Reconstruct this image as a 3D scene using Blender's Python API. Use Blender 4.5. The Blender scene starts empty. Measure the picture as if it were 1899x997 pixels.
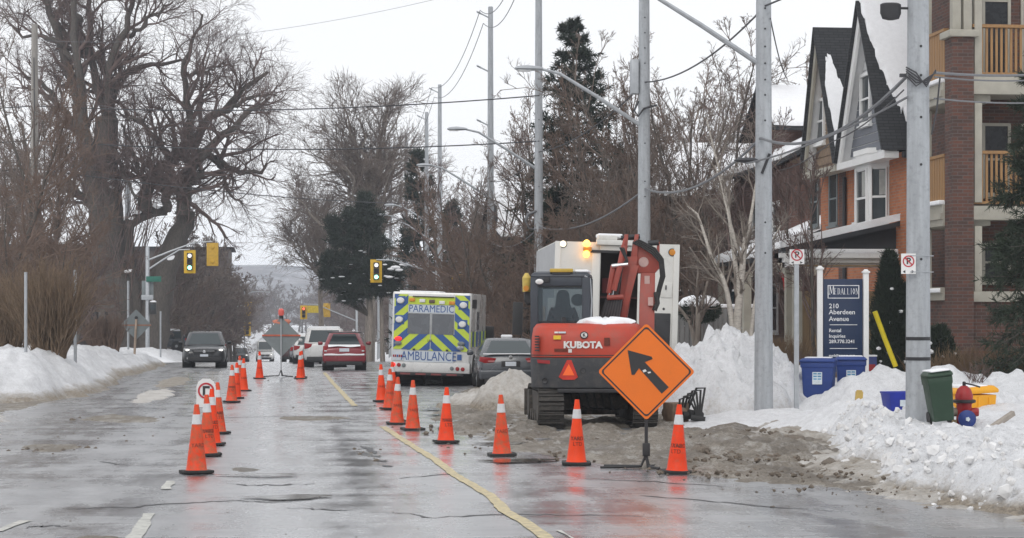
import bpy, bmesh, math, random
import numpy as np
from math import pi, sin, cos, radians as R
from mathutils import Vector, Matrix, Euler
random.seed(7)
RNG = np.random.default_rng(11)
C = bpy.context.scene.collection
SC = bpy.context.scene

# ------------------------------------------------------------------ camera, sky, sun, exposure
# the world is laid out along the street: +Y runs down the street, +X to the right-hand kerb
CAM_H = 2.05
YAW = math.atan(255.5 / 2300)
FPX, CXP, HYP = 2300.0, 555.5, 367.0          # focal length, centre column and horizon row in photo pixels
cam = bpy.data.objects.new('camera', bpy.data.cameras.new('camera'))
C.objects.link(cam)
cam.location = (0, 0, CAM_H)
cam.rotation_euler = (pi / 2, 0, -YAW)
cam.data.sensor_width = 36.0
cam.data.lens = FPX / 1170.0 * 36.0
cam.data.shift_y = (HYP - 312.5) / 1170.0
cam.data.clip_end = 9000
cam.data.clip_start = 0.5
SC.camera = cam

world = bpy.data.worlds.new('World'); SC.world = world; world.use_nodes = True
nt = world.node_tree; nt.nodes.clear()
SUN_EL, SUN_ROT = R(42), R(200)
sky = nt.nodes.new('ShaderNodeTexSky'); sky.sky_type = 'NISHITA'; sky.sun_disc = False
sky.sun_elevation = SUN_EL; sky.sun_rotation = SUN_ROT
sky.air_density = 1.0; sky.dust_density = 4.0; sky.ozone_density = 1.0
tc = nt.nodes.new('ShaderNodeTexCoord')
mp = nt.nodes.new('ShaderNodeMapping'); mp.inputs['Scale'].default_value = (1.2, 1.2, 4.0)
nz = nt.nodes.new('ShaderNodeTexNoise'); nz.inputs['Scale'].default_value = 1.6; nz.inputs['Detail'].default_value = 5
rp = nt.nodes.new('ShaderNodeValToRGB')
rp.color_ramp.elements[0].position = 0.3; rp.color_ramp.elements[0].color = (9.4, 9.5, 9.75, 1)
rp.color_ramp.elements[1].position = 0.75; rp.color_ramp.elements[1].color = (10.2, 10.25, 10.4, 1)
mx = nt.nodes.new('ShaderNodeMixRGB'); mx.inputs['Fac'].default_value = 0.92     # an overcast deck over the clear sky
bg = nt.nodes.new('ShaderNodeBackground'); bg.inputs['Strength'].default_value = 0.098
wo = nt.nodes.new('ShaderNodeOutputWorld')
L = nt.links.new
L(tc.outputs['Generated'], mp.inputs['Vector']); L(mp.outputs['Vector'], nz.inputs['Vector'])
L(nz.outputs['Fac'], rp.inputs['Fac']); L(sky.outputs['Color'], mx.inputs['Color1']); L(rp.outputs['Color'], mx.inputs['Color2'])
L(mx.outputs['Color'], bg.inputs['Color']); L(bg.outputs['Background'], wo.inputs['Surface'])

sun = bpy.data.objects.new('sun', bpy.data.lights.new('sun', 'SUN')); C.objects.link(sun)
sun.data.energy = 0.6; sun.data.angle = R(25); sun.data.color = (1.0, 0.97, 0.93)
sun.rotation_euler = (pi / 2 - SUN_EL, 0, pi - SUN_ROT)     # lamp stands where the sky puts the sun
SC.view_settings.view_transform = 'Standard'; SC.view_settings.look = 'None'
SC.view_settings.gamma = 1; SC.view_settings.use_curve_mapping = False
SC.view_settings.exposure = 0.18
SC.cycles.max_bounces = 6; SC.cycles.transparent_max_bounces = 12; SC.cycles.volume_bounces = 3

# ------------------------------------------------------------------ where things stand
CA, SA = cos(YAW), sin(YAW)
def c2w(xc, yc):
    return (xc * CA + yc * SA, -xc * SA + yc * CA)
def at(px, depth, py=None):
    """a street point from a column of the photo and its distance; with a row also its height"""
    x, y = c2w((px - CXP) * depth / FPX, depth)
    if py is None: return x, y
    return x, y, CAM_H - (py - HYP) * depth / FPX
def on_ground(px, py, z=0.0):
    d = FPX * (CAM_H - z) / (py - HYP)
    x, y = at(px, d)
    return x, y, z
def smooth(a, b, t):
    t = np.clip((t - a) / (b - a), 0, 1); return t * t * (3 - 2 * t)
def grade(y):
    """height of the carriageway: level, then falling past the crest"""
    y = np.asarray(y, float)
    s = np.clip((y - 76) / 165, 0, 1)
    return -3.1 * (s - 0.06 * np.sin(2 * pi * s))
def gz(y): return float(grade(y))

def _hash(ix, iy, seed):
    n = (ix * 374761393 + iy * 668265263 + seed * 1442695041) & 0xFFFFFFFF
    n = ((n ^ (n >> 13)) * 1274126177) & 0xFFFFFFFF
    n = (n ^ (n >> 16)) & 0xFFFFFFFF
    return n / 4294967295.0
def vnoise(x, y, seed=0):
    x = np.asarray(x, float); y = np.asarray(y, float)
    ix = np.floor(x).astype(np.int64); iy = np.floor(y).astype(np.int64)
    fx = x - ix; fy = y - iy
    fx = fx * fx * (3 - 2 * fx); fy = fy * fy * (3 - 2 * fy)
    a = _hash(ix, iy, seed); b = _hash(ix + 1, iy, seed); c = _hash(ix, iy + 1, seed); d = _hash(ix + 1, iy + 1, seed)
    return (a * (1 - fx) + b * fx) * (1 - fy) + (c * (1 - fx) + d * fx) * fy
def fbm(x, y, seed=0, o=4, g=0.5):
    t = 0; a = 1; s = 0
    for k in range(o):
        t = t + a * vnoise(x, y, seed + k * 17); s += a
        a *= g; x = np.asarray(x) * 2.03 + 5.1; y = np.asarray(y) * 2.03 + 3.7
    return t / s

# ------------------------------------------------------------------ materials
def newmat(name):
    m = bpy.data.materials.new(name); m.use_nodes = True
    t = m.node_tree; t.nodes.clear()
    out = t.nodes.new('ShaderNodeOutputMaterial'); p = t.nodes.new('ShaderNodeBsdfPrincipled')
    t.links.new(p.outputs['BSDF'], out.inputs['Surface'])
    return m, t, p, out
def rgb(c): return (c[0], c[1], c[2], 1)
def noise_node(t, scale, detail=4, vec=None, stretch=None, rough=0.55):
    n = t.nodes.new('ShaderNodeTexNoise'); n.inputs['Scale'].default_value = scale
    n.inputs['Detail'].default_value = detail; n.inputs['Roughness'].default_value = rough
    co = t.nodes.new('ShaderNodeTexCoord')
    if stretch:
        mpn = t.nodes.new('ShaderNodeMapping'); mpn.inputs['Scale'].default_value = stretch
        t.links.new(co.outputs['Object'], mpn.inputs['Vector']); t.links.new(mpn.outputs['Vector'], n.inputs['Vector'])
    else:
        t.links.new(co.outputs['Object'], n.inputs['Vector'])
    return n
def ramp(t, src, stops):
    r = t.nodes.new('ShaderNodeValToRGB'); e = r.color_ramp.elements
    while len(e) < len(stops): e.new(0.5)
    for k, (p, c) in enumerate(stops):
        e[k].position = p; e[k].color = rgb(c) if not isinstance(c, (int, float)) else (c, c, c, 1)
    t.links.new(src, r.inputs['Fac']); return r
def mixc(t, fac, a, b):
    m = t.nodes.new('ShaderNodeMixRGB')
    for s, v in (('Fac', fac), ('Color1', a), ('Color2', b)):
        if isinstance(v, (int, float)): m.inputs[s].default_value = v if s == 'Fac' else (v, v, v, 1)
        elif isinstance(v, tuple): m.inputs[s].default_value = rgb(v)
        else: t.links.new(v, m.inputs[s])
    return m.outputs['Color']
def bumpn(t, p, src, strength, dist=0.02):
    b = t.nodes.new('ShaderNodeBump'); b.inputs['Strength'].default_value = strength; b.inputs['Distance'].default_value = dist
    t.links.new(src, b.inputs['Height']); t.links.new(b.outputs['Normal'], p.inputs['Normal'])
def M(name, c, rough=0.6, metal=0.0, var=0.18, scale=6.0, dirt=0.0, dirtc=(0.16, 0.13, 0.10), bump=0.0, bscale=60, coat=0.0, spec=0.5, stretch=None):
    m, t, p, out = newmat(name)
    n = noise_node(t, scale, 5, stretch=stretch)
    lo = tuple(x * (1 - var) for x in c); hi = tuple(min(1, x * (1 + var)) for x in c)
    col = ramp(t, n.outputs['Fac'], [(0.3, lo), (0.7, hi)]).outputs['Color']
    if dirt > 0:
        n2 = noise_node(t, scale * 1.7, 6, rough=0.7)
        f = ramp(t, n2.outputs['Fac'], [(0.62 - 0.3 * dirt, 0.0), (0.8, min(1.0, 0.4 + dirt))])
        col = mixc(t, f.outputs['Color'], col, dirtc)
    t.links.new(col, p.inputs['Base Color'])
    rr = ramp(t, n.outputs['Fac'], [(0.3, max(0.02, rough - 0.08)), (0.7, min(1, rough + 0.1))])
    t.links.new(rr.outputs['Color'], p.inputs['Roughness'])
    p.inputs['Metallic'].default_value = metal; p.inputs['Specular IOR Level'].default_value = spec
    if coat: p.inputs['Coat Weight'].default_value = coat; p.inputs['Coat Roughness'].default_value = 0.08
    if bump: bumpn(t, p, noise_node(t, bscale, 4).outputs['Fac'], bump)
    return m
def emit(name, c, s, base=None):
    m, t, p, out = newmat(name)
    p.inputs['Base Color'].default_value = rgb(base or c); p.inputs['Emission Color'].default_value = rgb(c)
    p.inputs['Emission Strength'].default_value = s; p.inputs['Roughness'].default_value = 0.3
    n = noise_node(t, 40, 2); bumpn(t, p, n.outputs['Fac'], 0.05)
    return m
def glassy(name, tint, clear):
    m, t, p, out = newmat(name)
    p.inputs['Base Color'].default_value = rgb(tint); p.inputs['Roughness'].default_value = 0.06
    n = noise_node(t, 3, 3)
    t.links.new(ramp(t, n.outputs['Fac'], [(0.3, 0.04), (0.7, 0.12)]).outputs['Color'], p.inputs['Roughness'])
    if clear > 0:
        tr = t.nodes.new('ShaderNodeBsdfTransparent'); tr.inputs['Color'].default_value = (0.86, 0.9, 0.92, 1)
        ms = t.nodes.new('ShaderNodeMixShader'); ms.inputs['Fac'].default_value = clear
        t.links.new(p.outputs['BSDF'], ms.inputs[1]); t.links.new(tr.outputs['BSDF'], ms.inputs[2]); t.links.new(ms.outputs['Shader'], out.inputs['Surface'])
    return m
def brickmat(name, c1, c2, mortar, scale=1.0, dirt=0.35):
    """running bond with 8 cm courses; walls carry their own u,v in metres"""
    m, t, p, out = newmat(name)
    b = t.nodes.new('ShaderNodeTexBrick'); uv = t.nodes.new('ShaderNodeUVMap'); uv.uv_map = 'wall'
    b.inputs['Scale'].default_value = scale; b.inputs['Brick Width'].default_value = 0.24; b.inputs['Row Height'].default_value = 0.08
    b.inputs['Mortar Size'].default_value = 0.009; b.inputs['Mortar Smooth'].default_value = 0.3; b.inputs['Bias'].default_value = -0.1
    b.inputs['Color1'].default_value = rgb(c1); b.inputs['Color2'].default_value = rgb(c2); b.inputs['Mortar'].default_value = rgb(mortar)
    t.links.new(uv.outputs['UV'], b.inputs['Vector'])
    n = noise_node(t, 1.3, 6, rough=0.7)
    f = ramp(t, n.outputs['Fac'], [(0.4, 0.0), (0.75, dirt)])
    t.links.new(mixc(t, f.outputs['Color'], b.outputs['Color'], tuple(x * 0.45 for x in c2)), p.inputs['Base Color'])
    p.inputs['Roughness'].default_value = 0.85
    bumpn(t, p, b.outputs['Fac'], -0.6, 0.01)
    return m

MAT = {}
def roadmat():
    m, t, p, out = newmat('wet_asphalt')
    big = noise_node(t, 0.5, 5, stretch=(1.0, 0.16, 1)); mid = noise_node(t, 1.6, 6, stretch=(1.0, 0.35, 1), rough=0.65)
    trk = noise_node(t, 1.0, 2, stretch=(0.85, 0.012, 1)); fine = noise_node(t, 90, 3)
    cross = noise_node(t, 1.0, 5, stretch=(0.12, 0.9, 1), rough=0.7)
    col = ramp(t, big.outputs['Fac'], [(0.3, (0.165, 0.170, 0.180)), (0.7, (0.33, 0.337, 0.352))]).outputs['Color']
    col = mixc(t, ramp(t, mid.outputs['Fac'], [(0.45, 0.0), (0.70, 0.75)]).outputs['Color'], col, (0.40, 0.405, 0.415))
    col = mixc(t, ramp(t, cross.outputs['Fac'], [(0.55, 0.0), (0.72, 0.5)]).outputs['Color'], col, (0.10, 0.104, 0.113))
    col = mixc(t, ramp(t, fine.outputs['Fac'], [(0.35, 0.45), (0.6, 0.0)]).outputs['Color'], col, (0.05, 0.05, 0.054))
    t.links.new(col, p.inputs['Base Color'])
    w = t.nodes.new('ShaderNodeMath'); w.operation = 'ADD'
    t.links.new(mid.outputs['Fac'], w.inputs[0]); t.links.new(trk.outputs['Fac'], w.inputs[1])
    w2 = t.nodes.new('ShaderNodeMath'); w2.operation = 'ADD'; t.links.new(w.outputs[0], w2.inputs[0]); t.links.new(cross.outputs['Fac'], w2.inputs[1])
    w3 = t.nodes.new('ShaderNodeMath'); w3.operation = 'MULTIPLY'; w3.inputs[1].default_value = 0.333; t.links.new(w2.outputs[0], w3.inputs[0])
    t.links.new(ramp(t, w3.outputs[0], [(0.40, 0.13), (0.47, 0.24), (0.62, 0.5)]).outputs['Color'], p.inputs['Roughness'])
    ad = t.nodes.new('ShaderNodeMath'); ad.operation = 'MULTIPLY_ADD'; ad.inputs[1].default_value = 0.35
    t.links.new(fine.outputs['Fac'], ad.inputs[0]); t.links.new(mid.outputs['Fac'], ad.inputs[2])
    bumpn(t, p, ad.outputs[0], 0.10, 0.02)
    p.inputs['Coat Weight'].default_value = 1.0; p.inputs['Coat IOR'].default_value = 1.4
    t.links.new(ramp(t, w3.outputs[0], [(0.42, 0.14), (0.60, 0.40)]).outputs['Color'], p.inputs['Coat Roughness'])
    return m
def snowmat(name, dirtc=(0.30, 0.255, 0.20), base=(0.84, 0.85, 0.87)):
    m, t, p, out = newmat(name)
    at_ = t.nodes.new('ShaderNodeAttribute'); at_.attribute_name = 'dirt'
    n = noise_node(t, 6, 8, rough=0.78); n2 = noise_node(t, 22, 5, rough=0.7)
    s = t.nodes.new('ShaderNodeMath'); s.operation = 'ADD'; t.links.new(at_.outputs['Fac'], s.inputs[0])
    q = t.nodes.new('ShaderNodeMath'); q.operation = 'MULTIPLY_ADD'; q.inputs[1].default_value = 1.5; q.inputs[2].default_value = -0.75
    t.links.new(n.outputs['Fac'], q.inputs[0]); t.links.new(q.outputs[0], s.inputs[1])
    f = ramp(t, s.outputs[0], [(0.30, 0.0), (0.62, 0.55), (1.0, 0.97)])
    dc = ramp(t, n2.outputs['Fac'], [(0.35, tuple(x * 0.55 for x in dirtc)), (0.62, tuple(x * 1.25 for x in dirtc))])
    bs = ramp(t, n.outputs['Fac'], [(0.35, tuple(x * .80 for x in base)), (0.62, base)])
    gr = ramp(t, noise_node(t, 60, 3).outputs['Fac'], [(0.58, 0.0), (0.72, 0.55)])
    t.links.new(mixc(t, gr.outputs['Color'], mixc(t, f.outputs['Color'], bs.outputs['Color'], dc.outputs['Color']), tuple(x * .8 for x in dirtc)), p.inputs['Base Color'])
    p.inputs['Roughness'].default_value = 0.75; p.inputs['Specular IOR Level'].default_value = 0.25
    bumpn(t, p, n2.outputs['Fac'], 0.85, 0.05)
    return m
def mudmat():
    m, t, p, out = newmat('churned_mud')
    n = noise_node(t, 1.3, 7, stretch=(1.0, 0.5, 1), rough=0.7); n2 = noise_node(t, 14, 6, rough=0.72); n3 = noise_node(t, 0.9, 4)
    col = ramp(t, n.outputs['Fac'], [(0.3, (0.12, 0.10, 0.078)), (0.5, (0.25, 0.218, 0.178)), (0.72, (0.46, 0.425, 0.37))]).outputs['Color']
    col = mixc(t, ramp(t, n2.outputs['Fac'], [(0.35, 0.65), (0.52, 0.0)]).outputs['Color'], col, (0.13, 0.108, 0.085))
    col = mixc(t, ramp(t, n3.outputs['Fac'], [(0.6, 0.0), (0.78, 0.5)]).outputs['Color'], col, (0.62, 0.60, 0.57))
    n4 = noise_node(t, 38, 5, rough=0.75); n5 = noise_node(t, 3.2, 6, stretch=(1.0, 0.45, 1), rough=0.75)
    col = mixc(t, ramp(t, n5.outputs['Fac'], [(0.52, 0.0), (0.68, 0.75)]).outputs['Color'], col, (0.58, 0.56, 0.53))
    col = mixc(t, ramp(t, n4.outputs['Fac'], [(0.36, 0.75), (0.5, 0.0)]).outputs['Color'], col, (0.085, 0.07, 0.056))
    t.links.new(col, p.inputs['Base Color'])
    t.links.new(ramp(t, n.outputs['Fac'], [(0.3, 0.3), (0.55, 0.8)]).outputs['Color'], p.inputs['Roughness'])
    bumpn(t, p, n2.outputs['Fac'], 1.0, 0.06)
    return m
MAT['road'] = roadmat(); MAT['snow'] = snowmat('snow'); MAT['mud'] = mudmat()
MAT['mudsnow'] = snowmat('dirty_snow', (0.27, 0.23, 0.18), (0.72, 0.70, 0.67))
MAT['cap'] = M('fresh_snow', (0.86, 0.87, 0.89), 0.8, var=0.04, scale=9, bump=0.25, bscale=14)
MAT['crumbs'] = M('grey_snow_crumbs', (0.74, 0.74, 0.74), 0.8, var=0.12, scale=3, dirt=0.4, dirtc=(0.34, 0.30, 0.25)); MAT['lawn'] = M('snowy_ground', (0.80, 0.81, 0.83), 0.85, var=0.08, scale=0.4, dirt=0.12, dirtc=(0.35, 0.29, 0.22), bump=0.3, bscale=2)
MAT['tar'] = M('tar', (0.05, 0.05, 0.053), 0.5, var=.4)
MAT['yline'] = M('worn_yellow_paint', (0.58, 0.49, 0.29), 0.6, scale=7, dirt=0.6, dirtc=(0.14, 0.13, 0.11))
MAT['wline'] = M('worn_white_paint', (0.52, 0.52, 0.48), 0.6, scale=6, dirt=0.5, dirtc=(0.13, 0.125, 0.12))
MAT['clod'] = M('mud_clod', (0.15, 0.122, 0.095), 0.8, var=0.4, scale=12, bump=0.6, bscale=30)
MAT['rock'] = M('rock', (0.20, 0.17, 0.14), 0.85, var=0.35, scale=9, bump=0.6, bscale=25)
MAT['water'] = M('puddle', (0.06, 0.055, 0.045), 0.08, var=0.1)
MAT['concrete'] = M('concrete_pole', (0.37, 0.39, 0.41), 0.8, var=0.17, scale=7, dirt=0.38, dirtc=(0.22, 0.23, 0.245), bump=0.45, bscale=30, stretch=(1.6, 1.6, 0.16))
MAT['galv'] = M('galvanised_steel', (0.42, 0.44, 0.46), 0.45, 0.6, var=0.12, scale=8)
MAT['darkmetal'] = M('dark_metal', (0.035, 0.035, 0.038), 0.5, 0.3, var=0.25)
MAT['wire'] = M('cable', (0.045, 0.045, 0.05), 0.6)
MAT['wirel'] = M('grey_cable', (0.16, 0.165, 0.175), 0.6)
MAT['oldpole'] = M('weathered_pole', (0.27, 0.255, 0.235), 0.85, var=0.22, scale=4, stretch=(3, 3, 0.25), bump=0.4, bscale=20)
MAT['orange'] = M('cone_orange', (0.86, 0.048, 0.004), 0.5, var=0.08, scale=5, spec=.3, dirt=0.12, dirtc=(0.30, 0.10, 0.04))
MAT['orange_scuffed'] = M('scuffed_cone_orange', (0.82, 0.052, 0.006), 0.5, var=0.1, scale=7, spec=.3, dirt=0.3, dirtc=(0.24, 0.13, 0.08)); MAT['orange_faded'] = M('faded_cone_orange', (0.84, 0.062, 0.009), 0.5, var=0.1, scale=4, spec=.3, dirt=0.15, dirtc=(0.35, 0.14, 0.07))
MAT['orange_dirty'] = M('muddy_cone_orange', (0.82, 0.055, 0.008), 0.5, var=0.1, scale=6, spec=.3, dirt=0.7, dirtc=(0.22, 0.15, 0.08))
MAT['sleeve'] = M('reflective_sleeve', (0.62, 0.63, 0.64), 0.35, var=0.14, scale=14, dirt=0.15, dirtc=(0.4, 0.33, 0.28))
MAT['rubber'] = M('black_rubber', (0.022, 0.022, 0.022), 0.7, var=0.3, dirt=0.2, dirtc=(0.12, 0.10, 0.08))
MAT['stencil'] = M('stencil_black', (0.13, 0.025, 0.012), 0.7, var=0.4, scale=30)
MAT['signorange'] = M('sign_orange', (0.80, 0.17, 0.008), 0.45, var=0.05, scale=2.5, dirt=0.10, dirtc=(0.5, 0.13, 0.02))
MAT['black'] = M('black_paint', (0.025, 0.025, 0.027), 0.5, var=0.2, scale=9)
MAT['signgrey'] = M('sign_back_grey', (0.20, 0.225, 0.23), 0.55, 0.2, var=0.1)
MAT['white'] = M('white_paint', (0.78, 0.78, 0.77), 0.5, var=0.04, scale=2, dirt=0.10, dirtc=(0.5, 0.47, 0.43))
MAT['cream'] = M('cream_trim', (0.37, 0.35, 0.295), 0.6, var=0.12, scale=3, dirt=0.25, dirtc=(0.3, 0.28, 0.24))
MAT['glass'] = glassy('dark_glass', (0.035, 0.045, 0.05), 0)
MAT['shade'] = M('shaded_glass', (0.02, 0.022, 0.025), 0.25, var=.2, spec=.25); MAT['carglass'] = glassy('car_glass', (0.05, 0.065, 0.07), 0.0)  # shade: near-black panes, the shade of deep openings put into the colour
MAT['clear'] = glassy('clear_glass', (0.10, 0.13, 0.15), 0.72)
# ------------------------------------------------------------------ mesh building
def rotm(rx=0, ry=0, rz=0): return Euler((rx, ry, rz)).to_matrix()
class MB:
    """collects shapes; build() links them as ONE mesh object"""
    def __init__(s): s.V = []; s.F = []; s.I = []
    def add(s, vs, fs, m=0):
        o = len(s.V); s.V += [tuple(v) for v in vs]; s.F += [tuple(i + o for i in f) for f in fs]; s.I += [m] * len(fs); return s
    def box(s, c, d, rot=None, m=0, top=(1, 1)):
        hx, hy, hz = d[0] / 2, d[1] / 2, d[2] / 2
        vs = [Vector((x * hx * (top[0] if z > 0 else 1), y * hy * (top[1] if z > 0 else 1), z * hz)) for z in (-1, 1) for y in (-1, 1) for x in (-1, 1)]
        if rot is not None: vs = [rot @ v for v in vs]
        vs = [v + Vector(c) for v in vs]
        return s.add(vs, [(0, 2, 3, 1), (4, 5, 7, 6), (0, 1, 5, 4), (2, 6, 7, 3), (0, 4, 6, 2), (1, 3, 7, 5)], m)
    def bx(s, x0, x1, y0, y1, z0, z1, m=0):
        return s.box(((x0 + x1) / 2, (y0 + y1) / 2, (z0 + z1) / 2), (x1 - x0, y1 - y0, z1 - z0), m=m)
    def cyl(s, p0, p1, r0, r1=None, n=12, m=0, cap=True):
        p0 = Vector(p0); p1 = Vector(p1); r1 = r0 if r1 is None else r1
        d = (p1 - p0).normalized(); u = d.cross(Vector((0, 0, 1)) if abs(d.z) < .9 else Vector((1, 0, 0))).normalized(); w = d.cross(u)
        vs = []
        for p, r in ((p0, r0), (p1, r1)):
            vs += [p + (u * cos(2 * pi * k / n) + w * sin(2 * pi * k / n)) * r for k in range(n)]
        fs = [(k, k + n, (k + 1) % n + n, (k + 1) % n) for k in range(n)]
        if cap: fs += [tuple(range(n)), tuple(range(2 * n - 1, n - 1, -1))]
        return s.add(vs, fs, m)
    def tube(s, pts, r, n=6, m=0):
        pts = [Vector(p) for p in pts]; K = len(pts); rs = r if isinstance(r, (list, tuple)) else [r] * K
        vs = []; u = None
        for k in range(K):
            d = (pts[min(k + 1, K - 1)] - pts[max(k - 1, 0)]).normalized()
            if u is None: u = d.cross(Vector((0, 0, 1)) if abs(d.z) < .9 else Vector((1, 0, 0))).normalized()
            else: u = (u - d * u.dot(d)).normalized()
            w = d.cross(u)
            vs += [pts[k] + (u * cos(2 * pi * j / n) + w * sin(2 * pi * j / n)) * rs[k] for j in range(n)]
        fs = [(k * n + j, k * n + (j + 1) % n, (k + 1) * n + (j + 1) % n, (k + 1) * n + j) for k in range(K - 1) for j in range(n)]
        fs += [tuple(range(n - 1, -1, -1)), tuple(range((K - 1) * n, K * n))]
        return s.add(vs, fs, m)
    def lathe(s, prof, n=20, c=(0, 0, 0), rot=None, m=0):
        vs = []; 
        for r, z in prof:
            vs += [Vector((r * cos(2 * pi * k / n), r * sin(2 * pi * k / n), z)) for k in range(n)]
        if rot is not None: vs = [rot @ v for v in vs]
        vs = [v + Vector(c) for v in vs]; P = len(prof)
        fs = [(i * n + k, i * n + (k + 1) % n, (i + 1) * n + (k + 1) % n, (i + 1) * n + k) for i in range(P - 1) for k in range(n)]
        fs += [tuple(range(n - 1, -1, -1)), tuple(range((P - 1) * n, P * n))]
        return s.add(vs, fs, m)
    def prism(s, poly, t0, t1, axis='y', m=0):
        """poly in the plane across axis: y -> (x,z), x -> (y,z), z -> (x,y)"""
        f = {'y': lambda a, b, t: (a, t, b), 'x': lambda a, b, t: (t, a, b), 'z': lambda a, b, t: (a, b, t)}[axis]
        n = len(poly); vs = [f(a, b, t0) for a, b in poly] + [f(a, b, t1) for a, b in poly]
        fs = [(k, (k + 1) % n, (k + 1) % n + n, k + n) for k in range(n)] + [tuple(range(n - 1, -1, -1)), tuple(range(n, 2 * n))]
        return s.add(vs, fs, m)
    def loft(s, rings, m=0, caps=True):
        n = len(rings[0]); vs = [v for r in rings for v in r]
        fs = [(i * n + k, i * n + (k + 1) % n, (i + 1) * n + (k + 1) % n, (i + 1) * n + k) for i in range(len(rings) - 1) for k in range(n)]
        if caps: fs += [tuple(range(n - 1, -1, -1)), tuple(range((len(rings) - 1) * n, len(rings) * n))]
        return s.add(vs, fs, m)
    def ball(s, c, r, n=10, k=6, m=0, sc=(1, 1, 1)):
        return s.loft([[(c[0] + sc[0] * r * sin(pi * (i + .02) / (k + .04)) * cos(2 * pi * j / n), c[1] + sc[1] * r * sin(pi * (i + .02) / (k + .04)) * sin(2 * pi * j / n), c[2] - sc[2] * r * cos(pi * (i + .02) / (k + .04))) for j in range(n)] for i in range(k + 1)], m)
    def mesh(s, name, mats, bevel=0, seg=2, smooth=True, angle=38):
        me = bpy.data.meshes.new(name); me.from_pydata(s.V, [], s.F)
        for mt in (mats if isinstance(mats, (list, tuple)) else [mats]): me.materials.append(mt)
        me.polygons.foreach_set('material_index', s.I)
        bm = bmesh.new(); bm.from_mesh(me)
        bmesh.ops.recalc_face_normals(bm, faces=bm.faces)
        if bevel:
            es = [e for e in bm.edges if e.is_manifold and e.calc_face_angle(0) > 0.5]
            bmesh.ops.bevel(bm, geom=es, offset=bevel, segments=seg, affect='EDGES', profile=0.6, clamp_overlap=True)
        bm.to_mesh(me); bm.free()
        if smooth:
            me.polygons.foreach_set('use_smooth', [True] * len(me.polygons)); me.set_sharp_from_angle(angle=R(angle))
        me.update(); return me
    def build(s, name, mats, parent=None, loc=(0, 0, 0), rot=(0, 0, 0), **kw):
        o = bpy.data.objects.new(name, s.mesh(name, mats, **kw)); C.objects.link(o)
        o.location = loc; o.rotation_euler = rot
        if parent is not None: o.parent = parent
        return o
def tag(o, label, cat, group=None):
    o['label'] = label; o['category'] = cat
    if group: o['group'] = group
    return o
def thing(name, label, cat, loc=(0, 0, 0), rz=0, group=None):
    o = bpy.data.objects.new(name, None); C.objects.link(o); o.location = loc; o.rotation_euler = (0, 0, rz)
    o.empty_display_size = 0.2
    return tag(o, label, cat, group)
def link(name, me, parent=None, loc=(0, 0, 0), rot=(0, 0, 0), scale=None):
    o = bpy.data.objects.new(name, me); C.objects.link(o); o.location = loc; o.rotation_euler = rot
    if scale: o.scale = scale
    if parent is not None: o.parent = parent
    return o
KIDS = {}
def copy_tree(o, parent=None):
    c = o.copy(); C.objects.link(c)
    if parent is not None: c.parent = parent
    for ch in list(o.children): copy_tree(ch, c)
    return c
def dup(o, loc, rz, label, group=None, scale=None):
    c = copy_tree(o); c.location = loc; c.rotation_euler = (0, 0, rz); c['label'] = label
    if group: c['group'] = group
    if scale: c.scale = scale if isinstance(scale, (tuple, list)) else (scale,) * 3
    return c
def structure(o): o['kind'] = 'structure'; return o
def stuff(o): o['kind'] = 'stuff'; return o
def fastmesh(name, V, F, mats, attr=None, smooth=True, uv=None):
    """V (n,3), F (m,3|4) numpy"""
    me = bpy.data.meshes.new(name); V = np.asarray(V, np.float32); F = np.asarray(F, np.int32); k = F.shape[1]
    me.vertices.add(len(V)); me.vertices.foreach_set('co', V.ravel())
    me.loops.add(F.size); me.loops.foreach_set('vertex_index', F.ravel())
    me.polygons.add(len(F)); me.polygons.foreach_set('loop_start', np.arange(0, F.size, k, dtype=np.int32))
    me.polygons.foreach_set('use_smooth', np.full(len(F), smooth))
    for mt in (mats if isinstance(mats, (list, tuple)) else [mats]): me.materials.append(mt)
    if attr is not None:
        a = me.attributes.new('dirt', 'FLOAT', 'POINT'); a.data.foreach_set('value', np.asarray(attr, np.float32))
    me.update(calc_edges=True); return me
def grid(name, xs, ys, zf, mats, dirtf=None, keep=None):
    X, Y = np.meshgrid(xs, ys); Z = zf(X, Y)
    V = np.stack([X, Y, Z], -1).reshape(-1, 3); nx, ny = len(xs), len(ys)
    i = np.arange(ny - 1)[:, None] * nx + np.arange(nx - 1)[None, :]
    F = np.stack([i, i + 1, i + nx + 1, i + nx], -1).reshape(-1, 4)
    if keep is not None:
        kf = keep(X, Y, Z); kf = (kf[:-1, :-1] | kf[1:, :-1] | kf[:-1, 1:] | kf[1:, 1:]).ravel(); F = F[kf]
    a = dirtf(X, Y, Z).ravel() if dirtf is not None else None
    return link(name, fastmesh(name, V, F, mats, a))
_tx = {}
def text_mesh(s, size, mat, extrude=0.002, bold=0.0, align='CENTER', space=1.0, line=1.0):
    cu = bpy.data.curves.new('lettering', 'FONT'); cu.body = s; cu.size = size; cu.extrude = extrude; cu.offset = bold
    cu.align_x = align; cu.align_y = 'CENTER'; cu.space_character = space; cu.space_line = line; cu.resolution_u = 3
    o = bpy.data.objects.new('lettering', cu); C.objects.link(o)
    dg = bpy.context.evaluated_depsgraph_get(); dg.update()
    me = bpy.data.meshes.new_from_object(o.evaluated_get(dg))
    bpy.data.objects.remove(o); bpy.data.curves.remove(cu)
    me.materials.clear(); me.materials.append(mat); return me
def words(s, size, mat, parent, loc, rz=0, name='lettering', wide=1.0, **kw):
    """upright lettering facing local -Y"""
    o = link(name, text_mesh(s, size, mat, **kw), parent, loc, (pi / 2, 0, rz)); o.scale = (wide, 1, 1); return o

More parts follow.
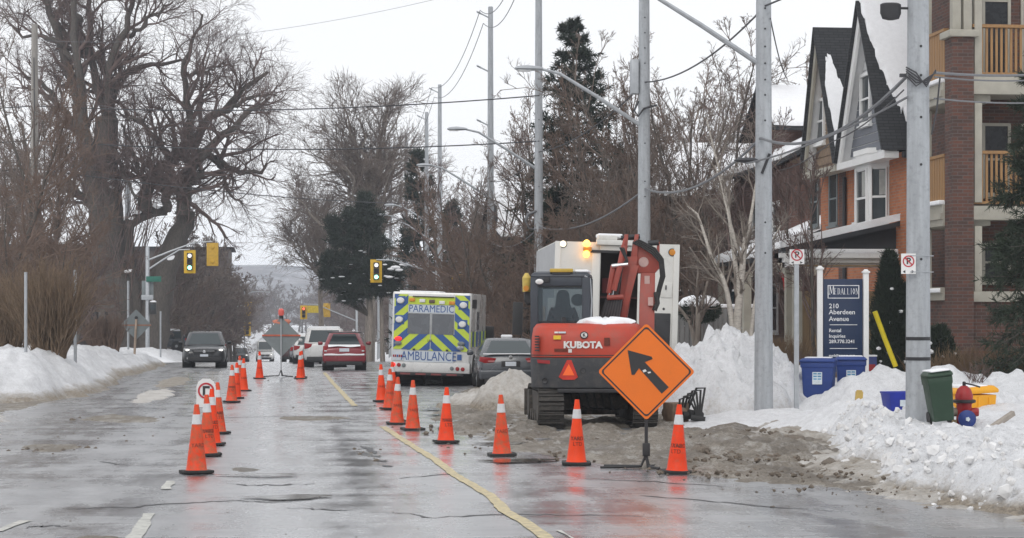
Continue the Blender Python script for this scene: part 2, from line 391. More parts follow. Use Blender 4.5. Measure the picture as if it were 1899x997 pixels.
# ------------------------------------------------------------------ ground, road, banks
def side_height(X, Y):
    """snow-covered ground beside the road above the carriageway"""
    X = np.asarray(X, float); Y = np.asarray(Y, float)
    r = smooth(9.0, 11.0, X) * 0.22 + smooth(13, 17, X) * 0.35 + smooth(17, 60, X) * 1.2
    l = smooth(-6.4, -8.2, X) * 0.62 + smooth(-12, -18, X) * 0.4 + smooth(-18, -60, X) * 0.8
    drive = np.exp(-((Y - 46.3) / 3.2) ** 4)
    l = l * (1 - 0.93 * drive * smooth(-20, -14, X) - 0.0)
    cross = smooth(104, 107, Y) * (1 - smooth(117, 120, Y))
    cross2 = smooth(214, 218, Y) * (1 - smooth(232, 236, Y))
    return (r + l) * (1 - np.maximum(cross, cross2)) + 0.10 * (fbm(X * .35, Y * .35, 3) - .5) * smooth(8.6, 10, np.abs(X))
def ground_z(x, y): return float(grade(y) - 0.05 + side_height(x, y))
xs = np.concatenate([np.linspace(-1500, -120, 12), np.linspace(-100, -20, 17), np.arange(-19, 22, 0.5), np.linspace(24, 100, 17), np.linspace(120, 1500, 12)])
ys = np.concatenate([np.linspace(-60, 8, 10), np.arange(10, 130, 0.8), np.arange(132, 330, 4), np.linspace(340, 1000, 34), np.linspace(1100, 2150, 12)])
structure(grid('ground', xs, ys, lambda X, Y: grade(Y) - 0.05 + side_height(X, Y), MAT['lawn']))
xs = np.arange(-8.5, 11.01, 0.25); ys = np.concatenate([np.arange(-4, 100, 0.4), np.arange(100, 330, 3), np.arange(340, 1010, 20)])
structure(grid('road', xs, ys, lambda X, Y: grade(Y) + 0.018 * (fbm(X * .5, Y * .25, 9, 3) - .5), MAT['road']))
# cross street at the near signals
structure(grid('side_street', np.concatenate([np.arange(-60, -7.9, 2), np.arange(10, 61, 2)]), np.arange(105, 120.1, 1.5),
               lambda X, Y: grade(Y) - 0.02, MAT['road'], keep=lambda X, Y, Z: np.abs(X) > 8))
structure(grid('driveway', np.arange(-24, -4.9, 0.3), np.arange(43.2, 50, 0.3), lambda X, Y: grade(Y) + 0.015 + 0.05 * (fbm(X * 1.5, Y * 1.5, 5) - .5) - 0.09 * smooth(-6.2, -5.0, X), MAT['mud']))

def ribbon(name, pts, w, z, mat, rag=0.02, step=0.35):
    """painted line or sealed crack lying on the road, with worn uneven edges"""
    P = [np.array(p, float) for p in pts]; out = []
    for a, b in zip(P[:-1], P[1:]):
        n = max(1, int(np.linalg.norm(b - a) / step)); out += [a + (b - a) * k / n for k in range(n)]
    out.append(P[-1]); out = np.array(out); d = np.gradient(out, axis=0); d /= np.linalg.norm(d, axis=1)[:, None]
    nrm = np.stack([-d[:, 1], d[:, 0]], -1); n = len(out)
    ww = np.interp(np.linspace(0, 1, n), np.linspace(0, 1, len(w)), w) if isinstance(w, (list, tuple)) else np.full(n, w)
    l = out + nrm * (ww / 2 + RNG.uniform(-rag, rag, n))[:, None]; r = out - nrm * (ww / 2 + RNG.uniform(-rag, rag, n))[:, None]
    def zz(q): return grade(q[:, 1]) + 0.018 * (fbm(q[:, 0] * .5, q[:, 1] * .25, 9, 3) - .5) + z
    V = np.concatenate([np.column_stack([l, zz(l)]), np.column_stack([r, zz(r)])]); i = np.arange(n - 1)
    return structure(link(name, fastmesh(name, V, np.stack([i + n, i + n + 1, i + 1, i], -1), mat)))
ypx = [(640, 655), (605, 628), (572, 604), (548, 590), (532, 573), (512, 561), (490, 548), (468, 531), (447, 518), (425, 504), (408, 493)]
ribbon('yellow_line', [on_ground(*p)[:2] for p in ypx], 0.135, 0.008, MAT['yline'], 0.010, 0.25)
ribbon('yellow_line', [on_ground(*p)[:2] for p in [(376, 469), (366, 459), (352, 444), (341, 431)]], 0.135, 0.008, MAT['yline'], 0.012)
ribbon('lane_dash', [(-1.43, 16.0), (-1.43, 21.2)], 0.14, 0.008, MAT['wline'], 0.022)
ribbon('lane_dash', [(-1.45, 24.2), (-1.45, 25.4)], 0.12, 0.008, MAT['wline'], 0.03)
ribbon('lane_dash', [(-2.75, 19.6), (-2.62, 20.6)], 0.10, 0.008, MAT['wline'], 0.03)
ribbon('road_edge_line', [on_ground(610, 612)[:2], on_ground(655, 640)[:2]], 0.05, 0.008, MAT['wline'], 0.02)
for px in ([(232, 557), (262, 560), (300, 559), (330, 558)], [(40, 587), (110, 585), (180, 580), (240, 578), (308, 580)], [(290, 586), (340, 588), (380, 589)],
           [(160, 479), (215, 482), (290, 481), (345, 482), (378, 485)], [(0, 608), (20, 607), (48, 606)], [(400, 590), (470, 597), (545, 594), (620, 594), (760, 598)],
           [(80, 533), (120, 537)], [(430, 552), (500, 546)], [(640, 553), (720, 556), (800, 562)], [(700, 572), (800, 580), (920, 590)], [(100, 470), (150, 472), (190, 472)]):
    P = [on_ground(*p)[:2] for p in px]
    n = 6; Q = []
    for a, b in zip(P[:-1], P[1:]):
        for k in range(n): Q.append((a[0] + (b[0] - a[0]) * k / n + random.uniform(-.05, .05), a[1] + (b[1] - a[1]) * k / n + random.uniform(-.10, .10)))
    ribbon('road_crack', Q + [P[-1]], [0.015, 0.05, 0.075, 0.045, 0.015], 0.004, MAT['tar'], 0.018)

for a, c in (((384, 515), (395, 520)), ((390, 519), (401, 524)), ((396, 526), (404, 528)), ((399, 531), (410, 533)), ((408, 537), (416, 539))):
    p, q = on_ground(*a)[:2], on_ground(*c)[:2]; ribbon('road_stain', [p, ((p[0] + q[0]) / 2 + .02, (p[1] + q[1]) / 2), q], [.02, .16, .02], .005, MAT['tar'], .03, .1)
# churned mud round the dig
def mud_edge(Y): return np.interp(Y, [18, 22, 24.2, 26.3, 28, 30.5, 33, 36, 42, 50, 60, 70], [8.5, 7.0, 5.4, 4.3, 3.9, 3.2, 2.9, 2.4, 2.5, 3.6, 5.2, 7.0])
def mud_z(X, Y):
    d = X - mud_edge(Y) - 1.1 * (fbm(X * .8, Y * .5, 21) - .5)
    rut = 0.05 * np.sin((X - 0.25 * Y) * 5.0) * smooth(30, 33, Y)
    z = -0.05 + 0.085 * smooth(-0.35, 1.0, d) + (0.10 * (fbm(X * 1.6, Y * 1.1, 23) - .45) + 0.17 * (fbm(X * 4.5, Y * 3.5, 29) - .5) + 0.07 * (fbm(X * 13, Y * 11, 30, 2) - .5) + rut * 0.8) * smooth(0, 1.2, d)
    z = z + 0.22 * np.exp(-((X - 7.2) / 1.0) ** 2 - ((Y - 29.5) / 2.0) ** 2) * fbm(X * 3, Y * 3, 31) * 1.4
    z = z + 0.14 * np.exp(-((X - 5.4) / 1.2) ** 2 - ((Y - 31) / 1.6) ** 2) * fbm(X * 3, Y * 2, 37)
    return grade(Y) + z
structure(grid('mud', np.arange(1.4, 10.2, 0.09), np.arange(18, 66, 0.10), mud_z, MAT['mud'], keep=lambda X, Y, Z: Z > grade(Y) - 0.03))
def hump(name, cx, cy, rx, ry, h, seed, mat, dirt=0.2, step=0.08, rough=0.5, freq=1.3):
    """a heap of ploughed snow or spoil, its foot running below the road surface"""
    def z(X, Y):
        q = np.sqrt(((X - cx) / rx) ** 2 + ((Y - cy) / ry) ** 2) + 0.35 * (fbm(X * freq, Y * freq, seed) - .5)
        b = np.clip(1 - q, -0.3, 1)
        return grade(Y) - 0.04 + h * np.where(b > 0, 1 - (1 - np.abs(b)) ** 1.75, b) * (1 - rough / 2 + rough * fbm(X * freq * 1.7, Y * freq * 1.7, seed + 3, 5)) + 0.17 * h * (fbm(X * 5, Y * 5, seed + 5, 4, .6) - .5) * (b > 0)
    def dr(X, Y, Z):
        return dirt + 0.5 * (1 - smooth(0.0, 0.5 * h, Z - grade(Y))) * (0.4 + dirt) + 0.3 * (fbm(X * 2, Y * 2, seed + 7) - .5)
    return grid(name, np.arange(cx - rx * 1.3, cx + rx * 1.3, step), np.arange(cy - ry * 1.3, cy + ry * 1.3, step), z, mat, dr, keep=lambda X, Y, Z: Z > grade(Y) - 0.06)
# right-hand bank, near, dug away round the hydrant and the grit box
CARVE = [at(1073, 28.6) + (.42, .26), at(1088, 33.2) + (.6, .30)]
def bank_r(X, Y):
    foot = np.interp(Y, [14, 21, 24, 27, 30, 33, 36, 38], [7.7, 6.95, 6.8, 7.25, 7.9, 8.5, 9.4, 10.6]) + 0.7 * (fbm(X * .9, Y * .9, 41) - .5)
    d = X - foot
    h = 0.56 * smooth(-0.05, 1.2, d) + 0.12 * smooth(0.2, 2.5, d) * (fbm(X * .6, Y * .6, 43) * 1.6 - .5)
    lump = 0.26 * (fbm(X * 2.2, Y * 2.2, 47, 5) - .5) + 0.22 * (fbm(X * 5.5, Y * 5.5, 53, 4) - .5) + 0.13 * (fbm(X * 13, Y * 13, 59, 2) - .5)
    h = h + lump * smooth(-0.1, 0.5, d) * (1 - 0.72 * smooth(2.0, 3.2, d))
    end = (1 - smooth(35.5, 38.5, Y + 1.2 * (fbm(X, Y, 61) - .5)))
    for cx_, cy_, w_, dp_ in CARVE: h = h - dp_ * np.exp(-((X - cx_) / w_) ** 2 - ((Y - cy_) / (w_ * 1.5)) ** 2)
    return grade(Y) - 0.07 + h * end
def bank_r_dirt(X, Y, Z):
    h = Z - grade(Y)
    return 0.85 * (1 - smooth(0.0, 0.17, h)) + 0.34 * (1 - smooth(0.15, 0.55, h)) + 0.02 + 0.5 * (fbm(X * 1.7, Y * 1.7, 67) - .5)
structure(grid('snow_bank', np.arange(6.5, 15.5, 0.065), np.arange(14, 39, 0.075), bank_r, MAT['snow'], bank_r_dirt, keep=lambda X, Y, Z: Z > grade(Y) - 0.065))
def shelf(X, Y):   # trodden dirty snow between the dig and the bank
    d = X - np.interp(Y, [16, 21, 24, 28, 32, 37], [6.9, 6.6, 6.1, 6.4, 7.2, 8.0]) - 0.9 * (fbm(X * .8, Y * .8, 71) - .5)
    return grade(Y) - 0.04 + 0.16 * smooth(0, 1.4, d) * (0.5 + 1.0 * fbm(X * 2.5, Y * 2.5, 73)) + 0.13 * (fbm(X * 6, Y * 6, 79) - .5) * smooth(-.1, .4, d)
structure(grid('dirty_snow_shelf', np.arange(5.2, 10.5, 0.08), np.arange(15, 39, 0.08), shelf, MAT['mudsnow'],
               lambda X, Y, Z: 0.62 + 0.7 * (fbm(X * 1.6, Y * 1.6, 83) - .45) + 0.5 * (fbm(X * 7, Y * 5, 84) - .5), keep=lambda X, Y, Z: Z > grade(Y) - 0.03))
# heaps: behind pole, by the bins, between car and excavator
p = at(800, 43); structure(hump('snow_heap', p[0], p[1], 2.4, 2.4, 1.60, 101, MAT['snow'], 0.16, 0.06, 0.95, 1.7))
p = at(772, 45.5); structure(hump('snow_heap', p[0], p[1] + .6, 2.3, 2.4, 1.20, 103, MAT['snow'], 0.10, 0.07, 0.9, 1.6))
p = at(885, 44.5); structure(hump('snow_heap', p[0], p[1], 1.7, 1.6, 0.85, 107, MAT['snow'], 0.10))
p = at(865, 38.2); structure(hump('snow_heap', p[0], p[1], 2.9, 2.2, 0.30, 108, MAT['snow'], -0.05))
p = at(965, 34.8); structure(hump('snow_heap', p[0], p[1], 1.6, 1.3, 0.64, 109, MAT['snow'], 0.0))
p = at(926, 35.6); structure(hump('snow_heap', p[0], p[1], 1.4, 1.3, 0.52, 110, MAT['snow'], 0.04))
p = at(990, 41.5); structure(hump('snow_heap', p[0], p[1], 2.4, 1.7, 0.95, 112, MAT['snow'], -0.05))
p = at(1088, 35.5); structure(hump('snow_heap', p[0], p[1] + 1.2, 1.6, 1.2, 1.12, 113, MAT['snow'], -0.1))
p = at(1050, 38.5); structure(hump('snow_heap', p[0], p[1] + .8, 2.2, 1.6, 0.75, 127, MAT['snow'], -0.1))
p = at(1140, 38.5); structure(hump('snow_heap', p[0], p[1], 2.2, 2.0, 1.0, 128, MAT['snow'], -0.1))
p = at(556, 44.2); structure(hump('spoil_heap', p[0], p[1], 1.05, 1.3, 0.86, 131, MAT['mudsnow'], 0.52, 0.06, 0.9, 2.2))
p = at(520, 46); structure(hump('spoil_heap', p[0], p[1], 1.1, 2.0, 0.42, 137, MAT['mudsnow'], 0.5, 0.06, 0.9, 2.0))
# left bank
def bank_l(X, Y):
    foot = np.interp(Y, [49, 53, 60, 75, 98, 106], [-5.9, -5.0, -5.2, -5.3, -5.5, -6.4]) + 1.0 * (fbm(X * .8, Y * .5, 141) - .5)
    d = foot - X
    top = np.interp(Y, [48, 55, 62, 70, 88, 104], [1.05, 1.25, 1.15, 0.95, 0.85, 0.6])
    h = top * smooth(-0.1, 2.0, d) ** 0.8 + (0.45 * (fbm(X * 1.1, Y * .8, 143) - .5) + 0.30 * (fbm(X * 3, Y * 2.4, 149) - .5) + 0.16 * (fbm(X * 7, Y * 6, 151, 3) - .5)) * smooth(-.1, .9, d)
    e = smooth(47.6, 50.2, Y + 1.6 * (fbm(X * .7, Y * .7, 157) - .5)) * (1 - smooth(102, 106, Y))
    return grade(Y) - 0.08 + h * e
structure(grid('snow_bank', np.arange(-15, -3.9, 0.11), np.arange(46.5, 107, 0.16), bank_l, MAT['snow'],
               lambda X, Y, Z: 0.75 * (1 - smooth(0.05, 0.35, Z - grade(Y))) + 0.2 * (1 - smooth(0.3, 0.7, Z - grade(Y))) + 0.0 + 0.45 * (fbm(X * 1.3, Y * 1.3, 163) - .5), keep=lambda X, Y, Z: Z > grade(Y) - 0.075))
def bank_n(X, Y):
    d = -(X + 5.15) + 0.9 * (fbm(X * .9, Y * .7, 171) - .5) - 0.6 * smooth(41, 34, Y) * -1
    h = 0.72 * smooth(0, 2.4, d) + 0.3 * (fbm(X * 2, Y * 2, 173) - .5) * smooth(0, .8, d)
    return grade(Y) - 0.07 + h * (1 - smooth(41.5, 44.3, Y + 1.2 * (fbm(X, Y, 179) - .5)))
structure(grid('snow_bank', np.arange(-15, -4, 0.1), np.arange(18, 46, 0.12), bank_n, MAT['snow'],
               lambda X, Y, Z: 0.7 * (1 - smooth(0.03, 0.3, Z - grade(Y))) - 0.1, keep=lambda X, Y, Z: Z > grade(Y) - 0.06))
# far banks along the street
for side, sx, y0, y1 in (('snow_bank', 1, 62, 104), ('snow_bank', 1, 121, 213), ('snow_bank', -1, 121, 213), ('snow_bank', -1, 238, 600), ('snow_bank', 1, 238, 600)):
    ys = np.arange(y0, y1, 0.5 if y1 < 250 else 2.5); xf = 8.2 if sx > 0 else 6.2
    def zb(X, Y, sx=sx, xf=xf, y0=y0, y1=y1):
        d = X * sx - xf - 1.0 * (fbm(X * .6, Y * .3, 181) - .5)
        return grade(Y) - 0.08 + (0.85 * smooth(0, 2, d) + 0.5 * (fbm(X * .9, Y * .6, 187) - .5) * smooth(0, 1, d)) * smooth(y0, y0 + 3, Y) * (1 - smooth(y1 - 3, y1, Y))
    structure(grid(side, sx * np.arange(xf - .8, xf + 6, 0.3) if sx > 0 else np.arange(-xf - 6, -xf + .8, 0.3), ys, zb, MAT['snow'],
                   lambda X, Y, Z: 0.5 * (1 - smooth(0.05, 0.4, Z - grade(Y))) - 0.1, keep=lambda X, Y, Z: Z > grade(Y) - 0.06))
# slush strip in the left lane, mud on the road
def patch(name, px, py, rx, ry, h, seed, mat, dirt=0.3):
    x, y, _ = on_ground(px, py)
    def z(X, Y):
        q = np.sqrt(((X - x) / rx) ** 2 + ((Y - y) / ry) ** 2) + 0.9 * (fbm(X * 2.2, Y * 1.2, seed) - .5)
        return grade(Y) - 0.012 + (h + 0.012) * smooth(1.0, 0.55, q) * (0.5 + fbm(X * 5, Y * 4, seed + 3)) + 0.02 * (q < 1) * (fbm(X * 9, Y * 9, seed + 5) - .5)
    return structure(grid(name, np.arange(x - rx * 1.6, x + rx * 1.6, 0.06), np.arange(y - ry * 1.6, y + ry * 1.6, 0.12), z, mat, lambda X, Y, Z: dirt + 0.4 * (fbm(X * 2, Y * 2, seed + 9) - .5), keep=lambda X, Y, Z: Z > grade(Y) - 0.008))
patch('slush_strip', 148, 457, 0.50, 5.0, 0.04, 201, MAT['mudsnow'], 0.40)
patch('slush_strip', 168, 442, 0.45, 5.5, 0.04, 203, MAT['mudsnow'], 0.8)
patch('mud_smear', 112, 484, 0.75, 1.5, 0.035, 207, MAT['mud'])
patch('mud_smear', 30, 517, 0.55, 1.1, 0.02, 209, MAT['mud'])
patch('mud_smear', 80, 625, 0.45, 0.8, 0.015, 211, MAT['mud'])
patch('mud_smear', 330, 483, 0.8, 1.0, 0.012, 213, MAT['mud'])
patch('mud_smear', 250, 541, 0.3, 0.5, 0.014, 215, MAT['mud'])
for k, (px, py, rx, ry) in enumerate([(492, 480, .55, .55), (478, 474, .5, .7), (560, 533, .5, .35), (300, 575, .45, .28), (272, 549, .5, .2), (545, 513, .4, .35)]):
    x, y, _ = on_ground(px, py); n = 26; ph = random.uniform(0, 6)
    pts = [(x + rx * cos(2 * pi * i / n) * (1 + .3 * sin(3 * 2 * pi * i / n + ph)), y + ry * sin(2 * pi * i / n) * (1 + .25 * sin(2 * 2 * pi * i / n + ph))) for i in range(n)]
    b = MB(); b.add([(a, c, gz(c) + 0.022) for a, c in pts], [tuple(range(n))]); structure(b.build('puddle', MAT['water']))
# loose clods on the road and mud
def clod_mesh(seed, n=9, k=5, rough=.45):
    r = random.Random(seed); b = MB(); rings = []
    for i in range(k + 1):
        th = pi * (i + .03) / (k + .06)
        rings.append([((1 + r.uniform(-rough, rough)) * sin(th) * cos(2 * pi * j / n), (1 + r.uniform(-rough, rough)) * sin(th) * sin(2 * pi * j / n), -(0.7 + r.uniform(-.15, .15)) * cos(th)) for j in range(n)])
    b.loft(rings); return b
cb = MB()
def scatter(px, py, n, sx, sy, r0, r1, z=0.0):
    cx, cy, _ = on_ground(px, py, z)
    for _ in range(n):
        x = random.gauss(cx, sx); y = random.gauss(cy, sy); r = r0 + (r1 - r0) * random.random() ** 3
        zz = gz(y) + z
        t = clod_mesh(random.randrange(9999), 6, 3); m = rotm(0, 0, random.uniform(0, 6))
        cb.add([tuple(Vector((x, y, zz)) + m @ (Vector(v) * r)) for v in t.V], t.F)
for a in [(108, 484, 26, .45, .6, .02, .07), (33, 518, 20, .35, .4, .02, .06), (88, 505, 12, .9, .8, .01, .03), (395, 524, 14, .12, .8, .015, .05), (330, 484, 14, .5, .5, .01, .035),
          (325, 471, 10, .4, .6, .01, .03), (520, 515, 10, .5, .3, .015, .04), (440, 470, 16, .8, .8, .02, .05), (700, 600, 12, 2.2, .8, .008, .02), (980, 585, 14, .9, .3, .012, .045),
          (240, 500, 10, 1.5, 2.5, .01, .03), (300, 440, 10, 1.2, 2, .01, .04), (380, 610, 10, 2, .8, .006, .016), (160, 640, 16, 1.0, .6, .008, .02)]: scatter(*a)
for a in [(840, 527, 170, .55, .5, .012, .075, .08), (870, 500, 110, .6, .6, .012, .075, .08), (650, 525, 40, 1.0, .5, .015, .05, .02), (760, 510, 140, 1.3, .9, .01, .05, .05), (930, 545, 90, .9, .6, .01, .045, .10), (1000, 565, 70, 1.0, .4, .01, .04, .05), (510, 495, 60, .9, 1.2, .015, .06, .02), (800, 545, 40, .8, .5, .015, .05, .04)]: scatter(*a)
stuff(cb.build('mud_clods', MAT['clod'], smooth=False)); bpy.data.objects['mud_clods'].name = 'mud_rubble'
sb = MB()     # broken lumps of snow along the bank face
for _ in range(800):
    y = random.uniform(20.5, 37); x = float(np.interp(y, [21, 24, 27, 30, 33, 36], [6.95, 6.8, 7.25, 7.9, 8.5, 9.4])) + random.gauss(.75, .55)
    zz = float(bank_r(np.array([x]), np.array([y]))[0])
    if zz < -0.03: continue
    r = 0.015 + 0.075 * random.random() ** 3.5; t = clod_mesh(random.randrange(9999), 6, 3, .35); m = rotm(random.uniform(0, 3), random.uniform(0, 3), 0)
    sb.add([tuple(Vector((x, y, zz + r * .3)) + m @ (Vector(v) * r)) for v in t.V], t.F)
stuff(sb.build('snow_rubble', MAT['crumbs']))
for px, py, r, lab in ((918, 537, .11, 'brown rock lying alone in the dirty snow right of the diamond sign'), (771, 522, .14, 'lump of frozen mud behind the cone right of the diamond sign')):
    x, y, z = on_ground(px, py, .06); o = clod_mesh(px, 10, 6, .25).build('rock', MAT['rock'], None, (x, y, z + .03), smooth=True, angle=50); o.scale = (r, r * .9, r * .9); tag(o, lab, 'rock')
x, y, z = on_ground(876, 507, .18); b = clod_mesh(5, 8, 4, .2); o = b.build('broken_slab', MAT['rock'], None, (x, y, z)); o.scale = (.22, .12, .10); tag(o, 'grey broken slab of asphalt poking from the mud at the snowbank edge', 'slab')

# far hill beyond the end of the street
hx = np.linspace(-1500, 1500, 110); hy = np.linspace(1150, 2100, 40)
structure(grid('hill', hx, hy, lambda X, Y: -6 + 44 * smooth(1170, 1420, Y + 90 * (fbm(X * .008, Y * .008, 301) - .5)) * (0.72 + 0.42 * fbm(X * .0035, Y * .003, 303)), M('wooded_hill', (0.09, 0.075, 0.07), 0.95, var=0.75, scale=0.035, dirt=0.55, dirtc=(0.5, 0.5, 0.52))))
# ------------------------------------------------------------------ utility poles
def pole_xy(px, L=9.3):
    """a pole of the right-hand line (offset L from the lens along the street) seen at column px"""
    yc = L / CA * FPX / (px - 300.0)       # approx: lateral offset over pixel shift
    return at(px, yc) + (yc,)
bolt_me = MB().cyl((0, -.006, 0), (0, .012, 0), .02, n=8).mesh('bolt_hole', MAT['black'])
def concrete_pole(px, label, H=16.4, arm=None, r=0.19, holes=None, base=0.4, bands=()):
    x, y, d = pole_xy(px); z0 = gz(y) + base - 0.6
    t = thing('utility_pole', label, 'utility pole', (x, y, z0), group='concrete utility poles along the right side')
    top = H - z0
    MB().lathe([(r, 0), (r * .80, top * .5), (r * .60, top - .02), (r * .5, top)], 14).build('shaft', MAT['concrete'], t)
    def rad(z): return r * (1 - .40 * z / top)
    if holes:
        for z in holes:
            zz = z - z0
            link('bolt_hole', bolt_me, t, (sin(-.05) * rad(zz), -rad(zz) * .99, zz))
    for z in bands:
        zz = z - z0
        MB().lathe([(rad(zz) + .006, zz - .025), (rad(zz) + .008, zz), (rad(zz) + .006, zz + .025)], 14).build('steel_band', MAT['darkmetal'], t)
    if arm:
        za = arm - z0
        b = MB(); b.tube([(-rad(za) * .8, 0, za), (-1.25, 0, za + .72), (-2.25, 0, za + 1.32), (-2.75, 0, za + 1.43)], [.055, .05, .04, .035], 8)
        a = b.build('lamp_arm', MAT['galv'], t)
        b = MB(); b.loft([[(-2.68 - .75 * k, w * cc, za + 1.43 + h * ss) for cc, ss in ((1, 0), (.7, .7), (0, 1), (-.7, .7), (-1, 0), (-.6, -.5), (.6, -.5))] for k, w, h in ((0, .05, .04), (.15, .10, .07), (.55, .16, .10), (.9, .13, .07), (1, .05, .03))])
        b.build('lamp_head', MAT['galv'], a)
        MB().box((-3.18, 0, za + 1.38), (.34, .2, .03)).build('lens', MAT['sleeve'], a)
    return t
A = concrete_pole(1019.5, 'thick grey concrete pole with a no parking sign, beside the green bin', holes=(8.4, 6.05, 5.62, 5.0, 4.3, 2.9), bands=(2.05 - 48 / 77, 2.05 - 25 / 77), base=.35)
B = concrete_pole(843, 'concrete pole with streetlight arm beyond the frame, standing in snow left of the blue bins', arm=7.05, holes=(8.1, 7.7, 7.35, 7.02, 6.7, 6.4, 5.9, 3.9, 3.3), base=.35)
Cp = concrete_pole(706.5, 'concrete pole with a grey box rising behind the red excavator arm', arm=7.1, holes=(9.9, 9.5, 9.1, 8.7, 7.5, 6.6, 5.6, 5.2))
D = concrete_pole(586, 'concrete pole rising behind the left end of the white box truck', arm=7.6, holes=(10.5, 9.4, 8.6, 6.9))
Ep = concrete_pole(531, 'concrete pole just right of the ambulance, its full top against the sky', arm=7.6)
Fp = concrete_pole(473, 'concrete pole rising behind the ambulance, right one of two close together', arm=7.5)
Gp = concrete_pole(458, 'paler concrete pole rising behind the ambulance, left one of two close together', H=15.9, arm=7.5)
Hp = concrete_pole(434.5, 'far concrete pole rising behind the left edge of the ambulance', H=16.4, arm=7.4, r=.2)
Ip = concrete_pole(417, 'far concrete pole beside the dark pine, nearer the ambulance', H=16.1, arm=7.4, r=.2)
Jp = concrete_pole(403.5, 'farthest visible concrete pole standing right in front of the pine', H=18, arm=7.4, r=.2)
# transformer box on C, cable hardware
xc, yc, dc = pole_xy(706.5)
b = MB(); b.bx(-.36, -.17, -.16, .16, 7.9, 8.8); tb = b.build('switch_box', MAT['galv'], None, (xc, yc, 0), bevel=.02); tag(tb, 'grey metal switch box bolted high on the pole behind the excavator arm', 'switch box')
b = MB(); b.tube([(-.17, -.1, 7.7), (-.30, -.2, 7.45), (-.2, -.25, 7.3), (-.05, -.22, 7.5), (.3, -.2, 7.6)], .03, 6); tag(b.build('cable_loop', MAT['wire'], None, (xc, yc, 0)), 'dark loop of cable hanging under the switch box on its pole', 'cable')
xb, yb, db = pole_xy(843)
b = MB(); b.box((0, -.18, 5.05), (.05, .03, .42), rotm(0, R(22), 0)); tag(b.build('cable_bracket', MAT['darkmetal'], None, (xb, yb, 0)), 'dark slanted bracket strapped to the concrete pole left of the blue bins', 'bracket')
b = MB(); b.loft([[(-.62 + .5 * k, -.1 + w * .4 * cos(a), 5.12 + w * .18 * sin(a)) for a in np.arange(6) * pi / 3] for k, w in ((0, .04), (.2, .26), (.5, .34), (.8, .28), (1, .05))]); tag(b.build('splice_case', MAT['wire'], None, (xb, yb, 0)), 'black cable splice case hanging from the wire left of the concrete pole', 'splice case')
xd, yd, dd = pole_xy(586)
b = MB(); b.tube([(-.1, -.1, 6.0), (-.42, -.15, 5.86), (-.52, -.15, 5.62), (-.38, -.15, 5.35), (-.1, -.12, 5.3)], [.05, .07, .03, .02, .02], 6); tag(b.build('cable_loop', MAT['wirel'], None, (xd, yd, 0)), 'snowy loop of spare cable on the pole behind the white truck', 'cable')
xa, ya, da = pole_xy(1019.5)
b = MB()
for k in range(5): b.tube([(-.22, -.12, 5.62 + .03 * k), (-.1, -.22, 5.45 + .05 * k), (.05, -.24, 5.56 - .03 * k), (.22, -.15, 5.66 + .01 * k)], .012, 5)
b.box((-.26, -.1, 5.62), (.10, .05, .05)); tag(b.build('cable_clamp', MAT['wire'], None, (xa, ya, 0)), 'tangle of black cable clamps on the thick pole by the apartment block', 'clamp')
b = MB(); b.tube([(.26, -.1, 5.6), (.21, -.1, 5.1), (.13, -.1, 4.75)], .014, 5); tag(b.build('hanging_cable', MAT['wire'], None, (xa + .04, ya, 0)), 'black cable end hanging from the wires right of the thick pole', 'cable')
b = MB(); b.loft([[(-.42 + .16 * cos(a) * w, 0.1 * sin(a) * w, z) for a in np.arange(12) * pi / 6] for z, w in ((6.45, .3), (6.47, .8), (6.55, 1), (6.68, 1), (6.70, .8))]); b.tube([(-.3, 0, 6.63), (0, 0, 6.63)], .02); tag(b.build('floodlight', MAT['black'], None, (xa, ya, 0), ), 'small black floodlight on the left side of the thick pole', 'floodlight')

def wire(pts, r, label, mat='wire', sag=0.0, n=14, group='overhead wires', name='overhead_wire'):
    P = []
    for a, c in zip(pts[:-1], pts[1:]):
        a = Vector(a); c = Vector(c)
        for k in range(n):
            t = k / n; q = a.lerp(c, t); q.z -= 4 * sag * t * (1 - t); P.append(q)
    P.append(Vector(pts[-1]))
    o = MB().tube(P, r, 5).build(name, MAT[mat]); return tag(o, label, 'wire', group)
def ptop(px, z, dx=0.0, dy=-.15): x, y, d = pole_xy(px); return (x + dx, y + dy, z)
wire([ptop(1019.5, 5.62, -.2), ptop(843, 5.55, -.1), ptop(706.5, 5.4), ptop(586, 5.4), ptop(531, 5.5), ptop(473, 5.6)], .028, 'thick communication cable strung low between the right-hand poles', 'wirel', .45)
wire([ptop(1019.5, 5.3, -.2), ptop(843, 5.05, -.4)], .018, 'thin cable below the thick one between the thick pole and the next', 'wirel', .12)
wire([(pole_xy(1019.5)[0] + 1, pole_xy(1019.5)[1] - 8, 8.9), ptop(843, 8.15), ptop(706.5, 8.2), ptop(586, 8.2), ptop(531, 8.3), ptop(473, 8.3)], .02, 'dark cable strung at lamp height between the right-hand poles', 'wire', .35)
wire([ptop(1019.5, 5.66, .2), at(1180, 38, 88)], .022, 'pair of grey service wires from the thick pole to the apartment block, upper', 'wirel', .05)
wire([ptop(1019.5, 5.60, .2), at(1180, 38, 94)], .014, 'grey service wire just under the thicker one to the apartment block', 'wirel', .06)
wire([ptop(1019.5, 5.28, .2), at(1180, 38, 121)], .014, 'lowest grey wire from the thick pole to the apartment block', 'wirel', .05)
wire([at(1003, 29.8, 108), at(921, 40, 167), at(860, 52, 200)], .012, 'thin drop wire from the thick pole to the gabled brick house', 'wire', .1)
wire([ptop(843, 7.9, .1), at(870, 60, 95)], .014, 'thin wire from the snow-standing pole to the house behind', 'wire', .2)
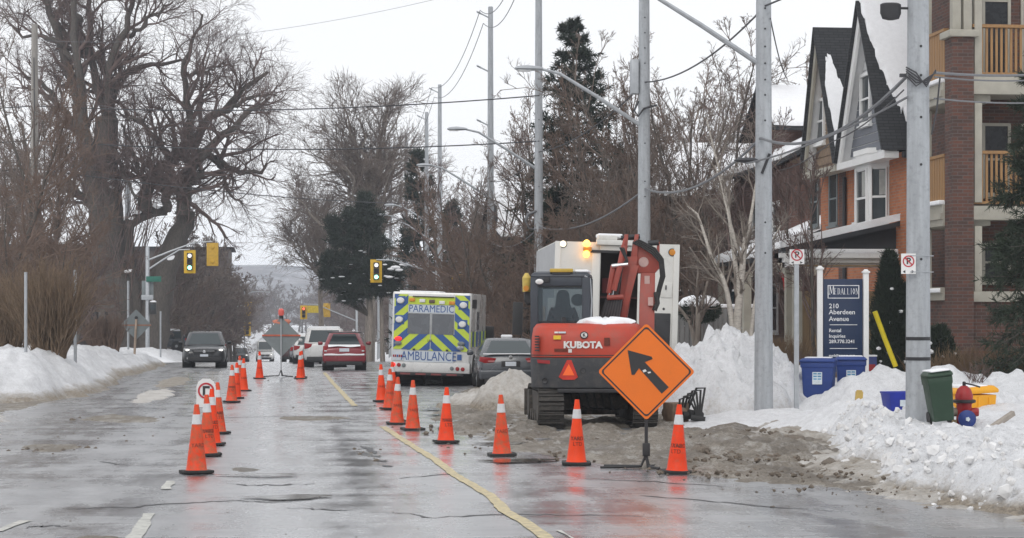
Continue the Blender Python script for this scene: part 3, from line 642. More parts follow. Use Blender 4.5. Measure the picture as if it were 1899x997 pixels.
for k, (zz, dx) in enumerate(((16.2, -.5), (15.6, -.35))):
    wire([ptop(586, zz, dx), ptop(531, zz, dx), ptop(473, zz, dx), ptop(434.5, zz - .3, dx)], .018, ('high conductor looping between the pole tops, upper', 'high conductor looping between the pole tops, lower')[k], 'wirel', 1.1)
for px, H in ((586, 14.2), (531, 15.9), (531, 13.4), (531, 10.9), (473, 15.9), (458, 15.4)):
    x, y, d = pole_xy(px); b = MB(); b.tube([(-.1, 0, H), (-.55, 0, H + .22)], .035, 6)
    for k in range(3): b.lathe([(.03, 0), (.075, .03), (.03, .06)], 8, (-.5 - .07 * k, 0, H + .17 + .03 * k), rotm(0, R(65), 0))
    tag(b.build('insulator', MAT['galv'], None, (x, y, 0)), {(586, 14.2): 'insulator arm high on the pole behind the white truck', (531, 15.9): 'insulator arm at the very top of the pole right of the ambulance', (531, 13.4): 'second insulator arm from the top of the pole right of the ambulance', (531, 10.9): 'lowest insulator arm on the pole right of the ambulance', (458, 15.4): 'insulator arm on the paler pole behind the ambulance', (473, 15.9): 'insulator arm at the top of the pole behind the ambulance'}[(px, H)], 'insulator')

# left-hand poles
def old_pole(px, d, H, r, label, mat='oldpole'):
    x, y = at(px, d); t = thing('utility_pole', label, 'utility pole', (x, y, gz(y) + .2)); top = H - gz(y)
    MB().lathe([(r, 0), (r * .62, top)], 12).build('shaft', MAT[mat], t)
    b = MB(); b.tube([(0, -r, top * .9), (.05, -r - .03, top * .5), (0, -r, 0)], .02, 5); b.build('ground_wire', MAT['wire'], t)
    return x, y
lx, ly = old_pole(10, 85, 14.2, .21, 'weathered grey pole at the far left in front of bare trees')
old_pole(116, 152, 15.5, .27, 'grey concrete pole half hidden behind the big tree trunk', 'concrete')
for z0, px, z1, k in ((11.05, 586, 10.3, 'highest'), (9.6, 586, 8.6, 'middle'), (8.4, 473, 9.0, 'lowest')):
    x1, y1, z1 = ptop(px, z1, 0); wire([(lx - 20, ly + 3, z0), (lx, ly, z0 - .1), (x1, y1, z1)], .024, k + ' of three dark wires crossing the street to the right-hand poles', 'wire', .35)
wire([at(-60, 100, 45), at(220, 90, 47), ptop(586, 14.9)], .008, 'hair-thin wire crossing high across the white sky', 'wirel', .3)
wire([at(-60, 100, 100), ptop(473, 12.6)], .008, 'faint thin wire crossing the sky below the hair-thin one', 'wirel', .4)

# ------------------------------------------------------------------ traffic signals
SIGY = M('signal_yellow', (0.72, 0.44, 0.015), 0.45, var=0.08, dirt=.15, dirtc=(.3, .2, .05))
SIGA = M('signal_back_amber', (0.55, 0.33, 0.03), 0.5, var=0.12, dirt=.2, dirtc=(.25, .16, .05))
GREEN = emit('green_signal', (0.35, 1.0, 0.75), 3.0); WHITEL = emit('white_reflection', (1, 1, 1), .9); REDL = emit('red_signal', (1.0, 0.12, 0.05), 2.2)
def signal_head(loc, facing, lit, label, scale=1.0, group=None):
    """front faces -Y when facing is 0"""
    t = thing('traffic_signal', label, 'traffic signal', loc, facing, group)
    b = MB(); b.bx(-.36, .36, .10, .13, -.72, .72); bp = b.build('backboard', SIGY if facing < 1 else SIGA, t, bevel=.02)
    b = MB()
    for k in range(3): b.bx(-.17, .17, -.10, .10, -.54 + .37 * k, -.20 + .37 * k)
    b.build('housing', MAT['black'] if facing < 1 else SIGA, t, bevel=.025)
    for k in range(3):
        z = -.37 + .37 * k
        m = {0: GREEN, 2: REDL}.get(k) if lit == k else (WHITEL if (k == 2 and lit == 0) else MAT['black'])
        le = MB().cyl((0, -.10, z), (0, -.125, z), .125, .12, 16).build('lens', m, t)
        v = MB(); v.loft([[(.145 * cos(a), y, z + .145 * sin(a)) for a in np.linspace(-.3, pi + .3, 9)] + [(.135 * cos(a), y, z + .135 * sin(a)) for a in np.linspace(pi + .3, -.3, 9)] for y in (-.10, -.30)]); v.build('visor', MAT['black'] if facing < 1 else SIGA, t)
    if facing > 1:
        for z in (-.44, .44): MB().lathe([(.13, 0), (.10, .06), (.02, .08)], 12, (0, .13, z), rotm(-pi / 2, 0, 0)).build('rear_cap', SIGA, t)
    return t
def mast(x, y, h, label, arms, base=.2):
    t = thing('signal_mast', label, 'signal mast', (x, y, gz(y) + base - .4)); z0 = gz(y) + base - .4
    MB().lathe([(.16, 0), (.13, .3), (.12, h - z0 - .05), (.09, h - z0)], 12).build('pole', MAT['galv'], t)
    for (za, ex, ez) in arms:
        b = MB(); b.tube([(0, 0, za - z0), (ex * .35, 0, (za * .60 + ez * .40) + .1 - z0), (ex * .75, 0, ez - .02 - z0), (ex, 0, ez - z0)], [.06, .055, .045, .04], 8); b.build('mast_arm', MAT['galv'], t)
    return t
D1 = 125.0
mx_, my_ = at(139, D1)
ax = [at(187, D1)[0] - mx_, at(213, D1)[0] - mx_]
zA = CAM_H - (291 - HYP) * D1 / FPX; zB = CAM_H - (282 - HYP) * D1 / FPX
mast(mx_, my_, 6.4, 'grey signal mast at the big tree, its arms reaching over the left lane', [(4.95, ax[0], zA + .05), (5.55, ax[1], zB + .06)], .4)
signal_head((mx_ + ax[0], my_ - .05, CAM_H - (304 - HYP) * D1 / FPX), 0, 0, 'yellow traffic signal showing green on the left mast arm')
signal_head((mx_ + ax[1], my_ + .15, CAM_H - (295.5 - HYP) * D1 / FPX), pi, -1, 'amber back of a traffic signal at the tip of the left mast arm')
b = MB(); b.bx(-.02, .9, -.02, .02, -.17, .17); o = b.build('street_name_sign', M('sign_green', (0.01, 0.13, 0.09), .5), None, (mx_ - .05, my_ - .16, CAM_H - (324 - HYP) * D1 / FPX), bevel=.01); tag(o, 'small dark green street name blade on the left signal mast', 'street sign')
b = MB(); b.bx(-.36, .36, -.02, .02, -.55, .55); tag(b.build('grey_sign', MAT['signgrey'], None, (mx_, my_ + .16, CAM_H - (336 - HYP) * D1 / FPX), bevel=.01), 'grey back of a plate sign behind the left signal mast', 'sign')
b = MB(); b.bx(-.36, .36, -.02, .02, -.15, .15); tag(b.build('small_sign', MAT['galv'], None, (mx_, my_ - .16, CAM_H - (345 - HYP) * D1 / FPX), bevel=.01), 'narrow pale sign strapped across the left signal mast', 'sign')
t = thing('pedestrian_signal', 'dark pedestrian signal box on the left signal mast', 'pedestrian signal', (mx_ + .34, my_, CAM_H - (357 - HYP) * D1 / FPX))
MB().bx(-.2, .2, -.15, .15, -.4, .36).build('housing', MAT['black'], t, bevel=.03); MB().lathe([(.21, 0), (.17, .08), (.05, .12)], 10, (0, 0, .36)).build('snow', MAT['cap'], t); MB().bx(-.14, .14, -.17, -.15, -.1, .2).build('lens', MAT['glass'], t)
# right mast, hidden behind the ambulance
rx_, ry_, _ = at(470, 126, 367)
e1 = at(400, 126)[0] - rx_
mast(rx_, ry_, 7.0, 'signal mast right of the street, its long arm crossing the dark pine', [(4.7, e1, 5.6)])
signal_head((rx_ + e1, ry_ - .05, CAM_H - (315 - HYP) * 126 / FPX), 0, 0, 'yellow traffic signal showing green in front of the dark pine')
sx_, sy_ = at(493.5, 122)
mast(sx_ + 2.6, sy_, 5.2, 'signal mast standing behind the dark sedan', [(4.6, -2.6, 4.75)])
signal_head((sx_, sy_ + .1, CAM_H - (332 - HYP) * 122 / FPX), pi, -1, 'amber signal back showing just above the ambulance roof')
# far intersection
D2 = 210
def far_sig(px, py, facing, lit, lab): x, y, z = at(px, D2, py); return signal_head((x, y, z), facing, lit, lab)
far_sig(254, 358, pi, -1, 'small amber signal back over the far oncoming traffic')
far_sig(253, 381, 0, -1, 'small low yellow signal far down the street above the dark oncoming car')
far_sig(317.5, 362, 0, 2, 'far yellow signal glowing red left of the amber one')
far_sig(344, 359.5, pi, -1, 'amber signal back far off above the white snow-roofed car')
x0, y0, z0 = at(228, D2, 380); x1 = at(254, D2)[0]; mast(x0, y0, 4.5, 'thin far signal mast on the left with an arm over the road', [(1.5, x1 - x0, 1.9), (2.6, x1 - x0, 3.3)], .2)
x0, y0, z0 = at(378, D2, 367); x1 = at(317, D2)[0]; mast(x0, y0, 4.5, 'thin far signal mast on the right with its arm over the road', [(1.6, x1 - x0, 3.35)], .2)
x, y, z = at(331, D2, 358.5); b = MB(); b.bx(-.85, .85, -.03, .03, -.38, .38); tag(b.build('street_name_sign', M('yellow_sign', (.62, .46, .03), .5, dirt=.2), None, (x, y, z), bevel=.02), 'yellow street sign hanging on the far right mast arm', 'street sign')
x, y, z = at(250, 230, 383); b = MB(); b.lathe([(.07, 0), (.05, 8)], 8); b.tube([(0, 0, 7.6), (1.2, 0, 7.9), (2.4, 0, 7.9)], .04); b.bx(2.3, 2.9, -.12, .12, 7.8, 7.95); b.bx(.8, 1.1, -.12, .12, 7.8, 7.95); tag(b.build('street_lamp', MAT['galv'], None, (x, y, gz(y))), 'far street lamp with two heads left of the far van', 'street lamp')

# ------------------------------------------------------------------ traffic cones
cone_prof = lambda z: .142 - .112 * (z / .9) ** 0.97
def make_cone(label):
    t = thing('traffic_cone', label, 'traffic cone', (0, 0, 0), 0, 'orange traffic cones on the road')
    b = MB(); b.prism([(.20 * sx + cx, .20 * sy + cy) for sx, sy, cx, cy in ((-1, -1, .05, 0), (1, -1, -.05, 0), (1, -1, 0, .05), (1, 1, 0, -.05), (1, 1, -.05, 0), (-1, 1, .05, 0), (-1, 1, 0, -.05), (-1, -1, 0, .05))], 0.0, .038, 'z')
    b.build('base', MAT['rubber'], t, bevel=.008)
    zs = [.036, .05, .2, .4, .62, .8, .88, .895]
    b = MB(); b.lathe([(cone_prof(z) + (.012 if z < .045 else 0), z) for z in zs] + [(.018, .897), (.016, .80)], 26); body = b.build('body', MAT['orange'], t, angle=50)
    MB().lathe([(cone_prof(z) + e, z) for z, e in ((.635, .0), (.637, .004), (.70, .0045), (.763, .004), (.765, .0))], 26).build('reflective_sleeve', MAT['sleeve'], t)
    return t
def on_cone(s, z, size, ang):
    me = text_mesh(s, size, MAT['stencil'], 0.0, align='CENTER'); 
    for v in me.vertices:
        zz = z + v.co.y; r = cone_prof(zz) + .003; a = ang + v.co.x / r
        v.co = (sin(a) * r, -cos(a) * r, zz)
    return me
sten = {k: [on_cone('YARD', .36, .075, a), on_cone('LTD', .285, .075, a + .05)] for k, a in (('r', .35), ('l', -.45), ('c', .0))}
cone0 = make_cone('x'); first = [True]
def cone(px, py, label, rz=0, st=None, dirty=False, tilt=0, xy=None, z=0.0):
    x, y, zz = on_ground(px, py, z) if xy is None else (xy[0], xy[1], z)
    if first[0]: c = cone0; first[0] = False
    else: c = copy_tree(cone0)
    c.location = (x, y, gz(y) + .006 + z); c.rotation_euler = (R(((px * 7) % 5 - 2) * .8), R(((px * 3) % 7 - 3) * .6), rz); c['label'] = label
    for ch in c.children:
        if ch.name.startswith('body') and not dirty and px % 3 != 1:
            ch.data = ch.data.copy(); ch.data.materials[0] = MAT['orange_scuffed' if px % 3 < 1 else 'orange_faded']
        if dirty and ch.name.startswith('body'): ch.data = ch.data.copy(); ch.data.materials[0] = MAT['orange_dirty']
    if st:
        for me in sten[st][:1 if dirty else 2]: link('stencil_lettering', me, c, rot=(0, 0, -rz - YAW * .4))
    return c
cone(195, 546, 'nearest cone of the left row, its orange body smeared with mud', .3, 'r', True)
cone(208, 526, 'second cone of the left row, stencilled, just behind the muddy nearest one', .1, 'r')
cone(213, 514, 'third cone of the left row, peeping out between its neighbours', -.1, 'r')
cone(220, 501, 'fourth cone of the left row, right of the small round sign', .2, 'r')
cone(235, 465, 'stubby front cone of the second cluster down the left row', .15, 'c')
cone(240, 460.5, 'cone tucked close behind the front one of the second left cluster', .1)
cone(248.5, 452, 'rightmost cone of the second left cluster, standing farther back', .25)
cone(244, 447, 'tallest-looking cone tip at the back of the second left cluster', .2)
cone(267, 438, 'lone cone just left of the grey-backed diamond sign', .1)
cone(313.5, 438, 'lone cone just right of the grey-backed diamond sign, with a doubled top', .1)
cone(314.5, 436.5, 'cone almost hidden behind the one right of the grey-backed diamond sign', .1)
cone(744, 546, 'cone right of the orange diamond arrow sign', .05, 'l')
cone(629, 536, 'stencilled cone in front of the excavator tracks, left of the arrow sign', -.1, 'c')
cone(544, 526, 'clean cone left of the excavator tracks, on the wet mud edge', .05)
cone(480, 511, 'cone standing alone on the wet road below the dark sedan', .1, 'r')
cone(442, 496.5, 'cone in front of the ambulance, right one of a pair beside the yellow line', .2)
cone(424, 490, 'cone in front of the ambulance, left one of a pair beside the yellow line', .05)
cone(415, 473, 'middle cone of the cluster behind the pair, left of the ambulance', .1)
cone(406.5, 464, 'leftmost cone of the cluster at the left corner of the ambulance', .1)
cone(420, 459, 'farthest cone of the right row, close to the ambulance bumper', .1)
# round turn sign behind the left cones
MAT['signwhite'] = M('sign_white', (0.74, 0.74, 0.73), 0.4, var=.03, dirt=.08); MAT['signred'] = M('sign_red', (0.45, 0.02, 0.035), 0.45)
x, y, z = on_ground(206, 508)
t = thing('marker_sign', 'small white-topped round sign with a red ring rising behind the left cones', 'sign', (x, y, gz(y)))
def disc(r0, r1, z, y, n=28): 
    b = MB(); b.loft([[(r * cos(a), yy, z + r * sin(a)) for a in np.arange(n) * 2 * pi / n] for r, yy in ((r0, y), (r1, y), (r1, y - .004), (r0, y - .004), (r0, y))], caps=False); return b
MB().prism([(-.16, .55), (.16, .55), (.16, .88), (.13, .97), (.06, 1.02), (-.06, 1.02), (-.13, .97), (-.16, .88)], -.01, .01, 'y').build('panel', MAT['signwhite'], t)
disc(.105, .135, .82, -.012).build('red_ring', MAT['signred'], t)
b = MB(); b.bx(-.055, -.015, -.016, -.011, .74, .90); b.bx(-.015, .06, -.016, -.011, .86, .90); b.build('symbol', MAT['black'], t)
MB().cyl((0, .03, .0), (0, .03, .9), .025).build('post', MAT['galv'], t); MB().box((0, .03, .03), (.4, .3, .06)).build('base', MAT['rubber'], t, bevel=.01)

# ------------------------------------------------------------------ diamond signs
def diamond(t, half, zc, mat, y=0.0):
    def sq(h, rr=.04):
        out = []
        for k in range(4):
            a0 = pi / 2 * k
            for da in (-.35, 0, .35): out.append(((h - rr * (1.2 - .5 * cos(da * 2))) * cos(a0) - rr * da * sin(a0) * 1.6, zc + (h - rr * (1.2 - .5 * cos(da * 2))) * sin(a0) + rr * da * cos(a0) * 1.6))
        return out
    MB().prism(sq(half), y - .006, y + .006, 'y').build('panel', mat, t)
    return sq
def tripod(t, zt, legs, h0=.12):
    b = MB(); b.box((0, .03, (h0 + zt) / 2), (.045, .045, zt - h0)); b.build('post', MAT['black'], t)
    for k, (dx, dy) in enumerate(legs):
        MB().tube([(0, .03, h0 + .08), (dx * .12, .03 + dy * .12, .035), (dx, .03 + dy, .025)], .02, 6).build('leg', MAT['black'], t)
    MB().box((0, .03, h0 + .14), (.10, .09, .18)).build('leg_bracket', MAT['black'], t, bevel=.015)
x, y, _ = on_ground(709, 541)
t = thing('arrow_sign', 'large orange diamond sign with a black arrow pointing up left, on a black stand', 'road sign', (x, y, gz(y)), -YAW - .02)
sq = diamond(t, .665, 1.31, MAT['signorange'])
for hh0, hh1, mt in ((.60, .627, MAT['black']),):
    a = sq(hh0); c = sq(hh1); n = len(a); b = MB(); b.add([(p[0], -.009, p[1]) for p in a] + [(p[0], -.009, p[1]) for p in c], [(i, (i + 1) % n, (i + 1) % n + n, i + n) for i in range(n)]); b.build('border', mt, t)
def apx(px, py): return ((px - 356) * 1.33 / 548.0, 1.31 - (py - 343) * 1.30 / 585.0)   # arrow outline measured on the sign face
arrow = [apx(*p) for p in ((252, 212), (385, 252), (391, 266), (347, 285), (480, 437), (441, 476), (315, 322), (290, 362), (274, 362))]
b = MB(); n = len(arrow); b.prism(arrow, -.012, -.008, 'y'); b.build('arrow', MAT['black'], t)
b = MB(); b.add([apx(*p)[:1] + (-.0135,) + apx(*p)[1:] for p in ((334, 335), (350, 328), (358, 340), (340, 348))], [(0, 1, 2, 3)]); b.add([apx(*p)[:1] + (-.0135,) + apx(*p)[1:] for p in ((362, 345), (378, 342), (382, 350), (366, 354))], [(0, 1, 2, 3)]); b.build('paint_chip', MAT['signwhite'], t)
for ang in (0,): 
    b = MB(); b.tube([(0, .02, .72), (0, .02, 1.9)], .018, 6); b.tube([(-.6, .02, 1.31), (.6, .02, 1.31)], .015, 6); b.build('brace', MAT['galv'], t)
tripod(t, .78, [(-.62, -.10), (.16, -.28), (-.56, .22), (.3, .3)])
# back of the sign facing the other way
x, y, _ = on_ground(292, 436)
t = thing('road_sign', 'grey back of a diamond road sign in mid road with an orange bag on top', 'road sign', (x, y, gz(y)), pi - YAW - .1)
s = 1.0; zc = CAM_H - (390 - HYP) * 68.3 / FPX
diamond(t, .69, zc, MAT['signgrey'])
b = MB(); b.bx(-.66, .66, .008, .03, zc + .02, zc + .075); b.build('cross_brace', M('orange_red_brace', (.45, .10, .05), .5, dirt=.2), t)
b = MB(); b.bx(-.02, .02, .03, .06, .15, zc + 1.0); b.build('post', MAT['galv'], t)
b = MB()
for k in range(3):
    a = 2 * pi * k / 3 + .4; b.tube([(0, .04, .25), (.08 * cos(a), .04 + .08 * sin(a), .05), (.6 * cos(a), .04 + .6 * sin(a), .03)], .02, 6)
b.build('stand', MAT['black'], t)
b = MB(); b.cyl((0, .04, zc + .62), (0, .04, zc + .72), .07, n=12); b.build('lamp_base', MAT['black'], t)
MB().lathe([(.06, 0), (.10, .05), (.10, .18), (.05, .24)], 12, (0, .04, zc + .72)).build('warning_lamp', emit('dull_red_lamp', (.8, .12, .1), .25, (.5, .1, .08)), t)
o = MB().loft([[(.31 * k, .06 + .07 * w * cos(a), zc + .50 + .06 * (k * k) + w * .12 * sin(a) - .03) for a in np.arange(8) * pi / 4] for k, w in ((-1, .15), (-.7, .7), (-.2, 1), (0, .75), (.3, 1), (.75, .8), (1, .15))]).build('flag_bag', M('faded_orange_cloth', (.60, .22, .15), .8, var=.25, scale=4), None, (x, y, gz(y)), (0, 0, -YAW)); tag(o, 'faded orange bundle slung over the top of the grey-backed sign', 'sandbag')
# grey back in the left bank
x, y = at(126, 88)
t = thing('road_sign', 'grey back of a diamond road sign on a wooden post in the left snowbank', 'road sign', (x, y, gz(y) + .75), pi - YAW)
zc = CAM_H - (376 - HYP) * 88 / FPX - gz(y) - .75
diamond(t, .68, zc, MAT['signgrey'])
b = MB(); b.bx(-.66, .66, .008, .03, zc - .05, zc + .0); b.build('cross_brace', M('rusty_brace', (.33, .15, .09), .6, dirt=.2), t)
b = MB(); b.tube([(.08, .05, -.6), (-.02, .05, zc + .25)], .055, 6); b.build('post', M('pale_timber', (.40, .31, .24), .8, var=.2, scale=3), t); MB().cyl((-.02, .06, zc + .3), (-.02, .10, zc + .3), .07).build('lamp_base', MAT['black'], t)
# sign posts
def post(px, d, zb, zt, label, r=.03, mat='galv'):
    x, y = at(px, d); o = MB().cyl((0, 0, 0), (0, 0, zt - zb), r, n=8).build('sign_post', MAT[mat], None, (x, y, gz(y) + zb)); return tag(o, label, 'post')
post(56.5, 58, .5, 3.4, 'thin grey post standing in the left snowbank before the hedge', .045)
post(0, 52, .3, 3.2, 'thin grey post at the left end of the brown hedge', .04)
post(117, 92, .3, 3.9, 'thin grey post in front of the leaning tree trunk', .05)
post(154, 118, .3, 3.0, 'slender grey post behind the left bank near the signal mast', .05)
for px, lab in ((81, 'left of two short dark posts by the tree trunk'), (92, 'right of two short dark posts by the tree trunk')): post(px, 86, .4, 2.4, lab, .07, 'darkmetal')
x, y = at(880.5, 41); t = thing('sign_post', 'grey steel post with a no parking sign left of the blue bins', 'sign post', (x, y, .1))
MB().box((0, 0, 1.6), (.09, .06, 3.2)).build('post', MAT['galv'], t)
def no_parking(loc, w, h, label, rz=0):
    t = thing('no_parking_sign', label, 'sign', loc, rz)
    MB().prism([(-w / 2, -h / 2), (w / 2, -h / 2), (w / 2, h / 2), (-w / 2, h / 2)], -.004, .004, 'y').build('panel', MAT['signwhite'], t)
    r = w * .40; zc = h * .12
    disc(r * .80, r, zc, -.006).build('red_ring', MAT['signred'], t)
    words('P', r * 1.5, MAT['black'], t, (0, -.007, zc), extrude=.001, bold=.004)
    b = MB(); b.box((0, -.013, zc), (r * 1.7, .003, r * .2), rotm(0, R(45), 0)); b.build('slash', MAT['signred'], t)
    for sx in (-1, 1): MB().prism([(sx * w * .40, -h * .39), (sx * w * .22, -h * .31), (sx * w * .22, -h * .47)], -.008, -.005, 'y').build('arrow', MAT['black'], t)
no_parking((x, y - .04, 3.27), .30, .30, 'small no parking sign on the grey steel post left of the blue bins', -YAW)
xa, ya, da = pole_xy(1019.5)
c = at(1008.5, da - .22); no_parking((c[0], c[1], CAM_H - (306.5 - HYP) * (da - .2) / FPX), .215, .30, 'no parking sign strapped to the thick concrete pole', -YAW)
for z, w_ in ((.12, 'upper'), (-.12, 'lower')):
    b = MB(); b.tube([(.02, -.02, z), (.2, -.02, z), (.42, .12, z)], .006, 4); tag(b.build('sign_strap', MAT['galv'], None, (c[0], c[1], CAM_H - (306.5 - HYP) * (da - .2) / FPX)), w_ + ' steel strap holding the no parking sign on the thick pole', 'strap')

# ------------------------------------------------------------------ property sign
NAVY = M('navy_sign', (0.012, 0.028, 0.075), 0.35, var=.12, scale=1.5)
LET = M('sign_lettering', (0.78, 0.79, 0.80), 0.5)
x, y = at(933.5, 46); t = thing('property_sign', 'tall navy property sign between white posts behind the blue bins', 'sign', (x, y, .35), -YAW)
s = 46 / FPX; Zp = lambda py: CAM_H - (py - HYP) * s - .35
W = 45 * s
MB().bx(-W / 2, W / 2, -.03, .03, Zp(430), Zp(324)).build('panel', NAVY, t, bevel=.006)
for sx, zt in ((-1, 313), (1, 317)):
    p_ = MB(); p_.bx(sx * (W / 2 + .075) - .06, sx * (W / 2 + .075) + .06, -.06, .06, -.3, Zp(zt)); po = p_.build('post', MAT['white'], t, bevel=.008)
    q = MB(); q.box((sx * (W / 2 + .075), 0, Zp(zt) + .02), (.17, .17, .045)); q.box((sx * (W / 2 + .075), 0, Zp(zt) + .06), (.13, .13, .05), top=(.5, .5)); q.build('cap', MAT['white'], po, bevel=.006)
u = 45 * s / 390.0           # sign-face drawing units
def SX(v): return (v - 300) * u
def SZ(v): return Zp(310 + v / 9.06)
b = MB()
for x0, x1, z0, z1 in ((148, 460, 190, 198), (148, 460, 320, 328), (148, 156, 190, 328), (452, 460, 190, 328)): b.bx(SX(x0), SX(x1), -.036, -.030, SZ(z1), SZ(z0))
b.build('frame_line', LET, t)
# serif capitals drawn as strokes
GL = {'M': ((0, 0, .12, 1, .05), (.12, 1, .5, .1, .16), (.5, .1, .88, 1, .05), (.88, 1, 1, 0, .16)), 'E': ((.15, 0, .15, 1, .17), (.1, .97, .85, .97, .06), (.1, .5, .65, .5, .06), (.1, .03, .9, .03, .06)),
      'D': ((.15, 0, .15, 1, .17), (.1, .97, .6, .97, .06), (.6, .97, .9, .5, .15), (.9, .5, .6, .03, .15), (.6, .03, .1, .03, .06)), 'A': ((0, 0, .5, 1, .07), (.5, 1, 1, 0, .18), (.2, .35, .8, .35, .06)),
      'L': ((.15, 0, .15, 1, .17), (.1, .03, .9, .03, .07)), 'I': ((.5, 0, .5, 1, .26),), 'O': ((.5, .97, .1, .5, .15), (.1, .5, .5, .03, .15), (.5, .03, .9, .5, .15), (.9, .5, .5, .97, .15)), 'N': ((.1, 0, .1, 1, .07), (.1, 1, .9, 0, .18), (.9, 0, .9, 1, .07))}
FEET = {'M': (0, .98), 'E': (.15,), 'D': (.15,), 'A': (0, 1), 'L': (.15,), 'I': (.5,), 'N': (.1,), 'O': ()}
def serif(b, ch, x, z, w, h):
    for x0, z0, x1, z1, tk in GL[ch]:
        a = Vector((x + x0 * w, 0, z + z0 * h)); c = Vector((x + x1 * w, 0, z + z1 * h)); d = (c - a); n = Vector((-d.z, 0, d.x)).normalized() * tk * w * .62
        b.add([(q.x, -.034, q.z) for q in (a + n, a - n, c - n, c + n)], [(0, 1, 2, 3)])
    for fx in FEET[ch]: b.box((x + fx * w, -.034, z + .02 * h), (w * .42, .002, h * .05))
cx_ = 165
for k, ch in enumerate('MEDALLION'):
    w, h = ((44, 84) if k == 0 else (13 if ch == 'I' else 25, 60)); b = MB(); serif(b, ch, SX(cx_), SZ(285), w * u, h * u * 1.02); b.build('letter', LET, t, smooth=False); cx_ += w + (7 if k else 5)
for s_, xx, zz, sz in (('210', 160, 408, 60), ('Aberdeen', 160, 470, 60), ('Avenue', 160, 540, 60), ('Rental', 160, 660, 44), ('Inquiries', 160, 718, 44), ('289.778.3241', 160, 774, 44), ('medallioncorp.com', 160, 918, 31)):
    words(s_, sz * u * 1.08, LET, t, (SX(xx), -.034, SZ(zz)), align='LEFT', extrude=.002, bold=.0015)
for zz in (600, 845): MB().bx(SX(168), SX(440), -.036, -.03, SZ(zz + 3), SZ(zz - 3)).build('rule_line', LET, t)

# ------------------------------------------------------------------ bins and roadside things
BLUE = M('bin_blue', (0.018, 0.05, 0.22), 0.5, var=.08, dirt=.12, dirtc=(.08, .10, .2)); GRN = M('bin_green', (0.022, 0.052, 0.030), 0.5, var=.12, dirt=.15, dirtc=(.07, .09, .07))
STICK = M('paper_label', (0.62, 0.68, 0.72), .5, var=.1, scale=20); PRINT = M('label_print', (.05, .25, .45), .5)
def cart(label, mat, loc, rz, w=.60, d=.72, h=1.02, sticker=True, cat='recycling bin', ry=0):
    t = thing('wheeled_bin', label, cat, loc, rz); t.rotation_euler = (0, ry, rz)
    b = MB(); b.loft([[(sx * w / 2 * k, sy * d / 2 * k, z) for sx, sy in ((-1, -.92), (-.92, -1), (.92, -1), (1, -.92), (1, .92), (.92, 1), (-.92, 1), (-1, .92))] for z, k in ((.06, .80), (.10, .83), (h - .12, .97), (h - .10, 1.03), (h, 1.04))]); b.build('body', mat, t, bevel=.012)
    b = MB(); b.loft([[(sx * w / 2 * k, sy * d / 2 * k - .02, z) for sx, sy in ((-1, -.92), (-.92, -1), (.92, -1), (1, -.92), (1, .92), (.92, 1), (-.92, 1), (-1, .92))] for z, k in ((h + .004, 1.07), (h + .035, 1.08), (h + .075, .92), (h + .085, .6))]); b.build('lid', mat, t, bevel=.01)
    MB().tube([(-w * .46, d / 2 + .06, h - .02), (w * .46, d / 2 + .06, h - .02)], .02).build('handle', mat, t)
    for sx in (-1, 1): MB().cyl((sx * w * .36, d / 2 - .06, .10), (sx * w * .46, d / 2 - .06, .10), .10, n=14).build('wheel', MAT['rubber'], t)
    MB().bx(-w * .40, w * .40, -.24, .22, h + .075, h + .10).build('snow', MAT['cap'], t, bevel=.02, seg=3)
    if sticker:
        q = MB(); yy = -d / 2 * .955 - .008; q.box((.0, yy, h - .33), (.20, .004, .26), rotm(R(-4.5), 0, 0)); st = q.build('label', STICK, t)
        q = MB()
        for k in range(4):
            for j in range(2): q.box((-.045 + .09 * j, yy - .0035 - .004 * (k - 1.5) * -.3, h - .24 - .055 * k), (.07, .003, .025), rotm(R(-4.5), 0, 0))
        q.build('print', PRINT, st)
    return t
x, y = at(906, 42); cart('left blue wheeled bin standing in snow in front of the navy sign', BLUE, (x, y, .05), -.35, .68, .74, 1.06)
x, y = at(942.5, 43); cart('right blue wheeled bin half behind the first, in front of the navy sign', BLUE, (x, y, .12), -.25, .62, .7, 1.0)
x, y = at(1042.5, 28.9); cart('dark green wheeled bin leaning against the thick concrete pole', GRN, (x + .06, y, .50), .06 - YAW, .35, .38, .70, False, 'green bin', R(-7))
x, y = at(997, 32.3); t = thing('recycling_box', 'small open blue box in the snow left of the thick pole', 'recycling box', (x, y, .47), .15)
b = MB(); b.loft([[(sx * .23 * k, sy * .17 * k, z) for sx, sy in ((-1, -1), (1, -1), (1, 1), (-1, 1))] for z, k in ((0, .8), (.34, 1), (.36, 1.06), (.38, 1.06), (.38, .98), (.05, .78))], caps=True); b.build('tub', M('box_blue', (.012, .03, .33), .45), t, bevel=.008)
w_ = MB(); w_.box((0, -.165, .2), (.10, .006, .10)); w_.build('emblem', STICK, t)
# grit box
x, y = at(1081, 34.5); t = thing('grit_box', 'bright yellow plastic grit box behind the fire hydrant', 'grit box', (x, y, .28), .25 - YAW)
YEL = M('grit_yellow', (.78, .36, .008), .5, var=.06, dirt=.1, dirtc=(.45, .25, .05))
b = MB(); b.loft([[(sx * .33 * k, sy * .26 * k, z) for sx, sy in ((-1, -1), (1, -1), (1, 1), (-1, 1))] for z, k in ((-.1, .90), (.44, 1.0))]); b.build('body', YEL, t, bevel=.02)
b = MB(); b.loft([[(sx * .36 * k, sy * .29 * k, z + (.04 if sx > 0 else 0)) for sx, sy in ((-1, -1), (1, -1), (1, 1), (-1, 1))] for z, k in ((.44, 1.0), (.50, 1.0), (.56, .8))]); b.build('lid', YEL, t, bevel=.02)
for k in (-.2, 0, .2): MB().bx(k - .02, k + .02, -.275, -.25, -.05, .40).build('rib', YEL, t, bevel=.005)
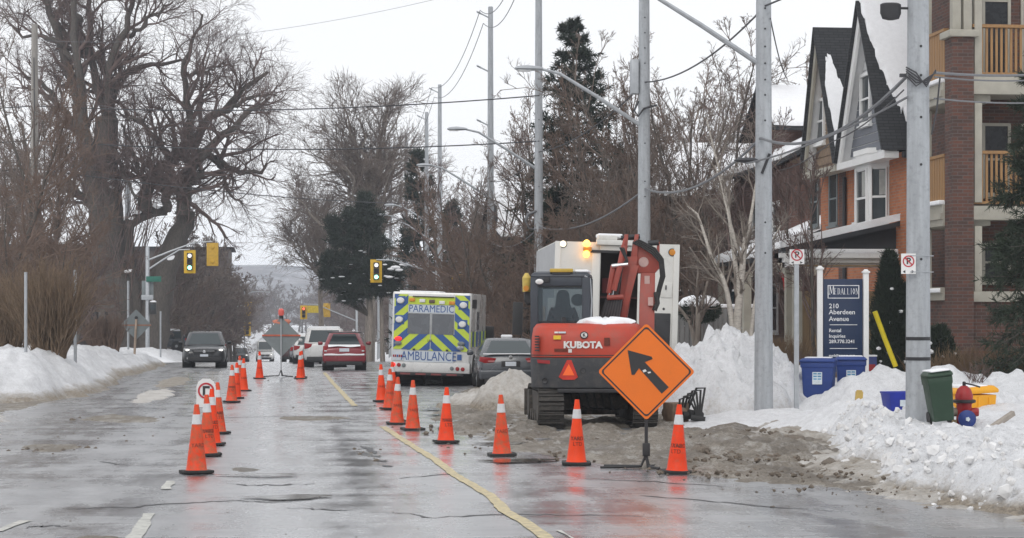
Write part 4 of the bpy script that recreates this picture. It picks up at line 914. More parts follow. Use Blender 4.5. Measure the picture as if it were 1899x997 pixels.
b = MB(); b.box((-.05, 0, .57), (.5, .44, .07)); b.build('snow', MAT['cap'], t, bevel=.03, seg=3)
# hydrant
RED = M('hydrant_red', (.33, .018, .02), .5, var=.15, dirt=.2, dirtc=(.15, .03, .03)); HBL = M('hydrant_blue', (.015, .04, .20), .5, var=.2, dirt=.2, dirtc=(.2, .2, .1))
x, y = at(1072, 29.4); t = thing('fire_hydrant', 'red fire hydrant with a blue front cap half buried in the bank', 'fire hydrant', (x, y, .32), -YAW - .1); t.scale = (1.1, 1.1, 1.12)
b = MB(); b.lathe([(.15, 0), (.15, .05), (.105, .07), (.10, .40), (.115, .42)], 18); b.build('barrel', RED, t, angle=50)
MB().lathe([(.135, .42), (.155, .43), (.155, .455), (.135, .465)], 18).build('flange', MAT['darkmetal'], t)
MB().lathe([(.115, .465), (.118, .52), (.09, .60), (.045, .64), (.03, .645)], 18).build('bonnet', RED, t, angle=60)
MB().lathe([(.025, .64), (.025, .69), (.012, .70)], 5).build('operating_nut', MAT['darkmetal'], t)
b = MB(); b.lathe([(.07, 0), (.10, .02), (.115, .04), (.115, .10), (.06, .13)], 18, (.02, -.09, .22), rotm(pi / 2, 0, 0)); b.build('pumper_cap', HBL, t)
MB().lathe([(.03, 0), (.03, .045)], 5, (.02, -.22, .22), rotm(pi / 2, 0, 0)).build('cap_nut', STICK, t)
for sx in (-1, 1): MB().lathe([(.055, 0), (.06, .06), (.05, .10)], 12, (sx * .09, 0, .30), rotm(0, sx * pi / 2, 0)).build('hose_cap', RED if sx > 0 else MAT['rock'], t)
MB().tube([(.0, -.02, .68), (.10, -.06, .66), (.20, -.08, .63)], .012, 6).build('wrench', MAT['darkmetal'], t)
o = MB().tube([(.1, -.1, .12), (.2, -.15, .2), (.28, -.1, .32), (.36, -.05, .28)], .012, 5).build('chain', MAT['darkmetal'], None, (x, y, .2)); tag(o, 'dark bent rod sticking out of the snow right of the hydrant', 'rod')
b = MB(); b.box((0, 0, 0), (.10, .12, .34), rotm(0, .1, 0)); tag(b.build('timber_block', M('split_timber', (.33, .24, .13), .85, var=.2), None, (x - .19, y, .38)), 'short upright timber block left of the red hydrant', 'block')
b = MB(); b.box((0, 0, 0), (.55, .07, .07), rotm(.1, -.45, .4)); tag(b.build('timber_plank', M('old_plank', (.35, .31, .27), .85, var=.2), None, (x + .22, y - .9, .56), bevel=.008), 'old plank stuck in the snow below the hydrant', 'plank')
# guy guard, small yellow thing, newspaper box
x0, y0, z0 = at(970, 47, 361); x1, y1, z1 = at(994, 47, 424)
o = MB().tube([(x0, y0, z0), ((x0 + x1) / 2, y0, (z0 + z1) / 2), (x1, y1, z1)], .06, 8).build('guy_guard', M('guard_yellow', (.75, .60, .02), .5, var=.06)); tag(o, 'slanted yellow guy wire guard in front of the dark cedar', 'guy guard')
x, y = at(951.5, 38); b = MB(); b.bx(-.065, .065, -.05, .05, 0, .24); b.box((.0, 0, .25), (.10, .09, .03)); tag(b.build('yellow_marker', M('ochre_plastic', (.55, .38, .10), .6, var=.15), None, (x, y, .40), (0, .06, 0), bevel=.012), 'small ochre plastic marker poking from snow below the blue bins', 'marker')
x, y = at(965, 47.5); t = thing('box_on_post', 'small blue and red box just right of the navy sign', 'newspaper box', (x, y, .55), -YAW)
MB().bx(-.13, .13, -.13, .13, .0, .56).build('body', M('dull_blue', (.05, .07, .22), .5), t, bevel=.015); MB().bx(-.09, .09, -.14, -.125, .12, .38).build('panel', RED, t, bevel=.01); MB().bx(-.14, .14, -.14, .14, .56, .60).build('snow', MAT['cap'], t, bevel=.015)
# hoses and couplings beside the excavator
x, y = at(752, 37.5); b = MB()
for k in range(5): 
    a = .5 + .35 * k; b.tube([(-.1 + .05 * k, .1 * k, .1), (-.08 + .09 * k, .05 * k, .45 + .05 * k), (.08 + .08 * k, .02, .50 + .04 * k), (.20 + .03 * k, -.05, .25), (.22 + .02 * k, -.1, .02)], .022, 6)
for k in range(3): b.cyl((-.15 + .12 * k, 0, .12 + .04 * k), (.12 + .12 * k, .1, .14), .07, n=10)
b.cyl((.1, -.15, .12), (.36, -.2, .08), .055, n=10); tag(b.build('hose_bundle', MAT['rubber'], None, (x, y, .06)), 'tangle of black hydraulic hoses and couplings right of the excavator', 'hose')
b = MB(); b.bx(-.25, .1, -.2, .2, 0, .40); b.cyl((-.1, -.3, .2), (-.1, .3, .2), .13); tag(b.build('breaker_attachment', M('rusty_iron', (.20, .14, .10), .8, var=.35), None, (x - .02, y + .35, .04), (0, 0, .3), bevel=.03), 'rusty excavator attachment lying behind the black hoses', 'attachment')
# ------------------------------------------------------------------ vehicles
HEADL = emit('lit_headlamp', (1.0, 0.97, 0.9), 1.6); LAMPG = M('lamp_glass', (.55, .56, .57), .15, .2, var=.1); TAIL = M('tail_lens', (.30, .012, .015), .2, var=.12); PLATE = M('plate', (.62, .66, .72), .4, var=.06, scale=20)
CHROME = M('chrome', (.55, .56, .57), .2, .9, var=.1); TYRE = M('tyre', (.018, .018, .019), .8, var=.3, dirt=.35, dirtc=(.12, .11, .10)); RIM = M('alloy', (.30, .31, .32), .35, .7, var=.15, dirt=.2, dirtc=(.12, .11, .1)); AMB = M('amber_lens', (.65, .25, .02), .25)
def paint(name, c, dirt=.25, rough=.28): return M(name, c, rough, .1, var=.06, scale=1.2, dirt=dirt, dirtc=tuple(.55 * x + .45 * y for x, y in zip(c, (.22, .205, .19))), coat=.5)
def wheel(t, x, y, r, w, side, rim=True):
    b = MB(); b.lathe([(r * .62, -w / 2), (r * .9, -w / 2), (r, -w * .35), (r, w * .35), (r * .9, w / 2), (r * .62, w / 2), (r * .5, w * .2), (r * .5, -w * .2)], 22, (x, y, r), rotm(0, pi / 2, 0)); ty = b.build('wheel', TYRE, t, angle=50)
    if rim:
        b = MB(); s = 1 if side > 0 else -1
        b.lathe([(r * .62, 0), (r * .60, .03), (r * .15, .045), (.03, .06)], 16, (x + s * w * .32, y, r), rotm(0, s * pi / 2, 0)); ri = b.build('rim', RIM, ty)
def car_body(t, mat, W, st, smooth_angle=45):
    """st: stations (y, half width factor, bottom, belt, top of bonnet/boot) front to back"""
    rings = []
    for y, k, zb, zm, zt in st:
        w = W / 2 * k; h = zt - zb
        half = [(.80, zb), (.94, zb + .05 * h), (.985, zb + .22 * h), (1.0, zb + .45 * h), (.985, zb + .66 * h), (.945, zb + .84 * h), (.86, zb + .95 * h), (.60, zt - .005), (.3, zt + .012)]
        pts = [(w * a, y, z) for a, z in half] + [(-w * a, y, z) for a, z in reversed(half)]
        rings.append(pts)
    return MB().loft(rings).build('body', mat, t, smooth=True, angle=smooth_angle)
def cabin(t, mat, glass, wb, wr, yb0, yr0, yr1, yb1, zb, zr, pillar=.07, tilt=0):
    """greenhouse: windscreen base yb0, roof yr0..yr1, rear glass base yb1"""
    def ring(y0, y1, w, z, r=.12):
        return [(-w + r, y0, z), (-w, y0 - r if y0 > y1 else y0 + r, z), (-w, y1 + r, z), (-w + r, y1, z), (w - r, y1, z), (w, y1 + r, z), (w, y0 - r, z), (w - r, y0, z)]
    R0 = ring(yb0, yb1, wb, zb); R1 = ring(yr0, yr1, wr, zr - .05); R2 = ring(yr0 - .12, yr1 + .12, wr - .09, zr - .012); R3 = ring(yr0 - .35, yr1 + .3, wr - .25, zr)
    cab = MB().loft([R0, R1, R2, R3]).build('cabin', mat, t, angle=35)
    def pane(name, a, b, c, d, inset=(.1, .1), zf=(.08, .93)):
        a, b, c, d = map(Vector, (a, b, c, d))          # a-b along the bottom, d-c along the top
        q = []
        for u, v in ((inset[0], zf[0]), (1 - inset[0], zf[0]), (1 - inset[1], zf[1]), (inset[1], zf[1])): q.append(a.lerp(b, u).lerp(d.lerp(c, u), v))
        n = (q[1] - q[0]).cross(q[3] - q[0]).normalized(); cen = Vector((0, (yb0 + yb1) / 2, zb + .2))
        if n.dot(q[0] - cen) < 0: n = -n
        m = MB(); m.add([p_ + n * .008 for p_ in q] + [p_ - n * .004 for p_ in q], [(0, 1, 2, 3), (7, 6, 5, 4), (0, 4, 5, 1), (1, 5, 6, 2), (2, 6, 7, 3), (3, 7, 4, 0)])
        return m.build(name, glass, cab, bevel=.004, seg=1)
    pane('windscreen', R0[0], R0[7], R1[7], R1[0], (.02, .03))
    pane('rear_window', R0[3], R0[4], R1[4], R1[3], (.02, .05))
    for s, (i, j) in ((-1, (1, 2)), (1, (6, 5))):
        A0, B0, B1, A1 = map(Vector, (R0[i], R0[j], R1[j], R1[i]))
        n_ = 3 if abs(yb1 - yb0) > 2.7 else 2
        for k in range(n_):
            u0, u1 = k / n_, (k + 1) / n_
            pane('side_window', A0.lerp(B0, u0), A0.lerp(B0, u1), A1.lerp(B1, u1), A1.lerp(B1, u0), (.05, .05), (.1, .9))
    return cab
def mirror(t, mat, W, y, z):
    for s in (-1, 1):
        MB().loft([[(s * (W / 2 + .02 + .19 * k), y + .05 * w * cos(a), z + .075 * w * sin(a)) for a in np.arange(8) * pi / 4] for k, w in ((0, .5), (.2, .9), (.85, 1), (1, .6))]).build('mirror', mat, t)
def quad_plate(t, name, pts, mat, th=.012, bevel=.004, parent=None):
    a = [Vector(p) for p in pts]; n = (a[1] - a[0]).cross(a[2] - a[0]).normalized(); m = len(a)
    b = MB(); b.add([p + n * th for p in a] + [p - n * th for p in a], [tuple(range(m)), tuple(range(2 * m - 1, m - 1, -1))] + [(i, i + m, (i + 1) % m + m, (i + 1) % m) for i in range(m)])
    return b.build(name, mat, parent or t, bevel=bevel, seg=1)
def arch(t, W, y, r, k=1.0):
    for s in (-1, 1): MB().cyl((s * W * .25, y, r), (s * (W / 2 * k + .004), y, r), r + .055, n=20).build('wheel_arch', MAT['rubber'], t)
def place(px, py, d=None):
    """ground point under a column and row; beyond the crest give the distance"""
    if d is None: x, y, z = on_ground(px, py)
    else: x, y = at(px, d)
    return (x, y, gz(y) + .006)

def suv(name, label, cat, loc, rz, pm, glass, W=1.86, L=4.6, H=1.62, belt=1.02, hood=.98, facing='front', lit=True, trim=None, boxy=0.0):
    t = thing(name, label, cat, loc, rz)
    f = L / 2
    st = [(f, .70, .36, .6, .66), (f - .06, .84, .28, .6, .78), (f - .25, .95, .24, .6, hood - .13), (f - .6, 1.0, .24, .6, hood - .06), (f - 1.25, 1.0, .24, .6, hood), (0, 1.0, .24, .6, belt), (-f + .9, 1.0, .26, .6, belt + .02), (-f + .3, .98, .30, .6, belt + .01), (-f + .06, .92, .36, .6, belt - .05), (-f, .80, .42, .6, belt - .18)]
    car_body(t, pm, W, st)
    cabin(t, pm, glass, W / 2 * .93, W / 2 * (.74 + .1 * boxy), f - 1.10, f - 1.75 + .2 * boxy, -f + .55 - .2 * boxy, -f + .12, belt - .03, H)
    mirror(t, pm, W, f - 1.45, belt + .08)
    for y in (f - .88, -f + .92):
        arch(t, W, y, .34)
        for s in (-1, 1): wheel(t, s * (W / 2 - .10), y, .34, .22, s)
    bl = trim or MAT['black']
    # front
    g = MB(); g.loft([[(x, y, z) for x, z in ((-.52 * k, .80), (.52 * k, .80), (.42 * k, .58), (-.42 * k, .58))] for y, k in ((f - .14, 1.05), (f + .012, 1.0))]); gr = g.build('grille', MAT['black'], t, bevel=.01)
    for k in range(3): MB().bx(-.44, .44, f + .008, f + .024, .61 + .06 * k, .625 + .06 * k).build('grille_bar', CHROME if k == 2 else bl, gr)
    MB().lathe([(.075, 0), (.07, .015), (.05, .02)], 16, (0, f + .015, .71), rotm(-pi / 2, 0, 0)).build('emblem', CHROME, gr)
    MB().bx(-.70, .70, f - .10, f + .004, .30, .50).build('lower_intake', MAT['black'], t, bevel=.03)
    q = MB(); q.bx(-.17, .17, f + .02, f + .03, .50, .60); q.build('number_plate', PLATE, t, bevel=.003, seg=1)
    for s in (-1, 1):
        hl = MB(); hl.loft([[(s * a, y, z) for a, z in ((.50, .76), (.86, .86), (.88, .79), (.56, .68))] for y in (f - .35, f - .10)]); h_ = hl.build('headlight', LAMPG, t, bevel=.01)
        if lit: MB().ball((s * .70, f - .09, .775), .055, 10, 5, sc=(1.5, .4, .8)).build('lamp', HEADL, h_)
        MB().bx(s * .62 - .12, s * .62 + .12, f - .06, f - .005, .38, .46).build('fog_light', CHROME if s > 0 else bl, t, bevel=.02)
    # rear
    rear_lights(t, W, f, belt, bl, pm)
    return t
def rear_lights(t, W, f, belt, bl, pm, zl=None, plate=.72, low=.36):
    zl = zl or belt - .14
    for s in (-1, 1):
        b = MB(); b.loft([[(s * a, y, z) for a, z in ((W * .30, zl + .09), (W * .475, zl + .13), (W * .475, zl - .13), (W * .33, zl - .08))] for y in (-f + .30, -f + .005)]); b.build('tail_light', TAIL, t, bevel=.015)
    MB().bx(-.15, .15, -f - .03, -f - .005, plate - .07, plate + .07).build('rear_plate', PLATE, t, bevel=.004, seg=1)
    MB().bx(-W * .42, W * .42, -f - .02, -f + .2, low - .10, low + .12).build('rear_bumper', bl, t, bevel=.03)

BLK = paint('black_paintwork', (.018, .02, .024), .3)
GREYP = paint('dark_grey_paintwork', (.055, .062, .072), .3, .25)
REDP = paint('red_paintwork', (.22, .012, .022), .22); WHT = paint('white_paintwork', (.62, .62, .61), .4); SILV = paint('grey_paintwork', (.22, .23, .25), .35)
HEAD = YAW * 0
suv('black_suv', 'black sport utility vehicle driving toward the camera in the left lane, headlights lit', 'car', place(205, 420.5), pi + .02, BLK, MAT['carglass'], 1.86, 4.5, 1.56, 1.0, .98)
suv('dark_car', 'dark oncoming car farther down the street behind the black one, headlights lit', 'car', place(245, 0, 213), pi, BLK, MAT['carglass'], 1.84, 4.5, 1.52, .95, .93)
# far white van
t = suv('white_van', 'far white oncoming van with lit headlights beside the dark car', 'van', place(273.5, 0, 224), pi, WHT, MAT['carglass'], 1.95, 5.2, 2.30, 1.25, 1.15, boxy=1.1)
# red hatchback
def red_hatch():
    W, f = 1.68, 1.9; t = thing('red_hatchback', 'red hatchback with snow on its tailgate parked ahead of the ambulance', 'car', place(364.5, 427), -.03)
    t.location = place(364, 0, 79.6); pm = REDP
    st = [(f, .72, .34, .6, .62), (f - .1, .88, .26, .6, .78), (f - .5, .98, .22, .6, .9), (f - 1.1, 1.0, .22, .6, .96), (0, 1.0, .22, .6, 1.0), (-f + .6, 1.02, .24, .6, 1.0), (-f + .16, 1.0, .28, .6, .99), (-f + .04, .95, .32, .6, .90), (-f, .86, .36, .6, .80)]
    car_body(t, pm, W, st)
    cabin(t, pm, MAT['carglass'], W / 2 * .94, W / 2 * .69, f - .95, f - 1.5, -f + .62, -f + .14, .93, 1.50)
    mirror(t, pm, W, f - 1.25, 1.03)
    for y in (f - .68, -f + .62):
        arch(t, W, y, .30)
        for s in (-1, 1): wheel(t, s * (W / 2 - .09), y, .30, .20, s)
    for s in (-1, 1):
        b = MB(); b.loft([[(s * a, y, z) for a, z in ((W * .37, .98), (W * .485, .96), (W * .49, .70), (W * .40, .68))] for y in (-f + .3, -f + .015)]); tl = b.build('tail_light', TAIL, t, bevel=.02)
        MB().bx(s * W * .43 - .05, s * W * .43 + .05, -f + .0, -f + .02, .74, .80).build('reversing_lamp', LAMPG, tl, bevel=.01)
    MB().bx(-.19, .19, -f - .03, -f - .0, .74, .87).build('rear_plate', PLATE, t, bevel=.004, seg=1)
    b = MB(); b.loft([[(x, y, z) for x, z in ((-W * .49, .36), (W * .49, .36), (W * .50, .62), (-W * .50, .62))] for y in (-f + .25, -f - .07)]); b.build('rear_bumper', pm, t, bevel=.05, seg=3)
    MB().bx(-W * .42, W * .42, -f - .05, -f + .2, .22, .38).build('valance', MAT['black'], t, bevel=.03)
    b = MB(); b.loft([[(x, -f - .10 + .14 * k, .625 + .035 * h * (1 + .3 * sin(9 * x))) for x in np.linspace(-W * .46, W * .46, 12)] + [(x, -f - .10 + .14 * k, .60) for x in np.linspace(W * .46, -W * .46, 12)] for k, h in ((0, .3), (.4, 1), (1, .6))]); b.build('bumper_snow', MAT['cap'], t)
    b = MB(); b.loft([[(x, -f - .012 + .10 * k, .965 + .045 * k - (.03 if k == 0 else 0) * (1 + .6 * sin(7 * x))) for x in np.linspace(-.62, .62, 14)] + [(x, -f + .03 + .10 * k, .95 + .035 * k) for x in np.linspace(.62, -.62, 14)] for k in (0, .5, 1)]); b.build('tailgate_snow', MAT['cap'], t)
    MB().bx(-.66, .66, -f + .28, -f + .48, 1.45, 1.49).build('roof_spoiler', MAT['black'], t, bevel=.01)
    return t
red_hatch()
t = suv('white_suv', 'snow-roofed white vehicle parked just beyond the red hatchback', 'car', place(341, 0, 90), 0, WHT, MAT['carglass'], 1.9, 4.7, 1.72, 1.08, 1.05, lit=False, boxy=.8)
MB().bx(-.66, .66, -1.7, .9, 1.70, 1.78).build('roof_snow', MAT['cap'], t, bevel=.035, seg=3)
suv('grey_car', 'grey parked car beyond the white one, seen over the right mid-road cone', 'car', place(319, 0, 118), 0, SILV, MAT['carglass'], 1.82, 4.4, 1.45, .95, .92, lit=False)
t = suv('parked_car', 'small far parked car with snow on its roof left of the white vehicle', 'car', place(325, 0, 106), 0, WHT, MAT['carglass'], 1.82, 4.4, 1.5, .98, .95, lit=False); MB().bx(-.6, .6, -1.4, .6, 1.48, 1.56).build('roof_snow', MAT['cap'], t, bevel=.03, seg=3)
suv('far_car', 'dark far car standing right behind the grey-backed diamond sign', 'car', place(305, 0, 150), 0, paint('maroon_paintwork', (.07, .02, .025)), MAT['carglass'], 1.8, 4.4, 1.5, .95, .92, lit=False)
t = suv('snowy_car', 'snow-covered car parked in the side street behind the left bank', 'car', place(153, 0, 150), pi / 2, GREYP, MAT['carglass'], 1.8, 4.4, 1.5, .95, .92, lit=False); t.location.z += .9; MB().bx(-.7, .7, -1.6, .9, 1.46, 1.62).build('roof_snow', MAT['cap'], t, bevel=.06, seg=3)

# dark grey sedan behind the excavator, back towards the lens
def sedan():
    W, f = 1.80, 2.33; x, y = at(549, 57.9); t = thing('grey_sedan', 'dark grey sedan parked between ambulance and excavator, seen from behind', 'car', (x, y, .006), -.055)
    pm = GREYP
    st = [(f, .72, .34, .6, .60), (f - .1, .88, .26, .6, .72), (f - .5, .98, .20, .6, .84), (f - 1.2, 1.0, .20, .6, .92), (0, 1.0, .20, .6, .96), (-f + 1.0, 1.0, .22, .6, 1.0), (-f + .35, .99, .26, .6, 1.02), (-f + .08, .96, .32, .6, 1.0), (-f, .90, .38, .6, .92)]
    car_body(t, pm, W, st)
    c = cabin(t, pm, MAT['carglass'], W / 2 * .93, W / 2 * .72, f - 1.15, f - 1.95, -f + 1.25, -f + .55, .95, 1.44)
    mirror(t, pm, W, f - 1.6, 1.0)
    for y in (f - .88, -f + .98):
        arch(t, W, y, .32)
        for s in (-1, 1): wheel(t, s * (W / 2 - .10), y, .32, .21, s)
    for s in (-1, 1):
        b = MB(); b.loft([[(s * a, y, z) for a, z in ((W * .22, .90), (W * .47, .94), (W * .485, .82), (W * .40, .76), (W * .26, .78))] for y in (-f + .30, -f - .012)]); tl = b.build('tail_light', TAIL, t, bevel=.015)
        MB().bx(s * W * .30 - .09, s * W * .30 + .09, -f - .02, -f - .01, .80, .835).build('reversing_lamp', M('pale_red_lens', (.5, .22, .22), .3), tl)
        MB().bx(s * W * .38 - .16, s * W * .38 + .16, -f - .035, -f - .01, .42, .46).build('reflector', TAIL, t, bevel=.005, seg=1)
    MB().bx(-.26, .26, -f - .02, -f + .0, .66, .82).build('plate_recess', MAT['black'], t, bevel=.02)
    MB().bx(-.15, .15, -f - .035, -f - .018, .68, .80).build('rear_plate', PLATE, t, bevel=.004, seg=1)
    b = MB(); b.loft([[(x, y, z) for x, z in ((-W * .47, .30), (W * .47, .30), (W * .49, .58), (-W * .49, .58))] for y in (-f + .3, -f - .06)]); b.build('rear_bumper', pm, t, bevel=.06, seg=3)
    MB().bx(-W * .40, W * .40, -f - .05, -f + .2, .20, .33).build('valance', MAT['black'], t, bevel=.03)
    MB().lathe([(.055, 0), (.052, .012), (.03, .014)], 16, (0, -f - .005, .93), rotm(pi / 2, 0, 0)).build('emblem', CHROME, t)
    MB().bx(-.76, .76, -f + .0, -f + .10, 1.005, 1.03).build('boot_snow', MAT['cap'], t, bevel=.008)
    MB().bx(-.12, .2, f - 1.9, f - 1.6, 1.42, 1.52).build('roof_snow', MAT['cap'], t, bevel=.04, seg=3)
    for s in (-1, 1):
        for yy in (.35, -.65): MB().bx(s * W * .496 - .01, s * W * .496 + .014, yy, yy + .18, .80, .83).build('door_handle', CHROME, t, bevel=.004, seg=1)
    for yy in (.75, -.25, -1.05): MB().bx(-W * .502, -W * .495, yy - .006, yy + .006, .32, .92).build('door_gap', MAT['black'], t)
sedan()

# ------------------------------------------------------------------ ambulance
def ambulance():
    W, H, Lb = 2.36, 2.72, 4.3
    x, y = at(461.5, 59.6); t = thing('ambulance', 'white ambulance with yellow and blue chevrons on its back doors, parked at the right', 'ambulance', (x, y, .03), -YAW - R(5.0)); t.rotation_euler = (0, R(1.6), -YAW - R(5.0))
    WH = paint('ambulance_white', (.66, .66, .65), .35); AY = M('chevron_yellow', (.55, .68, .06), .4, var=.06, dirt=.15, dirtc=(.4, .42, .15)); AB = M('chevron_blue', (.035, .10, .30), .4, var=.08, dirt=.12, dirtc=(.12, .16, .3)); GL_ = M('grey_window', (.13, .14, .155), .25, var=.12, scale=2); LB = M('pale_panel', (.58, .63, .68), .45, var=.05, dirt=.1)
    u = W / 812.0           # rear face measured as 812 wide, 800 tall
    X = lambda v: (v - 461) * u
    Z = lambda v: .02 + H - (v - 55) * u * 1.0
    hb = Z(875)
    b = MB(); b.loft([[(sx, sy, z) for sx, sy in ((-W / 2 + .04, 0), (W / 2 - .04, 0), (W / 2, .04), (W / 2, Lb), (-W / 2, Lb), (-W / 2, .04))] for z in (hb, H - .05)] + [[(sx * .985, sy * .995 + .02, H + .02) for sx, sy in ((-W / 2 + .04, 0), (W / 2 - .04, 0), (W / 2, .04), (W / 2, Lb), (-W / 2, Lb), (-W / 2, .04))]]); body = b.build('body', WH, t, bevel=.02)
    # cab
    b = MB(); b.loft([[(sx * k, y, z) for sx, z in ((-1.0, .45), (1.0, .45), (1.02, 1.15), (.86, zt), (-.86, zt), (-1.02, 1.15))] for y, k, zt in ((Lb, 1, 2.1), (Lb + .8, 1, 2.05), (Lb + 1.35, .98, 1.35), (Lb + 2.0, .92, 1.15), (Lb + 2.15, .85, .95))]); b.build('cab', WH, t, bevel=.04)
    for s in (-1, 1): MB().bx(s * 1.22 - .14, s * 1.22 + .14, Lb + .9, Lb + .98, 1.35, 1.75).build('mirror', MAT['black'], t, bevel=.03)
    for yy in (1.05, Lb + 1.15):
        for s in (-1, 1): wheel(t, s * (W / 2 - .20), yy, .40, .26, s)
        for s in (-1, 1): MB().cyl((s * .3, yy, .42), (s * (W / 2 + .006), yy, .42), .50, n=20).build('wheel_arch', MAT['rubber'], t)
    yf = -.012
    def pl(name, poly, mat, y=yf, th=.012, parent=t): return MB().prism([(X(a), Z(c)) for a, c in poly], y - th, y + th, 'y').build(name, mat, parent)
    # yellow field left, right and doors, clipped chevron stripes above it
    def clip(poly, x0, x1, y0, y1):
        def cut(P, f, g):
            out = []
            for a, c in zip(P, P[1:] + P[:1]):
                fa, fc = f(a), f(c)
                if fa >= 0: out.append(a)
                if fa * fc < 0: t_ = fa / (fa - fc); out.append((a[0] + (c[0] - a[0]) * t_, a[1] + (c[1] - a[1]) * t_))
            return out
        for f in (lambda p: p[0] - x0, lambda p: x1 - p[0], lambda p: p[1] - y0, lambda p: y1 - p[1]):
            if poly: poly = cut(poly, f, None)
        return poly
    fields = [(78, 218, 80, 640), (700, 850, 80, 650), (218, 452, 480, 645), (460, 700, 480, 650)]
    for i, (x0, x1, y0, y1) in enumerate(fields):
        pl('chevron_panel', [(x0, y0), (x1, y0), (x1, y1), (x0, y1)], AY)
        left = x1 < 459
        for k in range(-9, 10):
            c0 = 560 + k * 166         # stripe offset; rises toward the centre line
            if left: poly = [(-200, c0 + 560), (459, c0 - 20), (459, c0 + 63), (-200, c0 + 643)]
            else: poly = [(1120, c0 + 560), (461, c0 - 20), (461, c0 + 63), (1120, c0 + 643)]
            poly = clip(poly, x0, x1, y0, y1)
            if len(poly) > 2: pl('chevron_stripe', poly, AB, yf - .008)
    pl('header_panel', [(218, 100), (700, 100), (700, 180), (218, 180)], AY, yf)
    pl('lettering_panel', [(228, 185), (690, 185), (690, 268), (228, 268)], LB, yf - .004)
    pl('lettering_panel', [(190, 655), (695, 655), (695, 765), (190, 765)], LB, yf - .004)
    words('PARAMEDIC', 102 * u, AB, t, (X(459), yf - .02, Z(226)), bold=.0, extrude=.003, wide=.83, space=1.02)
    words('AMBULANCE', 128 * u, AB, t, (X(443), yf - .02, Z(710)), bold=.0, extrude=.003, wide=.76, space=1.0)
    for x0, x1 in ((222, 444), (468, 692)):
        pl('window', [(x0, 275), (x1, 275), (x1, 482), (x0, 482)], GL_, yf - .008, .016)
    pl('door_seam', [(452, 275), (460, 275), (460, 645), (452, 645)], MAT['galv'], yf - .012)
    words('IAI', 40 * u, MAT['black'], t, (X(450), yf - .03, Z(550)), extrude=.002)
    pl('crest', [(68, 660), (185, 660), (185, 755), (68, 755)], LB, yf - .004)
    for q in range(5): pl('crest_mark', [(76 + 20 * q, 698), (90 + 20 * q, 698), (90 + 20 * q, 722), (76 + 20 * q, 722)], TAIL if q != 2 else AB, yf - .018)
    pl('crest', [(735, 680), (780, 680), (780, 738), (735, 738)], AB, yf - .006)
    for a, c, m in ((140, 146, 'w'), (785, 178, 'w'), (132, 340, 'w'), (780, 372, 'w')):
        o = MB().loft([[(X(a) + r * .115 * cos(q), yf - .02 - d, Z(c) + r * .095 * sin(q)) for q in np.arange(14) * pi / 7] for r, d in ((1, 0), (1, .03), (.8, .06), (.3, .07))]).build('scene_light', MAT['signwhite'], t)
        MB().bx(X(a) - .145, X(a) + .145, yf - .028, yf - .01, Z(c) - .135, Z(c) + .135).build('bezel', AB, o, bevel=.01)
    for a, c, m in ((258, 135, AMB), (364, 142, MAT['signwhite']), (566, 156, MAT['signwhite']), (668, 158, AMB), (462, 146, M('brown_lens', (.12, .08, .06), .3))):
        MB().bx(X(a) - .085, X(a) + .085, yf - .06, yf, Z(c) - .05, Z(c) + .05).build('warning_light', m, t, bevel=.015)
    b = MB(); b.bx(X(265), X(690), yf - .05, yf, Z(105), Z(95)); b.build('drip_rail', MAT['black'], t)
    for a, c, m in ((126, 535, emit('brake_lamp', (1, .03, .03), .9, (.7, .02, .03))), (126, 580, MAT['signgrey']), (772, 570, MAT['signgrey']), (766, 612, MAT['galv'])):
        MB().loft([[(X(a) + r * .11 * cos(q), yf - .02 - d, Z(c) + r * .07 * sin(q)) for q in np.arange(12) * pi / 6] for r, d in ((1, 0), (1, .03), (.6, .06))]).build('tail_light', m, t)
    # lower panel, round lamps, step
    b = MB(); b.bx(-W / 2 + .0, W / 2, -.05, .3, Z(872), Z(770)); b.build('kick_panel', WH, t, bevel=.015)
    for a, m in ((85, 'b'), (140, 'r'), (190, 'g'), (684, 'g'), (742, 'r'), (796, 'r')):
        o = MB().lathe([(.062, 0), (.06, .02), (.045, .025)], 16, (X(a), -.05, Z(800 + (a - 85) * .04)), rotm(pi / 2, 0, 0)).build('round_lamp', {'b': bpy.data.materials['brake_lamp'], 'r': TAIL, 'g': MAT['signgrey']}[m], t)
    b = MB(); b.bx(-.95, 1.0, -.32, .0, Z(898), Z(872)); st_ = b.build('step', MAT['darkmetal'], t, bevel=.01)
    for k in range(4): MB().bx(-.85 + .46 * k, -.55 + .46 * k, -.335, -.31, Z(895), Z(876)).build('reflector', M('dull_red', (.2, .05, .05), .5) if k == 0 else bpy.data.materials['dull_red'], st_)
    b = MB(); b.bx(-.8, .8, .3, 3.9, .30, .62); b.build('chassis', MAT['rubber'], t); b = MB(); b.bx(-W / 2 + .2, -W / 2 + .62, .68, .71, .12, .62); b.bx(W / 2 - .62, W / 2 - .2, .68, .71, .12, .62); b.build('mud_flap', MAT['rubber'], t)
    for a in (260, 600): b = MB(); b.box((X(a + 30), -.04, Z(640)), (.07, .04, .05)); b.build('hinge', MAT['black'], t)
    # side facing the kerb: band, windows, vents
    xs_ = W / 2 + .004
    sb_ = MB(); sb_.bx(xs_ - .01, xs_ + .006, .1, Lb - .05, 1.15, 1.6); sb_.build('side_band', AY, t)
    for k in range(4): MB().bx(xs_ - .004, xs_ + .012, .35 + 1.0 * k, .85 + 1.0 * k, 1.15, 1.6).build('side_block', AB, t)
    MB().bx(xs_ - .01, xs_ + .008, 1.3, 2.3, .6, 2.4).build('side_door', WH, t, bevel=.005); MB().bx(xs_ - .004, xs_ + .012, 1.45, 2.15, 1.65, 2.2).build('side_window', GL_, t)
